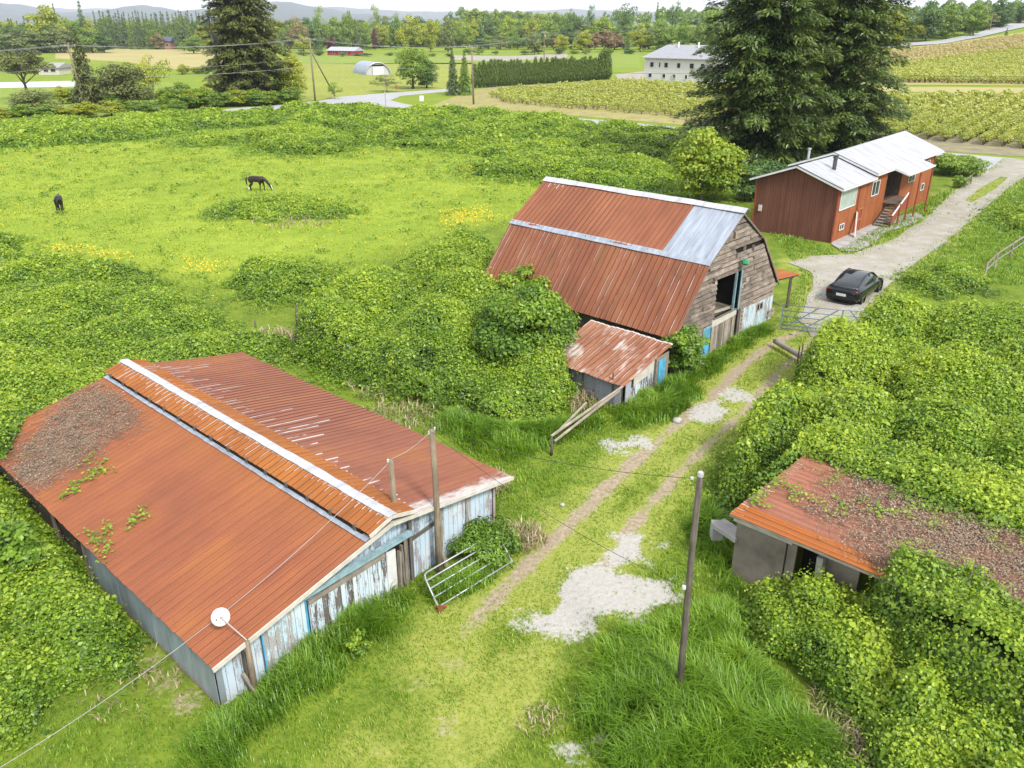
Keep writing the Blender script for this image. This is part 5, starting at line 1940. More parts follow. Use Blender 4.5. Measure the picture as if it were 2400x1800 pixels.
wh = thing('white_house', 'large white two-storey house with grey hipped roof beyond the berry field', 'house', fr(L / 2, 4, 0))
m = MB()
walls(m, fr, 0, L, 0, 10, hw)
m.build('wall', M['white_paint'], wh)
m = MB()
gable_roof(m, fr, -.6, L + .6, -.6, 10.6, hw - .05, hr_ + .3, 3.2)
m.build('roof', m_plain('grey_shingles', (.36, .37, .40), .9, 0, .2, 4), wh)
sxx = L / 154.0
for x, w in ((1522, 9), (1543, 4), (1556, 9), (1586, 8), (1615, 10), (1640, 8)):
    fwin(fr, wh, (x - 1508) * sxx, hw * .62, w * sxx, hw * .2)
for x, w in ((1519, 9), (1553, 8), (1577, 8), (1606, 6)):
    fwin(fr, wh, (x - 1508) * sxx, hw * .22, w * sxx, hw * .16)
m = MB()
for t in (L * .36, L * .66):
    m.bar(fr(t, 4, hr_ - .6), fr(t, 4, hr_ + .9), .35, .35)
m.each('chimney', M['white_paint'], wh)
m = MB()
slab(m, fr, [(7.0 * 1, 0), (8.2, 0), (8.2, hw * .33), (7, hw * .33)], -.03, .05)
m.build('door', M['cream_paint'], wh)

fr, L = far_box_frame(768, 130, 831, 131)
hw = height_at(fr.o, 768, 118)
rb = thing('red_barn', 'small red barn with white trim and pale roof far across the meadow', 'barn', fr(L / 2, 3, 0))
m = MB()
walls(m, fr, 0, L, 0, 7, hw, hw + 1.6)
m.build('wall', m_plain('barn_red', (.36, .035, .045), .8, 0, .15), rb)
m = MB()
gable_roof(m, fr, -.4, L + .4, -.5, 7.5, hw - .02, hw + 1.7)
m.build('roof', M['white_roof'], rb)
for k in (.2, .42, .66, .88):
    fwin(fr, rb, L * k, hw * .3, 1.4, hw * .4)
fr, L = far_box_frame(868, 176, 906, 177)
hp = thing('hoop_barn', 'grey half-round hoop barn with white door across the meadow', 'barn', fr(L / 2, 6, 0))
R_ = 3.9
cx_ = L / 2
ax2 = (GT(800, 160) - GT(884, 176))
ax2.z = 0
ax2.normalize()
fc = fr(cx_, 0, 0)
exh = Vector((ax2.y, -ax2.x, 0))
m = MB()
vs, fs, uvs = [], [], []
NB = 16
for j in range(2):
    for i in range(NB + 1):
        a = math.pi * i / NB
        vs.append(fc + ax2 * (j * 17) + exh * (math.cos(a) * R_) + Vector((0, 0, math.sin(a) * R_ * .95)))
for i in range(NB):
    fs.append((i, i + 1, NB + 2 + i, NB + 1 + i))
    uvs.append([(i * .7, 0), (i * .7 + .7, 0), (i * .7 + .7, 17), (i * .7, 17)])
m.add(vs, fs, uvs)
m.build('roof_sheet', M['zinc'], hp, True)
m = MB()
m.poly([vs[i] + ax2 * .3 for i in range(NB + 1)])
m.poly([vs[NB + 1 + i] - ax2 * .05 for i in range(NB, -1, -1)])
m.build('end_wall', M['zinc_white'], hp)
m = MB()
m.obox(fc + Vector((0, 0, 1.3)), exh * 1.7, ax2 * .1, (0, 0, 1.3))
m.build('door', M['white_paint'], hp)
m = MB()
m.obox(fc + Vector((0, 0, 2.85)), exh * 1.7, ax2 * .06, (0, 0, .22))
m.build('transom', M['black'], hp)
m = MB()
m.tube([vs[i] - ax2 * .03 for i in range(NB + 1)], .14, 6)
m.build('arch_rim', M['steel'], hp)
# bungalow and greenhouse on the far left, grey house in the trees
fr, L = far_box_frame(92, 176, 140, 176)
bg = thing('bungalow', 'low pale bungalow behind the left pines', 'house', fr(L / 2, 3, 0))
m = MB()
walls(m, fr, 0, L, 0, 8, 2.3, 3.4)
m.build('wall', M['cream_paint'], bg)
m = MB()
gable_roof(m, fr, -.5, L + .5, -.6, 8.6, 2.3, 3.5)
m.build('roof', m_plain('grey_tin', (.36, .36, .36), .8), bg)
for k in (.25, .6):
    fwin(fr, bg, L * k, .9, 1.6, 1.0)
fr, L = far_box_frame(-20, 207, 190, 203)
gh_ = thing('polytunnel', 'long low white polytunnel seen between the left pine trunks', 'greenhouse', fr(L / 2, 2, 0))
m = MB()
vs, fs = [], []
for j in range(2):
    for i in range(9):
        a = math.pi * i / 8
        vs.append(fr(j * L, 2.2 - 2.2 * math.cos(a), 1.3 * math.sin(a)))
for i in range(8):
    fs.append((i, i + 1, 10 + i, 9 + i))
fs += [tuple(range(9)), tuple(range(17, 8, -1))]
m.add(vs, fs)
m.build('cover', M['zinc_white'], gh_)
m = MB()
for k in range(9):
    m.tube([fr(L * k / 8, 2.2 - 2.24 * math.cos(math.pi * i / 8), 1.34 * math.sin(math.pi * i / 8)) for i in range(9)], .05, 5)
m.each('hoop', M['steel'], gh_)
fr, L = far_box_frame(386, 116, 402, 116)
h2 = thing('grey_house', 'slate-roofed house half hidden in the left far trees', 'house', fr(L / 2, 3, 0))
m = MB()
walls(m, fr, 0, L, 0, 8, 5.0, 6.5)
m.build('wall', m_plain('brick_wall', (.3, .16, .11), .9), h2)
m = MB()
gable_roof(m, fr, -.6, L + .6, -.7, 8.7, 5.0, 7.6)
m.build('roof', m_plain('slate', (.10, .12, .18), .8), h2)
fwin(fr, h2, L * .3, 2.0, 1.6, 1.6)
# roadside signs
for u, vb, vt, w, h, mat, lab in ((989, 249, 224, .8, 1.0, 'white_paint', 'small white board on a post at the road bend'), (904, 248, 215, .25, .5, 'concrete', 'narrow grey marker post at the road junction'), (930, 214, 200, .6, .7, 'orange_trim', 'small orange and white sign at the edge of the hoop barn meadow'), (2112, 98, 90, 1.6, 1.6, 'petal', 'yellow warning sign beside the uphill road')):
    b = GT(u, vb)
    hh = height_at(b, u, vt)
    s_ = thing('road_sign', lab, 'sign', b)
    m = MB()
    m.bar((0, 0, 0), (0, 0, hh), .08, .08)
    m.build('post', M['wood_grey'], s_, False, False)
    m = MB()
    m.obox((0, -.07, hh - h / 2), (w / 2, 0, 0), (0, .02, 0), (0, 0, h / 2))
    m.build('board', M[mat], s_, False, False)
# ------------------------------------------------------------------ trees
def crown_blobs(seed, n, leaf, K=26, z0=.16, squash=1.0, flat=.5, shape='round'):
    """leaf clumps on many small lobes spread through the crown; unit height and width"""
    r = np.random.default_rng(seed)
    cs, rs = [], []
    for _ in range(K):
        while True:
            q = r.uniform(-1, 1, 3)
            if .25 < np.linalg.norm(q) < 1:
                break
        if shape == 'round':
            c = np.array([q[0] * .36, q[1] * .36, z0 + (1 - z0) * (.5 + q[2] * .40)])
            k = 1.0 - .35 * max(0, q[2])
        elif shape == 'tall':
            zz = .5 + q[2] * .44
            wd = .40 * (1 - abs(zz - .42) * 1.05)
            c = np.array([q[0] * wd, q[1] * wd, z0 + (1 - z0) * zz])
            k = .8
        else:
            zz = .55 + q[2] * .38
            c = np.array([q[0] * .42, q[1] * .42, z0 + (1 - z0) * zz])
            k = .75
        cs.append(c)
        rs.append(r.uniform(.11, .21) * k)
    cs, rs = np.array(cs), np.array(rs)
    idx = r.choice(K, n, p=rs ** 2 / np.sum(rs ** 2))
    d = unit(r.normal(size=(n, 3)))
    d[:, 2] = np.abs(d[:, 2]) * .9 - .25 * r.random(n)
    d = unit(d)
    rad = rs[idx][:, None] * (r.uniform(.55, 1.08, (n, 1)))
    P = cs[idx] + d * rad * np.array([[1, 1, .8]])
    N = unit(d + np.array([[0, 0, flat]]) + r.normal(size=(n, 3)) * .45)
    s = leaf * r.uniform(.65, 1.35, n)
    V, F = leaves(P, N, s, r.normal(size=(n, 3)), .7, .12)
    lob = r.uniform(-.22, .22, K)
    tint = np.clip(.45 + lob[idx] * 1.3 + r.normal(size=n) * .22 + (P[:, 2] - .55) * .25, 0, 1)
    return V, F, np.repeat(tint, 2), cs

def crown_conifer(seed, h, R, z0, levels, per, nsp, size, droop=.25, power=.8, irregular=.25, gap=0.0):
    r = np.random.default_rng(seed)
    Ps, Ts, Ns, Ss, tt = [], [], [], [], []
    for i in range(levels):
        w = (i + r.random() * .7) / levels
        z = z0 + (h - z0) * w
        L0 = R * (1 - w) ** power + .02 * R
        k = max(3, int(per * (1 - .5 * w)))
        for j in range(k):
            if r.random() < gap:
                continue
            az = (j + r.random() * .9) / k * 2 * np.pi
            L = L0 * r.uniform(1 - irregular, 1 + irregular * .55)
            m = max(4, int(nsp * L / R))
            q = r.random(m) ** .6
            rad = np.array([np.cos(az), np.sin(az), 0])
            lat = np.array([-np.sin(az), np.cos(az), 0])
            sd = r.uniform(-1, 1, m)
            width = (.10 * L + .16 * R) * (1 - .55 * q)
            dr = droop * r.uniform(.6, 1.4)
            p = rad[None] * (q * L)[:, None] + lat[None] * (sd * width)[:, None]
            p[:, 2] += z - dr * L * q ** 1.3 + .10 * L * np.clip(q - .7, 0, 1) * 2 - np.abs(sd) * width * .35 - r.random(m) * .035 * R * 2
            Ps.append(p)
            Ts.append(rad[None] * .7 + lat[None] * (sd * .8)[:, None] + np.array([[0, 0, -.35]]) + r.normal(size=(m, 3)) * .25)
            Ns.append(np.array([[0, 0, 1.0]]) + rad[None] * .35 + r.normal(size=(m, 3)) * .35)
            Ss.append(size * r.uniform(.6, 1.35, m))
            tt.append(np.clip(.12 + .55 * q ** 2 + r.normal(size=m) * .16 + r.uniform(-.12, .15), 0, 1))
    P, T, N, S, t = (np.concatenate(a) for a in (Ps, Ts, Ns, Ss, tt))
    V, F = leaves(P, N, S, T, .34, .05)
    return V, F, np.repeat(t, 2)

def trunk_mesh(h, r0, r1, bend=.02, limbs=(), seed=1, n=8):
    r = random.Random(seed)
    m = MB()
    pts = [(r.uniform(-bend, bend) * h * (k > 0), r.uniform(-bend, bend) * h * (k > 0), h * k / 5 - (.02 * h if k == 0 else 0)) for k in range(6)]
    m.tube(pts, [r0 * (1.25 if k == 0 else 1) + (r1 - r0) * k / 5 for k in range(6)], n)
    for c in limbs:
        z = h * r.uniform(.35, .75)
        b = Vector((0, 0, min(z, c[2] * .8)))
        m.tube([b, b.lerp(Vector(c), .5) + Vector((0, 0, .03 * h)), Vector(c)], [r1 * 1.3, r1 * .8, r1 * .35], 5)
    return m

PROTO = {}
def proto(key, crown, trunk):
    V, F, t = crown[:3]
    me_o = np_mesh(key + '_crown', V, F, M['leaf_mid'], None, t)
    tr_o = trunk.build(key + '_trunk', M['bark'], None, True)
    PROTO[key] = (me_o.data, tr_o.data)
    bpy.data.objects.remove(me_o)
    bpy.data.objects.remove(tr_o)
for i in range(3):
    c = crown_blobs(100 + i, 3600, .055, 44, -.06)
    proto('round%d' % i, c, trunk_mesh(.75, .022, .008, .015, c[3][:5], i))
    c = crown_blobs(200 + i, 3400, .05, 44, -.05, shape='tall')
    proto('tall%d' % i, c, trunk_mesh(.9, .018, .006, .012, c[3][:4], i))
    c = crown_conifer(300 + i, 1.0, .5, .02, 22, 10, 20, .09, .3, .85, .3)
    proto('conif%d' % i, c, trunk_mesh(.97, .018, .003, .006, (), i))
for i in range(2):
    c = crown_blobs(400 + i, 5000, .036, 34, .42, shape='pine')
    proto('pine%d' % i, c, trunk_mesh(.9, .024, .010, .03, c[3][:9], i))
    c = crown_blobs(450 + i, 1500, .04, 22, .12, shape='round')
    proto('airy%d' % i, c, trunk_mesh(.85, .014, .005, .03, c[3][:16], i))
    c = crown_blobs(500 + i, 7500, .036, 70, -.06)
    proto('dense%d' % i, c, trunk_mesh(.7, .03, .012, .02, c[3][:6], i))
    c = crown_conifer(550 + i, 1.0, .5, .05, 30, 13, 50, .065, .35, .9, .32)
    proto('fir%d' % i, c, trunk_mesh(.97, .022, .004, .01, (), i))
c = crown_conifer(590, 1.0, .5, .0, 46, 12, 22, .10, -.55, .42, .18)
proto('column0', c, trunk_mesh(.5, .02, .01, .0, (), 1))
c = crown_conifer(591, 1.0, .5, .0, 46, 12, 22, .10, -.55, .46, .22)
proto('column1', c, trunk_mesh(.5, .02, .01, .0, (), 2))

def plant(key, name, label, base, w, h, leaf, rz, group=None, bark='bark', cat='tree'):
    p = thing(name, label, cat, base, group, rz, (w, w, h))
    cm, tm = PROTO[key]
    for nm, me, mt in (('crown', cm, leaf), ('trunk', tm, bark)):
        o = bpy.data.objects.new(nm, me)
        C.link(o)
        o.parent = p
        o.material_slots[0].link = 'OBJECT'
        o.material_slots[0].material = M[mt]
    return p

tr_rng = random.Random(77)
def tree_px(u, vb, vt, wpx, key, leaf, label, name='tree', group=None, bark='bark', far=620):
    b = GT(u, vb, far)
    a_, f_, d_ = ray(u, vt)
    h = CAMH + b.y * d_ / f_ - b.z
    w = wpx * (b.y / ray(u, vb)[1]) / FPX
    if key in ('round', 'tall', 'conif'):
        key += str(tr_rng.randrange(3))
    elif key in ('pine', 'airy', 'dense', 'fir', 'column'):
        key += str(tr_rng.randrange(2))
    return plant(key, name, label, b, w, h, leaf, tr_rng.uniform(0, 6.28), group, bark)

# ---- the two great spruces behind the red house
M['bark_grey'] = m_wood('grey_bark', (.09, .075, .06), (.17, .15, .12), (.26, .24, .2), .5, False)
for (u, v, h, R, seed, lab) in ((1758, 400, 35, 8.2, 41, 'huge dark spruce nearest the gambrel barn, left of the pair'), (1932, 372, 36, 8.2, 57, 'huge dark spruce behind the red house roof, right of the pair')):
    b = G(u, v)
    sp_ = thing('spruce_tree', lab, 'tree', b)
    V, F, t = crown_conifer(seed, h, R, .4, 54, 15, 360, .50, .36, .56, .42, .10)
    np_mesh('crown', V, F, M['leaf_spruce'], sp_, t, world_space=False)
    trunk_mesh(h * .98, .48, .05, .004, (), seed, 10).build('trunk', M['bark_grey'], sp_, True, False)
# ---- the great brown-green cedar by the road
b = GT(545, 238)
sp_ = thing('cedar_tree', 'great brown-green cedar with a bare pale trunk by the road at left', 'tree', b)
V, F, t = crown_conifer(73, 36, 8.4, .5, 50, 15, 250, .68, .42, .34, .42, .12)
V[:, 0] += 3.6
np_mesh('crown', V, F, M['leaf_cedar_brown'], sp_, t, world_space=False)
m = trunk_mesh(25, .6, .1, .004, (), 3, 9)
m.tube([(-.2, -.6, 0), (-1.6, -1.2, 8), (-2.2, -1.2, 16)], [.35, .3, .2], 8)
m.build('trunk', M['bark_pale'], sp_, True, False)

# ---- middle distance, one by one
mid = [
    (66, 236, 118, 150, 'pine', 'leaf_cedar_brown', 'flat-crowned dark pine with bare leaning trunk at the far left', 'pine_tree', 'bark_grey'),
    (92, 278, 203, 130, 'dense', 'leaf_olive', 'grey-olive round shrub under the leftmost pine', 'shrub', 'bark'),
    (212, 262, 62, 92, 'fir', 'leaf_cedar_brown', 'slender conifer with bare lower trunk behind the leftmost utility pole', 'fir_tree', 'bark_grey'),
    (300, 262, 138, 150, 'dense', 'leaf_cedar_brown', 'bushy dark tree on the road side between slender conifer and pale ash', 'tree', 'bark'),
    (366, 250, 113, 110, 'airy', 'leaf_yellow', 'pale loose young tree standing before the tan field', 'tree', 'bark_pale'),
    (425, 250, 190, 80, 'round', 'leaf_mid', 'low green bush left of the great cedar', 'bush', 'bark'),
    (688, 236, 118, 86, 'dense', 'leaf_yellow', 'yellow-green alder on the right flank of the great cedar', 'tree', 'bark'),
    (968, 208, 100, 100, 'dense', 'leaf_mid', 'full green maple at the road bend, larger of two', 'tree', 'bark'),
    (1000, 207, 134, 70, 'dense', 'leaf_dark', 'smaller dark green maple right beside the full green maple', 'tree', 'bark'),
    (906, 217, 172, 84, 'airy', 'leaf_olive', 'grey-green willow bush in front of the full green maple', 'bush', 'bark_pale'),
    (785, 232, 190, 46, 'airy', 'leaf_mid', 'small sapling at the foot of the slanting pole prop', 'sapling', 'bark_pale'),
    (1062, 224, 107, 40, 'fir', 'leaf_fir', 'narrow conifer at the near end of the clipped hedge, left of two', 'cedar_tree', 'bark'),
    (1090, 224, 112, 44, 'fir', 'leaf_mid', 'narrow conifer at the near end of the clipped hedge, right of two', 'cedar_tree', 'bark'),
    (1470, 126, 86, 26, 'conif', 'leaf_dark', 'small dark round conifer on the lawn left of the white house', 'fir_tree', 'bark'),
    (712, 124, 78, 46, 'round', 'leaf_yellow', 'bright yellow-green maple left of the red barn', 'tree', 'bark'),
    (777, 122, 84, 30, 'round', 'leaf_red', 'maroon-leaved tree behind the small red barn', 'tree', 'bark'),
    (745, 122, 42, 30, 'conif', 'leaf_dark', 'dark conifer behind the yellow-green maple and red barn', 'fir_tree', 'bark'),
    (810, 116, 48, 24, 'conif', 'leaf_dark', 'dark conifer right behind the red barn roof', 'fir_tree', 'bark'),
    (836, 116, 44, 26, 'conif', 'leaf_fir', 'grey-green conifer second to the right behind the red barn', 'fir_tree', 'bark'),
    (860, 118, 55, 34, 'round', 'leaf_mid', 'fresh green tree between the red barn conifers and the lime-tree clump', 'tree', 'bark'),
    (880, 118, 62, 18, 'tall', 'leaf_red', 'thin dark purple tree among the green ones right of the red barn', 'tree', 'bark'),
    (962, 126, 25, 74, 'round', 'leaf_yellow', 'tall rounded yellow-green tree in the middle of the far treeline', 'tree', 'bark'),
    (1010, 122, 40, 46, 'round', 'leaf_yellow', 'yellowish tree next right of the tall rounded yellow-green one', 'tree', 'bark'),
    (1050, 122, 36, 50, 'tall', 'leaf_olive', 'grey-olive tree above the twin hedge-end conifers', 'tree', 'bark'),
    (1204, 112, 66, 46, 'dense', 'leaf_mid', 'round dark green maple below the poplar row', 'tree', 'bark'),
    (1253, 128, 70, 46, 'round', 'leaf_olive', 'olive round tree with visible trunk at the transformer pole', 'tree', 'bark'),
    (1316, 126, 78, 44, 'round', 'leaf_yellow', 'yellow-green low tree right of the transformer pole', 'tree', 'bark'),
    (1366, 124, 68, 56, 'round', 'leaf_yellow', 'wide yellow-green tree left above the white house lawn', 'tree', 'bark'),
    (1424, 122, 64, 54, 'round', 'leaf_copper', 'bronze-green tree left above the white house', 'tree', 'bark'),
    (1500, 122, 60, 54, 'round', 'leaf_yellow', 'yellow-green tree right behind the white house roof ridge', 'tree', 'bark'),
    (1545, 120, 45, 60, 'tall', 'leaf_mid', 'green tree rising behind the right half of the white house', 'tree', 'bark'),
    (1600, 120, 38, 50, 'tall', 'leaf_mid', 'green tree behind the white house beside the utility pole', 'tree', 'bark'),
    (1655, 124, 22, 80, 'tall', 'leaf_mid', 'big leafy green poplar hidden partly by the left spruce', 'tree', 'bark'),
    (1706, 124, 12, 70, 'tall', 'leaf_mid', 'tall green poplar just showing over the left spruce flank', 'tree', 'bark'),
    (372, 116, 75, 42, 'round', 'leaf_copper', 'copper-brown round tree at the far edge of the tan field', 'tree', 'bark'),
    (2078, 108, 18, 92, 'dense', 'leaf_yellow', 'wide yellow tree beside the uphill road right of the spruces', 'tree', 'bark'),
    (2148, 100, 38, 40, 'round', 'leaf_yellow', 'smaller lime-green tree right of the wide yellow tree', 'tree', 'bark'),
    (2168, 98, -6, 80, 'tall', 'leaf_dark', 'tall dark broadleaf rising behind the lime-green tree', 'tree', 'bark'),
    (2216, 92, 6, 70, 'tall', 'leaf_mid', 'tall green tree over the middle of the uphill road', 'tree', 'bark'),
    (2280, 84, 2, 76, 'tall', 'leaf_mid', 'tall mixed green tree above the bend of the uphill road', 'tree', 'bark'),
    (2340, 66, -4, 70, 'tall', 'leaf_dark', 'dark green tree above the top of the uphill road', 'tree', 'bark'),
    (2390, 52, 2, 60, 'round', 'leaf_olive', 'pale olive tree at the top right corner by the road', 'tree', 'bark'),
    (2357, 86, 64, 14, 'conif', 'leaf_dark', 'tiny dark fir on the verge below the uphill road', 'fir_tree', 'bark'),
]
for u, vb, vt, w, key, leaf, lab, nm, bk in mid:
    tree_px(u, vb, vt, w, key, leaf, lab, nm, None, bk)
# distinct silhouettes on the far left skyline
for u, vb, vt, w, key, leaf, lab in ((116, 122, 6, 112, 'round', 'leaf_yellow', 'very large light green dome-shaped tree on the left skyline'),
        (146, 122, 2, 26, 'conif', 'leaf_dark', 'thin dark spire standing behind the big light green dome tree'),
        (206, 122, -4, 44, 'conif', 'leaf_dark', 'tall ragged dark fir right of the big dome tree'),
        (236, 122, 22, 22, 'conif', 'leaf_dark', 'small dark spire right of the tall ragged fir'),
        (224, 122, 34, 46, 'round', 'leaf_yellow', 'golden yellow tree below the tall ragged fir'),
        (50, 126, 66, 120, 'round', 'leaf_olive', 'broad olive willow at the far left edge of the fields'),
        (134, 124, 56, 84, 'round', 'leaf_dark', 'dark blue-green clump below the big dome tree'),
        (245, 124, 58, 54, 'round', 'leaf_dark', 'dark green tree between the golden tree and slender conifer'),
        (432, 120, 52, 50, 'tall', 'leaf_fir', 'grey-green tree left behind the great cedar'),
        (478, 120, 56, 40, 'round', 'leaf_yellow', 'yellow-green tree peeping left of the great cedar'),
        (455, 126, 80, 70, 'round', 'leaf_mid', 'green rounded tree at the foot of the conifer plantation'),
        (882, 112, 4, 40, 'airy', 'leaf_mid', 'tall pale airy tree standing over the treeline right of the red barn'),
        (756, 116, 8, 48, 'airy', 'leaf_mid', 'tall airy tree over the conifers right of the great cedar'),
        (700, 120, 34, 60, 'airy', 'leaf_copper', 'grey leafless-looking thicket right behind the great cedar'),
        (820, 116, 22, 40, 'round', 'leaf_mid', 'airy greyish tree beyond the red barn conifers'),
        (928, 116, 22, 40, 'round', 'leaf_mid', 'dark green crown left of the tall rounded yellow-green tree'),
        (1055, 104, 18, 30, 'round', 'leaf_dark', 'bluish far tree over the middle of the treeline'),
        (1342, 100, 10, 30, 'airy', 'leaf_dark', 'hazy blue-green far tree left of three tall ones'),
        (1384, 100, 4, 32, 'airy', 'leaf_dark', 'hazy blue-green far tree, middle of three tall ones'),
        (1460, 104, -8, 76, 'airy', 'leaf_dark', 'very tall dark airy tree over the left of the white house'),
        (1536, 104, 0, 26, 'conif', 'leaf_dark', 'dark pointed fir on the skyline over the white house'),
        (1572, 104, -10, 56, 'airy', 'leaf_dark', 'tall airy tree on the skyline right of the pointed fir'),
        (1668, 104, -4, 40, 'airy', 'leaf_mid', 'airy skyline tree left of the left spruce')):
    tree_px(u, vb, vt, w, key, leaf, lab, 'tree')
# clipped hedge: each cedar on its own
a, b = GT(1108, 208), GT(1425, 188)
NH = 46
for k in range(NH):
    w = k / (NH - 1)
    u = 1113 + (1424 - 1113) * w ** .86
    vb = 207 - 20 * w ** .9
    p = GT(u, vb)
    last = k > NH - 5
    hh = (54 - 8 * w + (12 if last else 0)) * (p.y / ray(u, vb)[1]) / FPX * 1.05 * tr_rng.uniform(.86, 1.10)
    plant('column%d' % (k % 2), 'hedge_cedar', 'taller clipped cedar at the white house end of the hedge' if last else 'narrow clipped cedar in the long dark hedge behind the berry field', p, (1.75 if not last else 2.1) * tr_rng.uniform(.9, 1.15), hh, 'leaf_hedge', tr_rng.uniform(0, 6), 'tall end cedars of the hedge' if last else 'clipped cedars of the hedge')
# rows and bands of the far treeline
def band(n, u0, u1, vb, vt, w, key, leafs, label, group, jit=8, name='tree'):
    for k in range(n):
        u = u0 + (u1 - u0) * (k + tr_rng.uniform(.1, .9)) / n
        t = (u - u0) / (u1 - u0)
        top = vt[0] + (vt[1] - vt[0]) * t if isinstance(vt, tuple) else vt
        base = vb[0] + (vb[1] - vb[0]) * t if isinstance(vb, tuple) else vb
        tree_px(u, base + tr_rng.uniform(-1.5, 1.5), top + tr_rng.uniform(-jit, jit), w * tr_rng.uniform(.95, 1.6), key, tr_rng.choice(leafs), label, name, group)
band(30, 245, 490, 113, (24, 24), 20, 'conif', ['leaf_fir', 'leaf_fir', 'leaf_dark'], 'grey-green spire in the dense conifer plantation behind the tan field', 'conifer plantation at left', 6, 'fir_tree')
band(16, 240, 490, 115, (40, 44), 26, 'conif', ['leaf_fir', 'leaf_mid'], 'lower front conifer of the plantation edge behind the tan field', 'front of the conifer plantation', 8, 'fir_tree')
band(30, 1080, 1355, (106, 98), (17, 33), 36, 'tall', ['leaf_mid', 'leaf_lime', 'leaf_mid'], 'rounded green poplar in the long poplar row on the skyline', 'poplar row', 5)
band(16, 880, 1110, 112, (50, 46), 40, 'round', ['leaf_mid', 'leaf_lime', 'leaf_yellow', 'leaf_lime'], 'spring-green tree in the middle of the far treeline', 'middle treeline', 10)
band(14, 660, 880, 114, (60, 62), 38, 'round', ['leaf_mid', 'leaf_dark', 'leaf_olive'], 'green tree in the treeline around the red barn', 'treeline around the red barn', 10)
band(16, 1120, 1480, 116, (82, 78), 40, 'round', ['leaf_mid', 'leaf_olive', 'leaf_dark', 'leaf_copper'], 'low mixed tree under the poplar row', 'low trees under the poplar row', 8)
band(10, 1480, 1760, 116, (64, 50), 46, 'round', ['leaf_mid', 'leaf_yellow', 'leaf_olive'], 'mixed tree in the far strip behind the white house', 'trees behind the white house', 10)
band(56, -60, 1560, 110, (46, 46), 50, 'round', ['leaf_mid', 'leaf_dark', 'leaf_lime', 'leaf_yellow', 'leaf_olive'], 'rounded tree in the second rank of the far treeline', 'second rank of the far treeline', 14)
band(24, 480, 1100, 106, (48, 44), 40, 'tall', ['leaf_mid', 'leaf_fir', 'leaf_dark', 'leaf_olive'], 'taller tree in the back rank of the middle treeline', 'back rank of the middle treeline', 12)
band(12, -60, 250, 124, (62, 70), 54, 'round', ['leaf_dark', 'leaf_mid', 'leaf_olive'], 'mixed tree in the wood at the far left', 'wood at the far left', 12)
band(9, 0, 120, 122, (42, 38), 24, 'conif', ['leaf_dark', 'leaf_fir'], 'dark conifer behind the willow at the far left', 'conifers at the far left', 8, 'fir_tree')
band(12, 2060, 2420, (104, 52), (40, 6), 50, 'round', ['leaf_mid', 'leaf_dark', 'leaf_olive'], 'mixed tree on the bank above the uphill road', 'trees above the uphill road', 10)
band(14, 2180, 2420, (80, 44), (14, -2), 26, 'conif', ['leaf_dark', 'leaf_fir'], 'dark fir on the ridge above the uphill road', 'firs above the uphill road', 6, 'fir_tree')
band(9, 1760, 2060, 112, (30, 20), 60, 'tall', ['leaf_mid', 'leaf_dark'], 'green tree glimpsed behind the two great spruces', 'trees behind the spruces', 10)
band(10, 640, 1060, 132, 120, 22, 'round', ['leaf_mid', 'leaf_olive'], 'low bush along the meadow edge near the red barn', 'meadow-edge bushes', 4, 'bush')
band(10, 1060, 1500, 128, 114, 22, 'round', ['leaf_mid', 'leaf_dark'], 'low bush along the gravel yard beyond the hedge', 'gravel-yard bushes', 4, 'bush')
band(16, 400, 700, (256, 244), (208, 204), 56, 'round', ['leaf_mid', 'leaf_yellow', 'leaf_bramble'], 'low roadside bush around the great cedar', 'roadside bushes by the cedar', 6, 'bush')
band(9, -20, 420, (290, 266), (246, 232), 60, 'round', ['leaf_mid', 'leaf_bramble', 'leaf_yellow'], 'low bush along the road under the pines', 'roadside bushes by the pines', 6, 'bush')
band(12, 130, 480, 245, 205, 44, 'round', ['leaf_mid', 'leaf_yellow', 'leaf_bramble'], 'low scrub bush in the bright meadow behind the road', 'meadow scrub', 8, 'bush')
band(7, 410, 560, 175, 150, 26, 'round', ['leaf_mid', 'leaf_yellow'], 'bush on the tan field beside the great cedar', 'tan-field bushes', 6, 'bush')
# far woods closing the horizon, one mass
pr = np.random.default_rng(5)
cv, cf, ct, _ = crown_blobs(900, 420, .12, 16, .02)
parts, tin = [], []
for k in range(420):
    az = pr.uniform(-.62, .62)
    d = pr.uniform(640, 1500)
    h = pr.uniform(13, 22) * (1 + (d - 640) / 2500)
    w = pr.uniform(11, 20)
    x, y = math.sin(az) * d, math.cos(az) * d
    parts.append((cv * np.array([[w, w, h]]) + np.array([[x, y, float(Z(x, y)) - 1]]), cf))
    tin.append(np.clip(ct + pr.uniform(-.3, .2), 0, 1))
V, F = merge(parts)
tag(np_mesh('far_woods', V, F, M['leaf_mid'], None, np.concatenate(tin)), 'hazy mass of woods closing the horizon behind the treeline', 'woods', None, 'stuff')

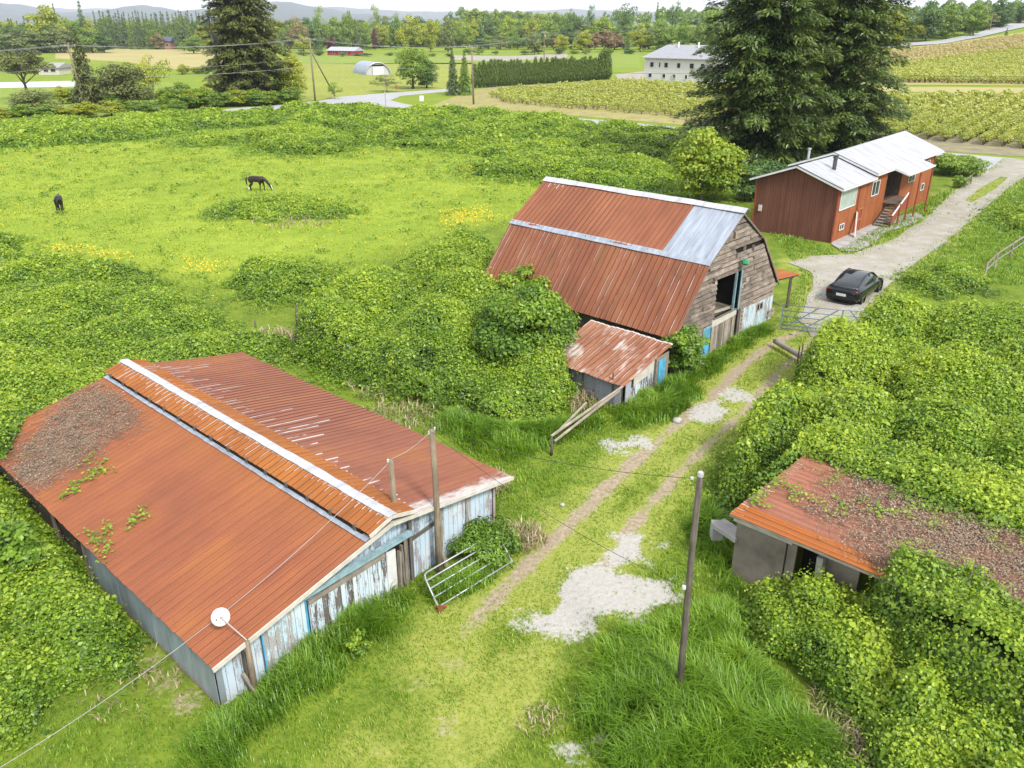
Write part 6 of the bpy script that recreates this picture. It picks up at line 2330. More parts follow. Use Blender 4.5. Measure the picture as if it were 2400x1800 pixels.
# ---- hills on the horizon
M['hill'] = m_plain('forested_hill', (.035, .06, .04), .95, 0, .4, .004)
def ridge(dist, prof, seed, depth):
    r = np.random.default_rng(seed)
    us = np.arange(-900, 3300, 12.0)
    pv = np.interp(us, [p[0] for p in prof], [p[1] for p in prof])
    pv = pv + 5 * (value_noise(us, us * 0, 60, seed) - .5) + 2.5 * (value_noise(us, us * 0, 20, seed + 1) - .5)
    rows = []
    for w, hk in ((0.0, -.05), (.25, .32), (.5, .62), (.75, .86), (1.0, 1.0), (1.6, .55), (2.2, 0)):
        q = []
        for u, v in zip(us, pv):
            a = (u - 1200) / FPX
            b = (v - 900) / FPX
            f_, d_ = CP - b * SP, -SP - b * CP
            y = dist
            h = CAMH + y * d_ / f_
            yy = dist - depth * (1 - w)
            q.append((a * y / f_ * (yy / dist) ** .3, yy, max(h, 10) * hk * (1 + .08 * (value_noise(u, w * 400, 90, seed + 3) - .5))))
        rows.append(q)
    V = np.array(rows).reshape(-1, 3)
    n = len(us)
    i = (np.arange(len(rows) - 1)[:, None] * n + np.arange(n - 1)[None]).ravel()
    return V, np.stack([i, i + 1, i + n + 1, i + n], 1)
parts = [ridge(7600, [(-900, 0), (0, 6), (60, 14), (130, 28), (250, 34), (330, 14), (420, 24), (560, 20), (640, 0), (690, 6), (790, 26), (870, 34), (980, 42), (1100, 48), (1290, 40), (1420, 40), (1540, 34), (1700, 42), (2100, 36), (2400, 30), (3300, 10)], 5, 2200),
         ridge(11500, [(-900, 30), (0, 22), (250, 18), (420, 26), (640, 22), (800, 14), (950, 24), (1200, 30), (1350, 20), (1600, 28), (2000, 20), (2400, 10), (3300, 20)], 9, 2600)]
V, F = merge(parts)
tag(np_mesh('hills', V, F, M['hill'], smooth=True), kind='structure')

# ---- blueberry bushes in rows
def berry(seed, n=170, leaf=.19):
    r = np.random.default_rng(seed)
    d = unit(r.normal(size=(n, 3)))
    d[:, 2] = np.abs(d[:, 2])
    P = d * np.array([[.62, .62, .75]]) * r.uniform(.55, 1.0, (n, 1)) + np.array([[0, 0, .55]])
    V, F = leaves(P, d + r.normal(size=(n, 3)) * .6, leaf * r.uniform(.6, 1.4, n), None, .6)
    t = np.repeat(np.clip(.5 + .3 * (P[:, 2] - .8) + r.normal(size=n) * .22, 0, 1), 2)
    sv = []
    sf = []
    for k in range(7):
        a = r.random() * 6.28
        x, y = math.cos(a), math.sin(a)
        b0 = np.array([x * .06, y * .06, 0])
        tp = np.array([x * .4, y * .4, .95])
        w = np.array([-y * .03, x * .03, 0])
        sv += [b0 - w, b0 + w, tp]
        sf.append([len(V) + 3 * k, len(V) + 3 * k + 1, len(V) + 3 * k + 2])
    return np.concatenate([V, np.array(sv)]), np.concatenate([F, np.array(sf)]), np.concatenate([t, np.zeros(7)]), np.concatenate([np.zeros(len(F), int), np.ones(7, int)])
bproto = [berry(s) for s in (1, 2, 3)]
blow = [berry(s, 56, .32) for s in (4, 5)]
def rows(poly, direction, gap, step, jitter):
    d = Vector(direction).normalized()
    nrm = Vector((-d.y, d.x))
    P = [Vector((p[0], p[1])) for p in poly]
    s = [p.dot(d) for p in P]
    t = [p.dot(nrm) for p in P]
    out = []
    r = random.Random(3)
    k = min(t)
    while k < max(t):
        j = min(s)
        while j < max(s):
            q = d * (j + r.uniform(-jitter, jitter)) + nrm * (k + r.uniform(-jitter, jitter) * .5)
            out.append((q.x, q.y))
            j += step
        k += gap
    out = np.array(out)
    return out[in_poly(out[:, 0], out[:, 1], P)]
fieldR = gtp([(2050, 232), (2420, 234), (2560, 238), (2560, 352), (2420, 352), (2250, 338), (2100, 322), (2040, 300)])
fieldL = gtp([(1150, 228), (1200, 214), (1330, 206), (1480, 196), (1560, 202), (1700, 210), (1700, 300), (1560, 276), (1420, 264), (1300, 256), (1180, 244)])
hillG = gtp([(2030, 170), (2150, 152), (2300, 132), (2420, 115), (2560, 100), (2560, 200), (2420, 200), (2030, 194)])
hillD = gtp([(2030, 128), (2130, 122), (2250, 108), (2420, 84), (2560, 64), (2560, 98), (2420, 113), (2300, 130), (2150, 150), (2030, 168)])
dR = (G(2394, 271) - G(2254, 334)).to_2d()
allb = []
for poly, dr_, gap, st, mt, sc_ in ((fieldR, dR, 2.3, .95, 'leaf_berry', 1.25), (fieldL, (1, .35), 2.2, 1.35, 'leaf_berry', 1.0), (hillG, (1, .1), 2.3, 1.2, 'leaf_berry', 1.25), (hillD, (1, .1), 2.8, 1.6, 'leaf_berry_dry', 1.15)):
    for x, y in rows(poly, dr_, gap, st, .3):
        if in_poly(np.array([x]), np.array([y]), ROAD)[0] or y > 420:
            continue
        allb.append((math.hypot(x, y), x, y, mt, sc_))
allb.sort()
shared = {}
br = random.Random(8)
stuff = {'leaf_berry': [], 'leaf_berry_dry': []}
seen = 0
for d, x, y, mt, sc_ in allb:
    s_ = sc_ * br.uniform(.75, 1.2)
    visible = abs(1200 + FPX * x / (y * CP + CAMH * SP) - 1200) < 1230
    if visible and seen < 290 and y > 60:
        k = br.randrange(3)
        if (k, mt) not in shared:
            V, F, t, mi = bproto[k]
            o = np_mesh('blueberry_bush', V, F, M[mt], None, t, mats=[M[mt], M['bark']], mi=mi)
            shared[(k, mt)] = o.data
        else:
            o = bpy.data.objects.new('blueberry_bush', shared[(k, mt)])
            C.link(o)
        o.location = (x, y, float(Z(x, y)))
        o.rotation_euler = (0, 0, br.uniform(0, 6.28))
        o.scale = (s_ * 1.15, s_ * 1.15, s_)
        tag(o, 'blueberry bush in the planted rows beyond the house and road', 'blueberry bush', 'blueberry bushes in rows')
        seen += 1
    else:
        stuff[mt].append((x, y, s_, d))
for mt, lst in stuff.items():
    parts, tin, mi = [], [], []
    for x, y, s_, d in lst:
        V, F, t, m_ = (bproto if d < 130 else blow)[br.randrange(2)]
        a = br.uniform(0, 6.28)
        R2 = np.array([[math.cos(a), -math.sin(a), 0], [math.sin(a), math.cos(a), 0], [0, 0, 1]])
        parts.append((V @ R2.T * s_ * np.array([[1.15, 1.15, 1]]) + np.array([[x, y, float(Z(x, y))]]), F))
        tin.append(np.clip(t + br.uniform(-.12, .12), 0, 1))
        mi.append(m_)
    V, F = merge(parts)
    tag(np_mesh('blueberry_rows', V, F, M[mt], None, np.concatenate(tin), mats=[M[mt], M['bark']], mi=np.concatenate(mi)),
        'farther rows of green blueberry bushes merging into one mass' if mt == 'leaf_berry' else 'bronze tinted blueberry rows on the upper slope', 'bushes', None, 'stuff')
print('bushes', len(allb), seen)

# ---- near trees and shrubs with their own shape
def shrub(name, label, base, w, h, n, leaf, mat, seed, K=30, z0=.03, bark='bark', shape='round', cat='shrub', flat=.5):
    p = thing(name, label, cat, base)
    V, F, t, cs = crown_blobs(seed, n, leaf / h, K, z0, flat=flat, shape=shape)
    kk = leaf / h
    # keep leaves their true size: grow only the positions
    c = V.reshape(-1, 4, 3)
    mid_ = c.mean(axis=1, keepdims=True)
    V = (mid_ * np.array([[[w, w, h]]]) + (c - mid_) * h).reshape(-1, 3)
    np_mesh('crown', V, F, M[mat], p, t, world_space=False)
    trunk_mesh(h * .7, .02 * h, .008 * h, .03, [(q[0] * w, q[1] * w, q[2] * h) for q in cs[:10]], seed).build('trunk', M[bark], p, True, False)
    return p
shrub('small_tree', 'small yellow-green tree beside the gambrel barn ridge and the spruces', GT(1645, 474), 6.8, 6.6, 12000, .27, 'leaf_lime', 31, 80, -.06, 'bark_pale', cat='tree')
shrub('elder_tree', 'dark leafy elder growing against the gambrel barn and milk house', G(1228, 888), 4.7, 4.4, 30000, .14, 'leaf_elder', 32, 80, .02, cat='tree')
shrub('elder_shrub', 'bright elder shrub beside the blue door and milk house roof', G(1600, 884), 2.1, 2.6, 6500, .13, 'leaf_elder', 33, 40, .02)
shrub('weedy_bush', 'low dark weedy bush against the right half of the long barn front', LB(8.15, -.8, 0), 2.4, 1.0, 8000, .08, 'leaf_elder', 34, 40, .0)
shrub('ash_sapling', 'feathery young ash at the left edge beside the long barn roof', G(62, 1395), 1.9, 2.35, 6000, .13, 'leaf_elder', 35, 40, .02)
shrub('vine_bush', 'vine-covered clump climbing the far left end of the gambrel roof', GB(-.4, 8.6, 0), 3.4, 3.7, 9000, .16, 'leaf_bramble', 36, 50, .02)
shrub('roadside_bush', 'square dense green bush at the mouth of the gravel drive', G(2238, 408), 6.4, 2.3, 7500, .22, 'leaf_mid', 37, 60, -.1)
shrub('small_bush', 'small round bush beside the drive next to an old gate post', G(2250, 440), 1.8, 1.2, 1500, .18, 'leaf_mid', 38, 20, .0)
shrub('dark_bush', 'dark green bush filling the shade under the spruces left of the red house', G(1745, 470), 4.0, 3.2, 4200, .22, 'leaf_dark', 39, 60, -.1)
shrub('dark_bush', 'dark low bush at the back corner of the red house by the spruces', G(1800, 440), 5.0, 2.8, 4200, .24, 'leaf_dark', 40, 60, -.1)
shrub('yellow_weed', 'small yellow-green weed by the long barn sliding door', G(838, 1530), .8, .7, 500, .09, 'leaf_bramble', 43, 14, .0)
# ------------------------------------------------------------------ brambles
CAMP = np.array([0, 0, CAMH])
def thicket(name, label, poly, hmax, edge=1.4, bump=2.2, cover=3.0, seed=1, mat='leaf_bramble', kind='stuff', cat='brambles', lift=None, avoid=True, minleaf=.07, rate=.0013, group=None, keep=None, rough=.5, humps=None):
    r = np.random.default_rng(seed)
    P = [(p[0], p[1]) for p in poly]
    xs, ys = [p[0] for p in P], [p[1] for p in P]
    x0, x1, y0, y1 = min(xs) - edge * .7, max(xs) + edge * .7, min(ys) - edge * .7, max(ys) + edge * .7
    cen = []
    for cx in np.arange(x0, x1 + bump, bump):
        for cy in np.arange(y0, y1 + bump, bump):
            c_ = (cx + r.uniform(-.45, .45) * bump, cy + r.uniform(-.45, .45) * bump, bump * r.uniform(.48, .72), r.uniform(.45, 1.0))
            if in_poly(np.array([c_[0]]), np.array([c_[1]]), P)[0]:
                cen.append(c_)
    if humps:
        cen = [(*G(u, v).to_2d(), rr, hh) for u, v, rr, hh in humps]
    def height(x, y):
        d = seg_dist(x, y, P, True)
        ins = in_poly(x, y, P)
        d = d + (value_noise(x, y, .9, seed + 9) - .65) * edge * .7
        e = np.where(ins, np.clip(d / edge, 0, 1), 0)
        dome = np.sqrt(np.clip(1 - (1 - e) ** 2, 0, 1))
        b = np.zeros(len(x))
        for cx, cy, cr, ch in cen:                                    # rolling humps with creases between them
            q = ((x - cx) ** 2 + (y - cy) ** 2) / cr ** 2
            b = np.maximum(b, ch * np.clip(1 - q, 0, 1) ** .85)
        b = .95 * b + .28 * value_noise(x, y, bump * .4, seed + 1)
        s = value_noise(x, y, .5, seed + 2)
        s2 = value_noise(x, y, .22, seed + 3)
        return hmax * dome * (1 - rough + rough * b) + (.26 * (s - .5) + .14 * (s2 - .5)) * e
    dmid = math.hypot(sum(xs) / len(xs), sum(ys) / len(ys))
    dn = min(math.hypot(x, y) for x, y in P)
    smin = max(minleaf, .058 + rate * dn)
    area = (x1 - x0) * (y1 - y0)
    n = int(area * cover * 2.4 / (.31 * smin ** 2))
    x = r.uniform(x0, x1, n)
    y = r.uniform(y0, y1, n)
    s = np.maximum(minleaf, .058 + rate * np.hypot(x, y))
    ins0 = in_poly(x, y, P)
    dd0 = seg_dist(x, y, P, True)
    ok = (ins0 | (r.random(n) < .30 * np.exp(-dd0 / (edge * .35)) * (value_noise(x, y, .8, seed + 11) > .45))) & (r.random(n) < (smin / s) ** 2)
    x, y, s = x[ok], y[ok], s[ok]
    g0 = height(x, y)
    gs = np.hypot(height(x + .15, y) - g0, height(x, y + .15) - g0) / .15
    ok = r.random(len(x)) < np.sqrt(1 + gs * gs) / 2.4              # steep flanks carry more leaves per square metre of ground
    x, y, s = x[ok], y[ok], s[ok]
    if avoid:
        ok = ~blocked(x, y)
        x, y, s = x[ok], y[ok], s[ok]
    if keep is not None:
        ok = keep(x, y)
        x, y, s = x[ok], y[ok], s[ok]
    h = height(x, y)
    ok = (h > .22) | (r.random(len(x)) < .25) | ~in_poly(x, y, P)
    x, y, s, h = x[ok], y[ok], s[ok], h[ok]
    e = .12
    gxx = (height(x + e, y) - height(x - e, y)) / (2 * e)
    gyy = (height(x, y + e) - height(x, y - e)) / (2 * e)
    N = np.stack([-gxx, -gyy, np.ones_like(gxx)], 1)
    N = N / np.linalg.norm(N, axis=1, keepdims=True)
    steep = np.hypot(gxx, gyy)
    z = h - np.abs(r.normal(size=len(x))) * .08 * (1 + s) - np.where(steep > 1.5, r.random(len(x)) * h * .5, 0)
    up = r.random(len(x)) < .10
    z = z + np.where(up, r.random(len(x)) * .28, 0)
    base = Z(x, y) if lift is None else lift(x, y)
    pz = np.where(z < .05, .05 + r.random(len(x)) * .16, z) + base
    Pn = np.stack([x + r.normal(size=len(x)) * .05, y + r.normal(size=len(x)) * .05, pz], 1)
    Nn = unit(N + np.array([[0, -.05, .25]]) + r.normal(size=(len(x), 3)) * .55)
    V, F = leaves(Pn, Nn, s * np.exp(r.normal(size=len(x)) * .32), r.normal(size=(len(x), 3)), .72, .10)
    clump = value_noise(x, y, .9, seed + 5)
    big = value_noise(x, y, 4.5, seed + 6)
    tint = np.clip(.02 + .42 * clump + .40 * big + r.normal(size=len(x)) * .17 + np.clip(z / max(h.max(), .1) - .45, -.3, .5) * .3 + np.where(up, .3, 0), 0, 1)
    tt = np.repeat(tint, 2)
    # arching shoots standing out of the mass, each with a string of leaves
    ns = int(len(x) * .010)
    if ns > 4:
        k = r.integers(0, len(x), ns)
        az = r.random(ns) * 6.28
        L = r.uniform(.35, .95, ns) * (1 + s[k])
        sp_, tp_ = [], []
        for j in range(9):
            w = (j + .5) / 9
            sp_.append(np.stack([x[k] + np.cos(az) * L * w * .8, y[k] + np.sin(az) * L * w * .8, pz[k] + L * (.85 * w - .75 * w * w)], 1) + r.normal(size=(ns, 3)) * .035)
            tp_.append(np.clip(.45 + .4 * w + r.normal(size=ns) * .15, 0, 1))
        sp_, tp_ = np.concatenate(sp_), np.concatenate(tp_)
        V3, F3 = leaves(sp_, np.array([[0, 0, 1.0]]) + r.normal(size=(len(sp_), 3)) * .5, np.tile(s[k], 9) * r.uniform(.6, 1.0, len(sp_)), None, .7)
        F = np.concatenate([F, F3 + len(V)])
        V = np.concatenate([V, V3])
        tt = np.concatenate([tt, np.repeat(tp_, 2)])
    # brown-green mat of stems, toned dark as painted shade between the leaves
    st = max(.25, (x1 - x0) / 160)
    ax = np.arange(x0, x1 + st, st)
    ay = np.arange(y0, y1 + st, st)
    AX, AY = np.meshgrid(ax, ay)
    fx, fy = AX.ravel(), AY.ravel()
    fz = height(fx, fy) * .86 - .22 - .1 * s.mean()
    fz = fz + (Z(fx, fy) if lift is None else lift(fx, fy))
    q = (np.arange(len(ay) - 1)[:, None] * len(ax) + np.arange(len(ax) - 1)[None]).ravel()
    good = in_poly(fx, fy, P)
    if avoid:
        good &= ~blocked(fx, fy)
    if keep is not None:
        good &= keep(fx, fy)
    g4 = good[q] & good[q + 1] & good[q + len(ax)] & good[q + len(ax) + 1]
    q = q[g4]
    k = len(V)
    fv = np.stack([fx, fy, fz], 1)
    F2 = np.concatenate([np.stack([q, q + 1, q + len(ax) + 1], 1), np.stack([q, q + len(ax) + 1, q + len(ax)], 1)]) + k
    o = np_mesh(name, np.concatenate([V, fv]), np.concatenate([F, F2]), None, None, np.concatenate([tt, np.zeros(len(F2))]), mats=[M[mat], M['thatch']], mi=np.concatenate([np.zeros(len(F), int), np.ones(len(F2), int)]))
    tag(o, label, cat, group, kind)
    return o

thicket('bramble_thicket', 'sea of brambles behind and beside the long barn at left', gp([(-420, 640), (0, 622), (160, 606), (330, 640), (470, 720), (560, 800), (690, 812), (700, 850), (600, 860), (430, 880), (250, 940), (120, 1010), (30, 1110), (-40, 1160), (-500, 1200)]), 1.2, 1.6, 3.6, 2.8, 11, rough=.75)
thicket('bramble_thicket', 'near brambles crowding the left side wall of the long barn', gp([(-420, 1120), (0, 1110), (60, 1180), (180, 1330), (260, 1440), (330, 1520), (318, 1580), (200, 1610), (120, 1650), (60, 1720), (-60, 1790), (-300, 1700)]), 1.25, .8, 1.9, 3.2, 12, rough=.6)
thicket('bramble_thicket', 'tall brambles filling the gap between the long barn and the gambrel barn', gp([(690, 850), (720, 770), (830, 705), (950, 625), (1100, 590), (1200, 640), (1300, 720), (1372, 800), (1362, 870), (1350, 945), (1300, 985), (1180, 1005), (1090, 985), (990, 950), (880, 925), (780, 890)]), 2.7, 1.6, 4.0, 3.0, 13, rough=.66)
HUMPS = [(1800, 1080, 2.1, 1.0), (1985, 1090, 2.1, .92), (2185, 1135, 2.3, 1.0), (2395, 1185, 2.5, .95), (2600, 1230, 2.6, 1.0), (1960, 915, 2.7, 1.0), (2235, 990, 2.8, .95), (2470, 1010, 2.8, .9), (2085, 800, 2.3, .55), (2285, 835, 2.8, .72), (2500, 850, 3.0, .8), (1705, 1150, 1.1, .6), (2120, 905, 1.4, .5), (1890, 1010, 1.2, .45), (2370, 925, 1.6, .6)]
thicket('bramble_thicket', 'great rolling bramble bank right of the track from gate to shed', gp([(1985, 800), (2010, 778), (2080, 760), (2160, 738), (2260, 730), (2420, 735), (2700, 760), (2900, 1100), (2700, 1500), (2450, 1420), (2300, 1330), (2200, 1290), (2080, 1220), (1980, 1155), (1890, 1120), (1800, 1165), (1735, 1215), (1690, 1215), (1672, 1150), (1700, 1080), (1790, 1010), (1835, 980), (1850, 920), (1900, 865), (1940, 835)]), 2.7, .9, 4.2, 3.0, 14, avoid=False, keep=lambda x, y: ~SH.inside(x, y, -.1, 12, -.6, 4.6), rough=.88, humps=HUMPS)
thicket('bramble_thicket', 'leafy brambles at the lower right corner before the overgrown shed', gp([(1738, 1412), (1800, 1385), (1900, 1400), (1960, 1430), (2050, 1440), (2200, 1400), (2420, 1420), (2700, 1450), (2700, 1990), (2060, 1990), (2040, 1860), (2030, 1740), (1960, 1680), (1900, 1610), (1850, 1560), (1790, 1540)]), 1.6, .45, 1.6, 3.4, 15, rough=.62)
thicket('bramble_thicket', 'brambles heaped against the open front of the overgrown shed', gp([(2000, 1440), (2110, 1380), (2300, 1430), (2500, 1420), (2900, 1480), (2750, 1990), (2420, 1850), (2200, 1730), (2060, 1640), (1990, 1570)]), 2.95, .7, 2.0, 3.4, 17, rough=.22, avoid=False, keep=lambda x, y: ~SH.inside(x, y, -.1, 12, .35, 6))
thicket('bramble_thicket', 'small bramble patch by the lower right verge below the wooden pole', gp([(1700, 1850), (1830, 1770), (1960, 1760), (2040, 1800), (2060, 1900), (1720, 1950)]), .45, .5, .9, 2.8, 16)
thicket('bramble_thicket', 'long undulating bramble band across the far side of the pasture', gp([(640, 262), (740, 252), (900, 256), (1080, 262), (1250, 280), (1400, 296), (1560, 312), (1760, 330), (1780, 420), (1640, 470), (1500, 452), (1330, 428), (1190, 418), (1110, 400), (1160, 372), (1060, 356), (900, 342), (800, 334), (840, 316), (760, 300), (690, 290), (640, 280)]), 1.5, 3.6, 5.4, 2.5, 17, minleaf=.14, rate=.0019, rough=.96)
thicket('bramble_thicket', 'bramble hedge along the road at the far left of the pasture', gp([(-300, 300), (0, 290), (200, 286), (330, 280), (480, 272), (640, 262), (660, 290), (560, 300), (470, 304), (400, 320), (300, 330), (100, 344), (-300, 360)]), 1.5, 3.2, 6.0, 2.4, 18, minleaf=.14, rate=.0019, rough=.7)
for k, (pts, h, ed, bp, lab) in enumerate((
    ([(578, 330), (640, 312), (720, 304), (800, 318), (850, 340), (790, 360), (690, 366), (600, 356)], 2.0, 5.0, 4.5, 'large bramble mound in the pasture behind the side-on horse'),
    ([(408, 336), (450, 322), (520, 320), (560, 330), (520, 342), (440, 344)], 1.0, 3.5, 3.5, 'small flat bramble mound left of the large pasture mound'),
    ([(540, 500), (560, 476), (660, 464), (780, 470), (838, 496), (790, 512), (640, 518), (570, 514)], .8, 2.4, 2.4, 'low bramble mound in front of the side-on horse'),
    ([(480, 506), (500, 488), (540, 486), (548, 508), (510, 516)], .45, 1.2, 1.5, 'small dark weed patch left of the low mound by the horse'),
    ([(545, 668), (570, 640), (640, 616), (740, 620), (815, 652), (830, 690), (740, 712), (640, 716), (570, 700)], 1.35, 2.4, 2.6, 'rounded bramble mound standing free in the grass behind the long barn'),
    ([(1115, 412), (1180, 378), (1300, 384), (1360, 410), (1260, 426)], 1.5, 3.5, 3.5, 'bramble mound beyond the left end of the gambrel barn ridge'),
    ([(2120, 660), (2180, 640), (2240, 630), (2310, 655), (2300, 690), (2200, 700)], 1.0, 1.6, 2.0, 'bramble hummock below the rail fence at right'),
    ([(2330, 500), (2420, 470), (2560, 470), (2560, 540), (2420, 560), (2350, 540)], 1.0, 2.0, 2.4, 'dark bramble hummock in the meadow at the right edge'),
    ([(-80, 640), (0, 560), (36, 566), (60, 600), (40, 640)], 1.4, 2.4, 2.5, 'bramble hump at the left frame edge beside the buttercups'))):
    thicket('bramble_bush', lab, gp(pts), h, ed, bp, 2.7, 30 + k, kind=None, cat='bramble bush')

# brambles lying over the roofs
thicket('bramble_thicket', 'brambles rolling over the rear half of the overgrown shed roof', gp([(1780, 1125), (1880, 1060), (1960, 1098), (2010, 1128), (2080, 1140), (2130, 1178), (2240, 1212), (2330, 1240), (2420, 1262), (2750, 1400), (2750, 1000), (2100, 950), (1880, 980), (1760, 1060)], 2.2), .55, .5, 1.3, 2.8, 62, avoid=False, lift=lambda x, y: 2.15 + 0 * x, keep=lambda x, y: SH.inside(x, y, -.4, 12, .9, 6.2))
def lb_roof(x, y):
    dx, dy = np.asarray(x) - LB.o.x, np.asarray(y) - LB.o.y
    det = LB.ex.x * LB.ey.y - LB.ex.y * LB.ey.x
    t = (dx * LB.ey.y - dy * LB.ey.x) / det
    return 1.44 + (2.42 - 1.44) * np.clip(1 - np.abs(t - 5.05) / 5.2, 0, 1)
thicket('bramble_thicket', 'brambles spilling over the back end of the long barn roof', gp([(-40, 1060), (30, 1030), (60, 960), (120, 905), (210, 868), (250, 848), (235, 780), (420, 770), (395, 826), (420, 818), (520, 790), (330, 700), (0, 800)], 1.9), .5, .5, 1.4, 2.4, 61, avoid=False, lift=lambda x, y: lb_roof(x, y) * LB.inside(x, y, -.6, 10.2, -1, 15.4), keep=lambda x, y: ~LB.inside(x, y, 4.2, 5.95, -1, 15.2))
def vines(name, label, curves, zf, leafy, seed, rad=.012, mat='leaf_bramble', leaf=.11, cat='vines', kind='stuff'):
    """creeping canes with sparse leaves lying on a roof"""
    r = random.Random(seed)
    m = MB()
    LP = []
    for pts in curves:
        m.tube(pts, [rad] + [rad * .8] * (len(pts) - 2) + [rad * .3], 4, False)
        for p in pts:
            for _ in range(leafy):
                LP.append((p[0] + r.gauss(0, .09), p[1] + r.gauss(0, .09), p[2] + r.uniform(.02, .12)))
    o = m.build(name, M['dead_vine'])
    me = o.data
    if LP:
        V, F = leaves(np.array(LP), np.array([[0, -.1, 1.0]]) + rng.normal(size=(len(LP), 3)) * .3, leaf * rng.uniform(.6, 1.3, len(LP)), None, .72)
        lf = np_mesh(name, V, F, M[mat], None, np.repeat(np.clip(rng.normal(.6, .2, len(LP)), 0, 1), 2))
        tag(lf, label + ', leaves', cat, None, kind)
    tag(o, label, cat, None, kind)
def creep(start, dirv, L, zf, r, wig=.5, step=.16):
    x, y = start[0], start[1]
    a = math.atan2(dirv[1], dirv[0])
    pts = []
    for k in range(max(3, int(L / step))):
        pts.append((x, y, float(zf(x, y)) + .025 + r.uniform(0, .03)))
        a += r.gauss(0, wig)
        x += math.cos(a) * step
        y += math.sin(a) * step
    return pts
r = random.Random(21)
inside_lb = lambda p: bool(LB.inside(p[0], p[1], -.2, 4.0, -.2, 14.8))
cur = []
for u, v in ((215, 1265), (240, 1255), (300, 1240), (350, 1215), (230, 1285)):
    p = G(u, v, 1.6)
    for _ in range(2):
        cur.append(creep((p.x, p.y), (.75, .45 + r.uniform(-.4, .4)), r.uniform(.5, 1.1), lb_roof, r))
for u, v in ((150, 1165), (215, 1120), (180, 1140), (205, 1100)):
    p = G(u, v, 1.6)
    for _ in range(2):
        cur.append(creep((p.x, p.y), (.5, .6), r.uniform(.6, 1.2), lb_roof, r))
for u, v in ((260, 880), (268, 920), (240, 900)):
    p = G(u, v, 2.1)
    cur.append(creep((p.x, p.y), (.4, -.8), r.uniform(.6, 1.2), lb_roof, r))
vines('bramble_vines', 'green bramble runners creeping over the left slope of the long barn roof', [[q for q in c if inside_lb(q)] for c in cur if sum(map(inside_lb, c)) > 3], lb_roof, 5, 3, .01)
cur = []
for _ in range(3300):
    u, v = r.uniform(5, 330), r.uniform(840, 1140)
    if v < 1085 - (u - 20) * 1.06 or v > 1150 - (u - 20) * .42:
        continue
    p = G(u, v, 1.75)
    c = [q for q in creep((p.x, p.y), (math.cos(r.uniform(0, 6.28)), math.sin(r.uniform(0, 6.28))), r.uniform(.5, 1.6), lb_roof, r, .35) if inside_lb(q)]
    if len(c) > 3:
        cur.append(c)
for u, v in ((60, 1110), (110, 1080), (40, 1090), (150, 1060), (90, 1120), (190, 1020)):
    p = G(u, v, 1.6)
    for _ in range(3):
        c = [q for q in creep((p.x, p.y), (r.uniform(-.3, 1), r.uniform(-1, .6)), r.uniform(1.2, 2.4), lb_roof, r, .25) if inside_lb(q)]
        if len(c) > 3:
            cur.append(c)
vines('dead_vines', 'tangle of dry bramble canes on the back corner of the long barn roof', cur, lb_roof, 1, 4, .0066, 'litter', .045)
def sh_roof(x, y):
    return 2.2 + 0 * np.asarray(x)
inside_sh = lambda p: bool(SH.inside(p[0], p[1], -.3, 11, -.35, 5.3))
cur = []
for _ in range(2600):
    t, d = r.uniform(.8, 8.5), r.uniform(.2, 4.4)
    if d < 1.0 - t * .3 or (t < 2.6 and d < 1.2) or r.random() > .25 + t * .16:
        continue
    p = SH(t, d - .3, 2.2)
    c = [q for q in creep((p.x, p.y), (SH.ex.x * .8 + r.uniform(-.7, .7), SH.ex.y * .8 + r.uniform(-.7, .7)), r.uniform(.35, 1.6), sh_roof, r, .4, .12) if inside_sh(q)]
    if len(c) > 3:
        cur.append(c)
vines('dead_vines', 'mat of dry brown canes covering the overgrown shed roof', cur, sh_roof, 1, 6, .0066, 'litter', .05)
cur = []
for u, v in ((1810, 1130), (1850, 1150), (1790, 1160), (1900, 1175), (1980, 1190), (2040, 1180), (2060, 1200), (2120, 1210), (2150, 1195), (1960, 1120), (2020, 1105), (2200, 1240), (2330, 1270), (1760, 1185)):
    p = G(u, v, 2.2)
    for _ in range(2):
        c = [q for q in creep((p.x, p.y), (r.uniform(-1, 1), r.uniform(-1, .6)), r.uniform(.5, 1.3), sh_roof, r, .5, .1) if inside_sh(q)]
        if len(c) > 3:
            cur.append(c)
vines('bramble_vines', 'scattered green runners over the overgrown shed roof', cur, sh_roof, 3, 7, .009, leaf=.095)

# ------------------------------------------------------------------ grass
TALL = [gp(p) for p in (
    [(985, 1400), (1030, 1440), (1120, 1400), (1215, 1330), (1195, 1285), (1080, 1330)],
    [(470, 1700), (560, 1640), (700, 1500), (830, 1400), (930, 1350), (985, 1400), (960, 1440), (930, 1500), (860, 1560), (760, 1640), (640, 1720), (560, 1830), (400, 1830), (420, 1760)],
    [(1300, 1620), (1370, 1520), (1450, 1470), (1560, 1440), (1700, 1400), (1760, 1420), (1760, 1520), (1850, 1590), (1920, 1660), (1990, 1720), (2010, 1860), (1400, 1870), (1390, 1790), (1330, 1720)],
    [(1455, 1010), (1420, 975), (1440, 930), (1500, 920), (1560, 890), (1600, 870), (1650, 850), (1660, 900), (1640, 960), (1560, 1000)],
    [(1640, 850), (1720, 790), (1790, 760), (1820, 775), (1800, 800), (1730, 840), (1690, 880), (1650, 900)],
    [(1180, 1100), (1060, 1040), (980, 1000), (1060, 960), (1200, 1000), (1300, 990), (1420, 980), (1420, 1010), (1330, 1040), (1250, 1090)],
    [(1640, 1330), (1600, 1240), (1640, 1130), (1690, 1100), (1700, 1200), (1740, 1230), (1740, 1400), (1690, 1420)],
    [(1000, 1440), (980, 1380), (1060, 1330), (1200, 1280), (1230, 1210), (1260, 1250), (1230, 1310), (1130, 1380), (1040, 1440)],
    [(1745, 1420), (1900, 1430), (1990, 1440), (1900, 1480), (1780, 1490)],
)]
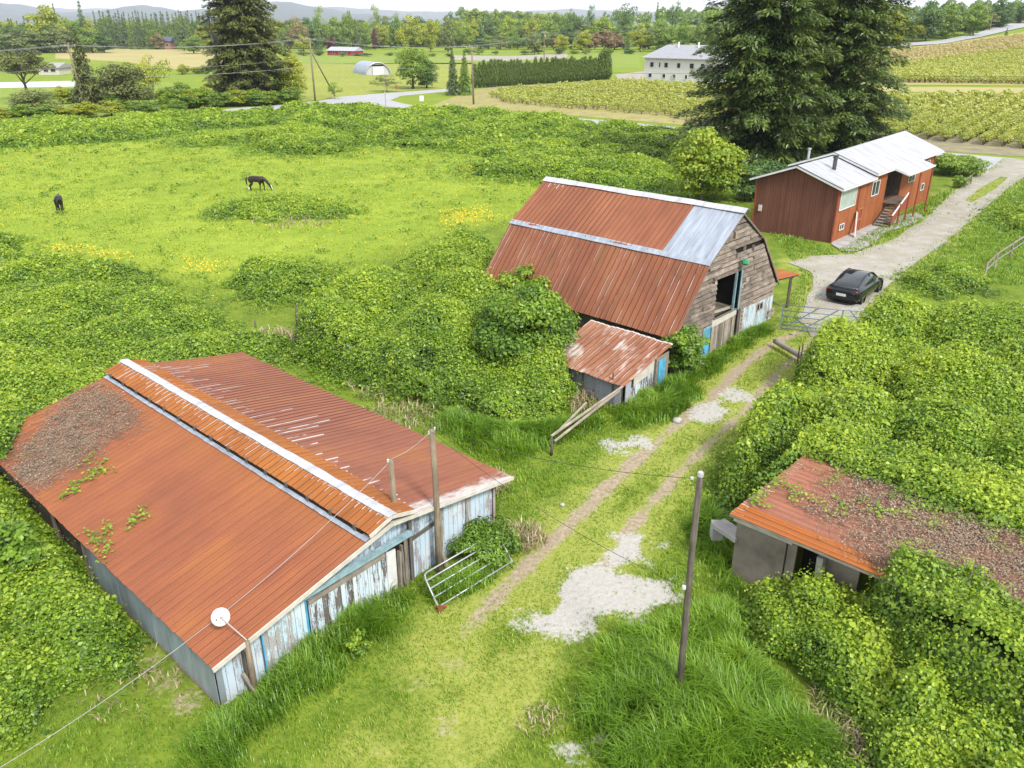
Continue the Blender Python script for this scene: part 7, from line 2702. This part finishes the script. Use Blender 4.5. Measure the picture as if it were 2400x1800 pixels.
def scatter(poly, per_m2, seed):
    r = np.random.default_rng(seed)
    xs, ys = [p[0] for p in poly], [p[1] for p in poly]
    n = int((max(xs) - min(xs)) * (max(ys) - min(ys)) * per_m2)
    x, y = r.uniform(min(xs), max(xs), n), r.uniform(min(ys), max(ys), n)
    ok = in_poly(x, y, poly)
    x, y = x[ok], y[ok]
    ok = ~blocked(x, y)
    return x[ok], y[ok], r
parts, tin = [], []
for k, poly in enumerate(TALL):
    d = math.hypot(sum(p[0] for p in poly) / len(poly), sum(p[1] for p in poly) / len(poly))
    x, y, r = scatter(poly, 900 if d < 22 else 520, 70 + k)
    cl = value_noise(x, y, .6, 80 + k)
    ed = np.clip(seg_dist(x, y, poly, True) / .9, 0, 1)
    ok = r.random(len(x)) < (.25 + .9 * cl) * np.clip(ed * 1.5 + value_noise(x, y, .9, 60 + k) * 1.6 - .75, .03, 1)
    x, y, cl, ed = x[ok], y[ok], cl[ok], ed[ok]
    dirt, dry, gv = masks(x, y)
    ok = (gv < .45) & (dirt < .6)
    x, y, cl, ed = x[ok], y[ok], cl[ok], ed[ok]
    h = (.18 + .34 * ed + .34 * cl * ed) * r.uniform(.7, 1.3, len(x))
    V, F = blades(np.stack([x, y, np.zeros(len(x))], 1), h, r.uniform(.2, .95, len(x)), .013 + .0006 * d, .3)
    parts.append((V, F))
    tin.append(np.repeat(np.clip(-.05 + .5 * value_noise(x, y, 1.7, 90 + k) + .35 * value_noise(x, y, .45, 190 + k) + r.normal(size=len(x)) * .2, 0, 1), 3))
V, F = merge(parts)
tag(np_mesh('tall_grass', V, F, M['grass_tall'], None, np.concatenate(tin)), 'tall rank grass along the barn front, track and pole', 'grass', None, 'stuff')
# short grass over the yard
YARD = gp([(-200, 1990), (-400, 1800), (100, 1650), (330, 1640), (520, 1640), (900, 1380), (1180, 1120), (1000, 1000), (1380, 860), (1640, 860), (1830, 740), (1880, 640), (1780, 520), (1960, 590), (2300, 400), (2420, 380), (2700, 500), (2700, 700), (2250, 660), (1950, 790), (1850, 900), (1680, 1150), (1760, 1480), (2060, 1800), (2060, 1990)])
x, y, r = scatter(YARD, 330, 101)
d = np.hypot(x, y)
ok = r.random(len(x)) < np.clip(20 / d, .16, 1) ** 1.3
x, y, d = x[ok], y[ok], d[ok]
dirt, dry, gv = masks(x, y)
n1 = value_noise(x, y, .5, 102)
n2 = value_noise(x, y, 1.8, 103)
ok = (r.random(len(x)) < np.clip(1.15 - dirt * 1.5 - np.clip(gv - .3, 0, 1) * 2.2, .04, 1) * (.35 + .8 * n1)) & ~in_poly(x, y, DRIVE)
x, y, d, dry, n1, n2 = (q[ok] for q in (x, y, d, dry, n1, n2))
h = (.045 + .10 * n2 + .05 * n1) * r.uniform(.6, 1.3, len(x)) * (1 - .45 * np.clip(dry, 0, 1)) * (.75 + d / 80)
V, F = blades(np.stack([x, y, np.zeros(len(x))], 1), h, r.uniform(.2, .9, len(x)), .012 + .0007 * d)
tint = np.clip(.08 + .45 * n2 + .32 * np.clip(dry, 0, 1) + r.normal(size=len(x)) * .2, 0, 1)
tag(np_mesh('short_grass', V, F, M['grass_short'], None, np.repeat(tint, 3)), 'short patchy grass over the yard and between the ruts', 'grass', None, 'stuff')
# grass creeping into the edges of the drive
x, y, r = scatter(DRIVE, 70, 105)
dd = seg_dist(x, y, DRIVE, True)
ok = (r.random(len(x)) < np.clip(1.1 - dd / .9, .006, 1) * (.2 + value_noise(x, y, .8, 106))) & (y < 110)
x, y = x[ok], y[ok]
pg = gp([(2262, 470), (2300, 440), (2345, 415), (2362, 418), (2330, 445), (2280, 475)])
x2, y2, r = scatter(pg, 90, 107)
x, y = np.concatenate([x, x2]), np.concatenate([y, y2])
V, F = blades(np.stack([x, y, np.zeros(len(x))], 1), r.uniform(.05, .15, len(x)), r.uniform(.2, .9, len(x)), .04)
tag(np_mesh('verge_grass', V, F, M['grass_short'], None, np.repeat(np.clip(r.normal(.4, .2, len(x)), 0, 1), 3)), 'grass creeping in from the edges of the gravel drive', 'grass', None, 'stuff')
# pasture tufts and buttercups
x, y, r = scatter(PASTURE, 34, 111)
d = np.hypot(x, y)
n1 = value_noise(x, y, 1.1, 112)
n2 = value_noise(x, y, 6, 113)
ok = (d < 175) & (np.abs(x) < .72 * y + 8) & (r.random(len(x)) < (.25 + .9 * n1) * np.clip(75 / d, .3, 1))
x, y, d, n1, n2 = (q[ok] for q in (x, y, d, n1, n2))
h = (.03 + .10 * n1) * r.uniform(.6, 1.3, len(x))
V, F = blades(np.stack([x, y, np.zeros(len(x))], 1), h, r.uniform(.3, 1.0, len(x)), .022 + .0007 * d)
tag(np_mesh('pasture_grass', V, F, M['grass_pasture'], None, np.repeat(np.clip(.15 + .6 * n2 + r.normal(size=len(x)) * .14, 0, 1), 3)), 'bright tufted pasture grass around the two horses', 'grass', None, 'stuff')
x, y, r = scatter(PASTURE, .3, 141)
ok = (r.random(len(x)) < value_noise(x, y, 5, 142) * 1.3) & (np.hypot(x, y) < 150) & (np.abs(x) < .72 * y + 8)
x, y = x[ok], y[ok]
nw = 14
rad = r.uniform(.12, .45, len(x)) * (.6 + np.hypot(x, y) / 120)
px, py, pr_ = np.repeat(x, nw), np.repeat(y, nw), np.repeat(rad, nw)
aa, qq = r.random(len(px)) * 6.28, np.sqrt(r.random(len(px)))
pp = np.stack([px + np.cos(aa) * qq * pr_, py + np.sin(aa) * qq * pr_, .05 + pr_ * .5 * (1 - qq ** 2) + r.random(len(px)) * .06], 1)
V, F = leaves(pp, np.array([[0, 0, 1.0]]) + r.normal(size=(len(px), 3)) * .6, np.clip(pr_ * .55, .09, .3) * r.uniform(.6, 1.3, len(px)), None, .5)
tag(np_mesh('pasture_weeds', V, F, M['leaf_bramble'], None, np.repeat(np.clip(r.normal(.35, .2, len(px)), 0, 1), 2)), 'small dark weed clumps dotted over the pasture', 'weeds', None, 'stuff')
parts = []
for k, p in enumerate(BUTTER + [PASTURE]):
    x, y, r = scatter(p, 14 if k < len(BUTTER) else .5, 120 + k)
    n1 = value_noise(x, y, 1.6, 130 + k)
    ok = (r.random(len(x)) < n1 * 1.1) & (np.hypot(x, y) < 120) & (np.abs(x) < .72 * y + 8)
    x, y = x[ok], y[ok]
    parts.append(leaves(np.stack([x, y, r.uniform(.12, .3, len(x))], 1), np.array([[0, -.4, 1.0]]) + r.normal(size=(len(x), 3)) * .2, r.uniform(.07, .13, len(x)), None, 1.0, .02))
V, F = merge(parts)
tag(np_mesh('buttercups', V, F, M['petal']), 'yellow buttercups speckling the pasture in drifts', 'flowers', None, 'stuff')
# dry straw tussocks
parts, tin = [], []
for k, (u, v, rad, n, h) in enumerate(((1218, 1265, .45, 500, .42), (1150, 1140, .35, 300, .4), (632, 800, .7, 500, .5), (770, 690, .7, 300, .4), (985, 965, 1.2, 700, .35), (905, 910, .9, 400, .4), (1995, 1680, .5, 500, .35), (2030, 1620, .4, 300, .3), (2040, 1780, .4, 400, .3), (700, 514, 2.0, 500, .4), (1360, 950, .5, 250, .6), (340, 1590, .8, 300, .2), (1265, 1690, .3, 120, .2))):
    c = G(u, v)
    r = np.random.default_rng(140 + k)
    n = int(n * .7)
    a, q = r.random(n) * 6.28, r.random(n) ** .7 * rad * 1.8
    V, F = blades(np.stack([c.x + np.cos(a) * q, c.y + np.sin(a) * q, np.zeros(n)], 1), h * r.uniform(.5, 1.2, n), r.uniform(.4, 1.3, n), .018 + .0007 * math.hypot(c.x, c.y))
    parts.append((V, F))
    tin.append(np.repeat(np.clip(r.normal(.5, .25, n), 0, 1), 3))
V, F = merge(parts)
tag(np_mesh('dry_straw', V, F, M['straw'], None, np.concatenate(tin)), 'tussocks of dry straw-coloured grass among the green', 'grass', None, 'stuff')

# ------------------------------------------------------------------ the air: pale haze over the whole valley
def add_haze():
    m = bpy.data.materials.new('haze')
    m.use_nodes = True
    t = m.node_tree
    for n in list(t.nodes):
        t.nodes.remove(n)
    o = t.nodes.new('ShaderNodeOutputMaterial')
    v = t.nodes.new('ShaderNodeVolumePrincipled')
    v.inputs['Color'].default_value = (.84, .90, .99, 1)
    v.inputs['Density'].default_value = .000095
    v.inputs['Anisotropy'].default_value = .0
    t.links.new(v.outputs[0], o.inputs['Volume'])
    b = MB()
    b.box((0, 7000, 199), (34000, 14600, 402))
    h = b.build('haze', m)
    tag(h, 'thin pale summer haze lying over the whole valley', 'haze', None, 'stuff')
add_haze()
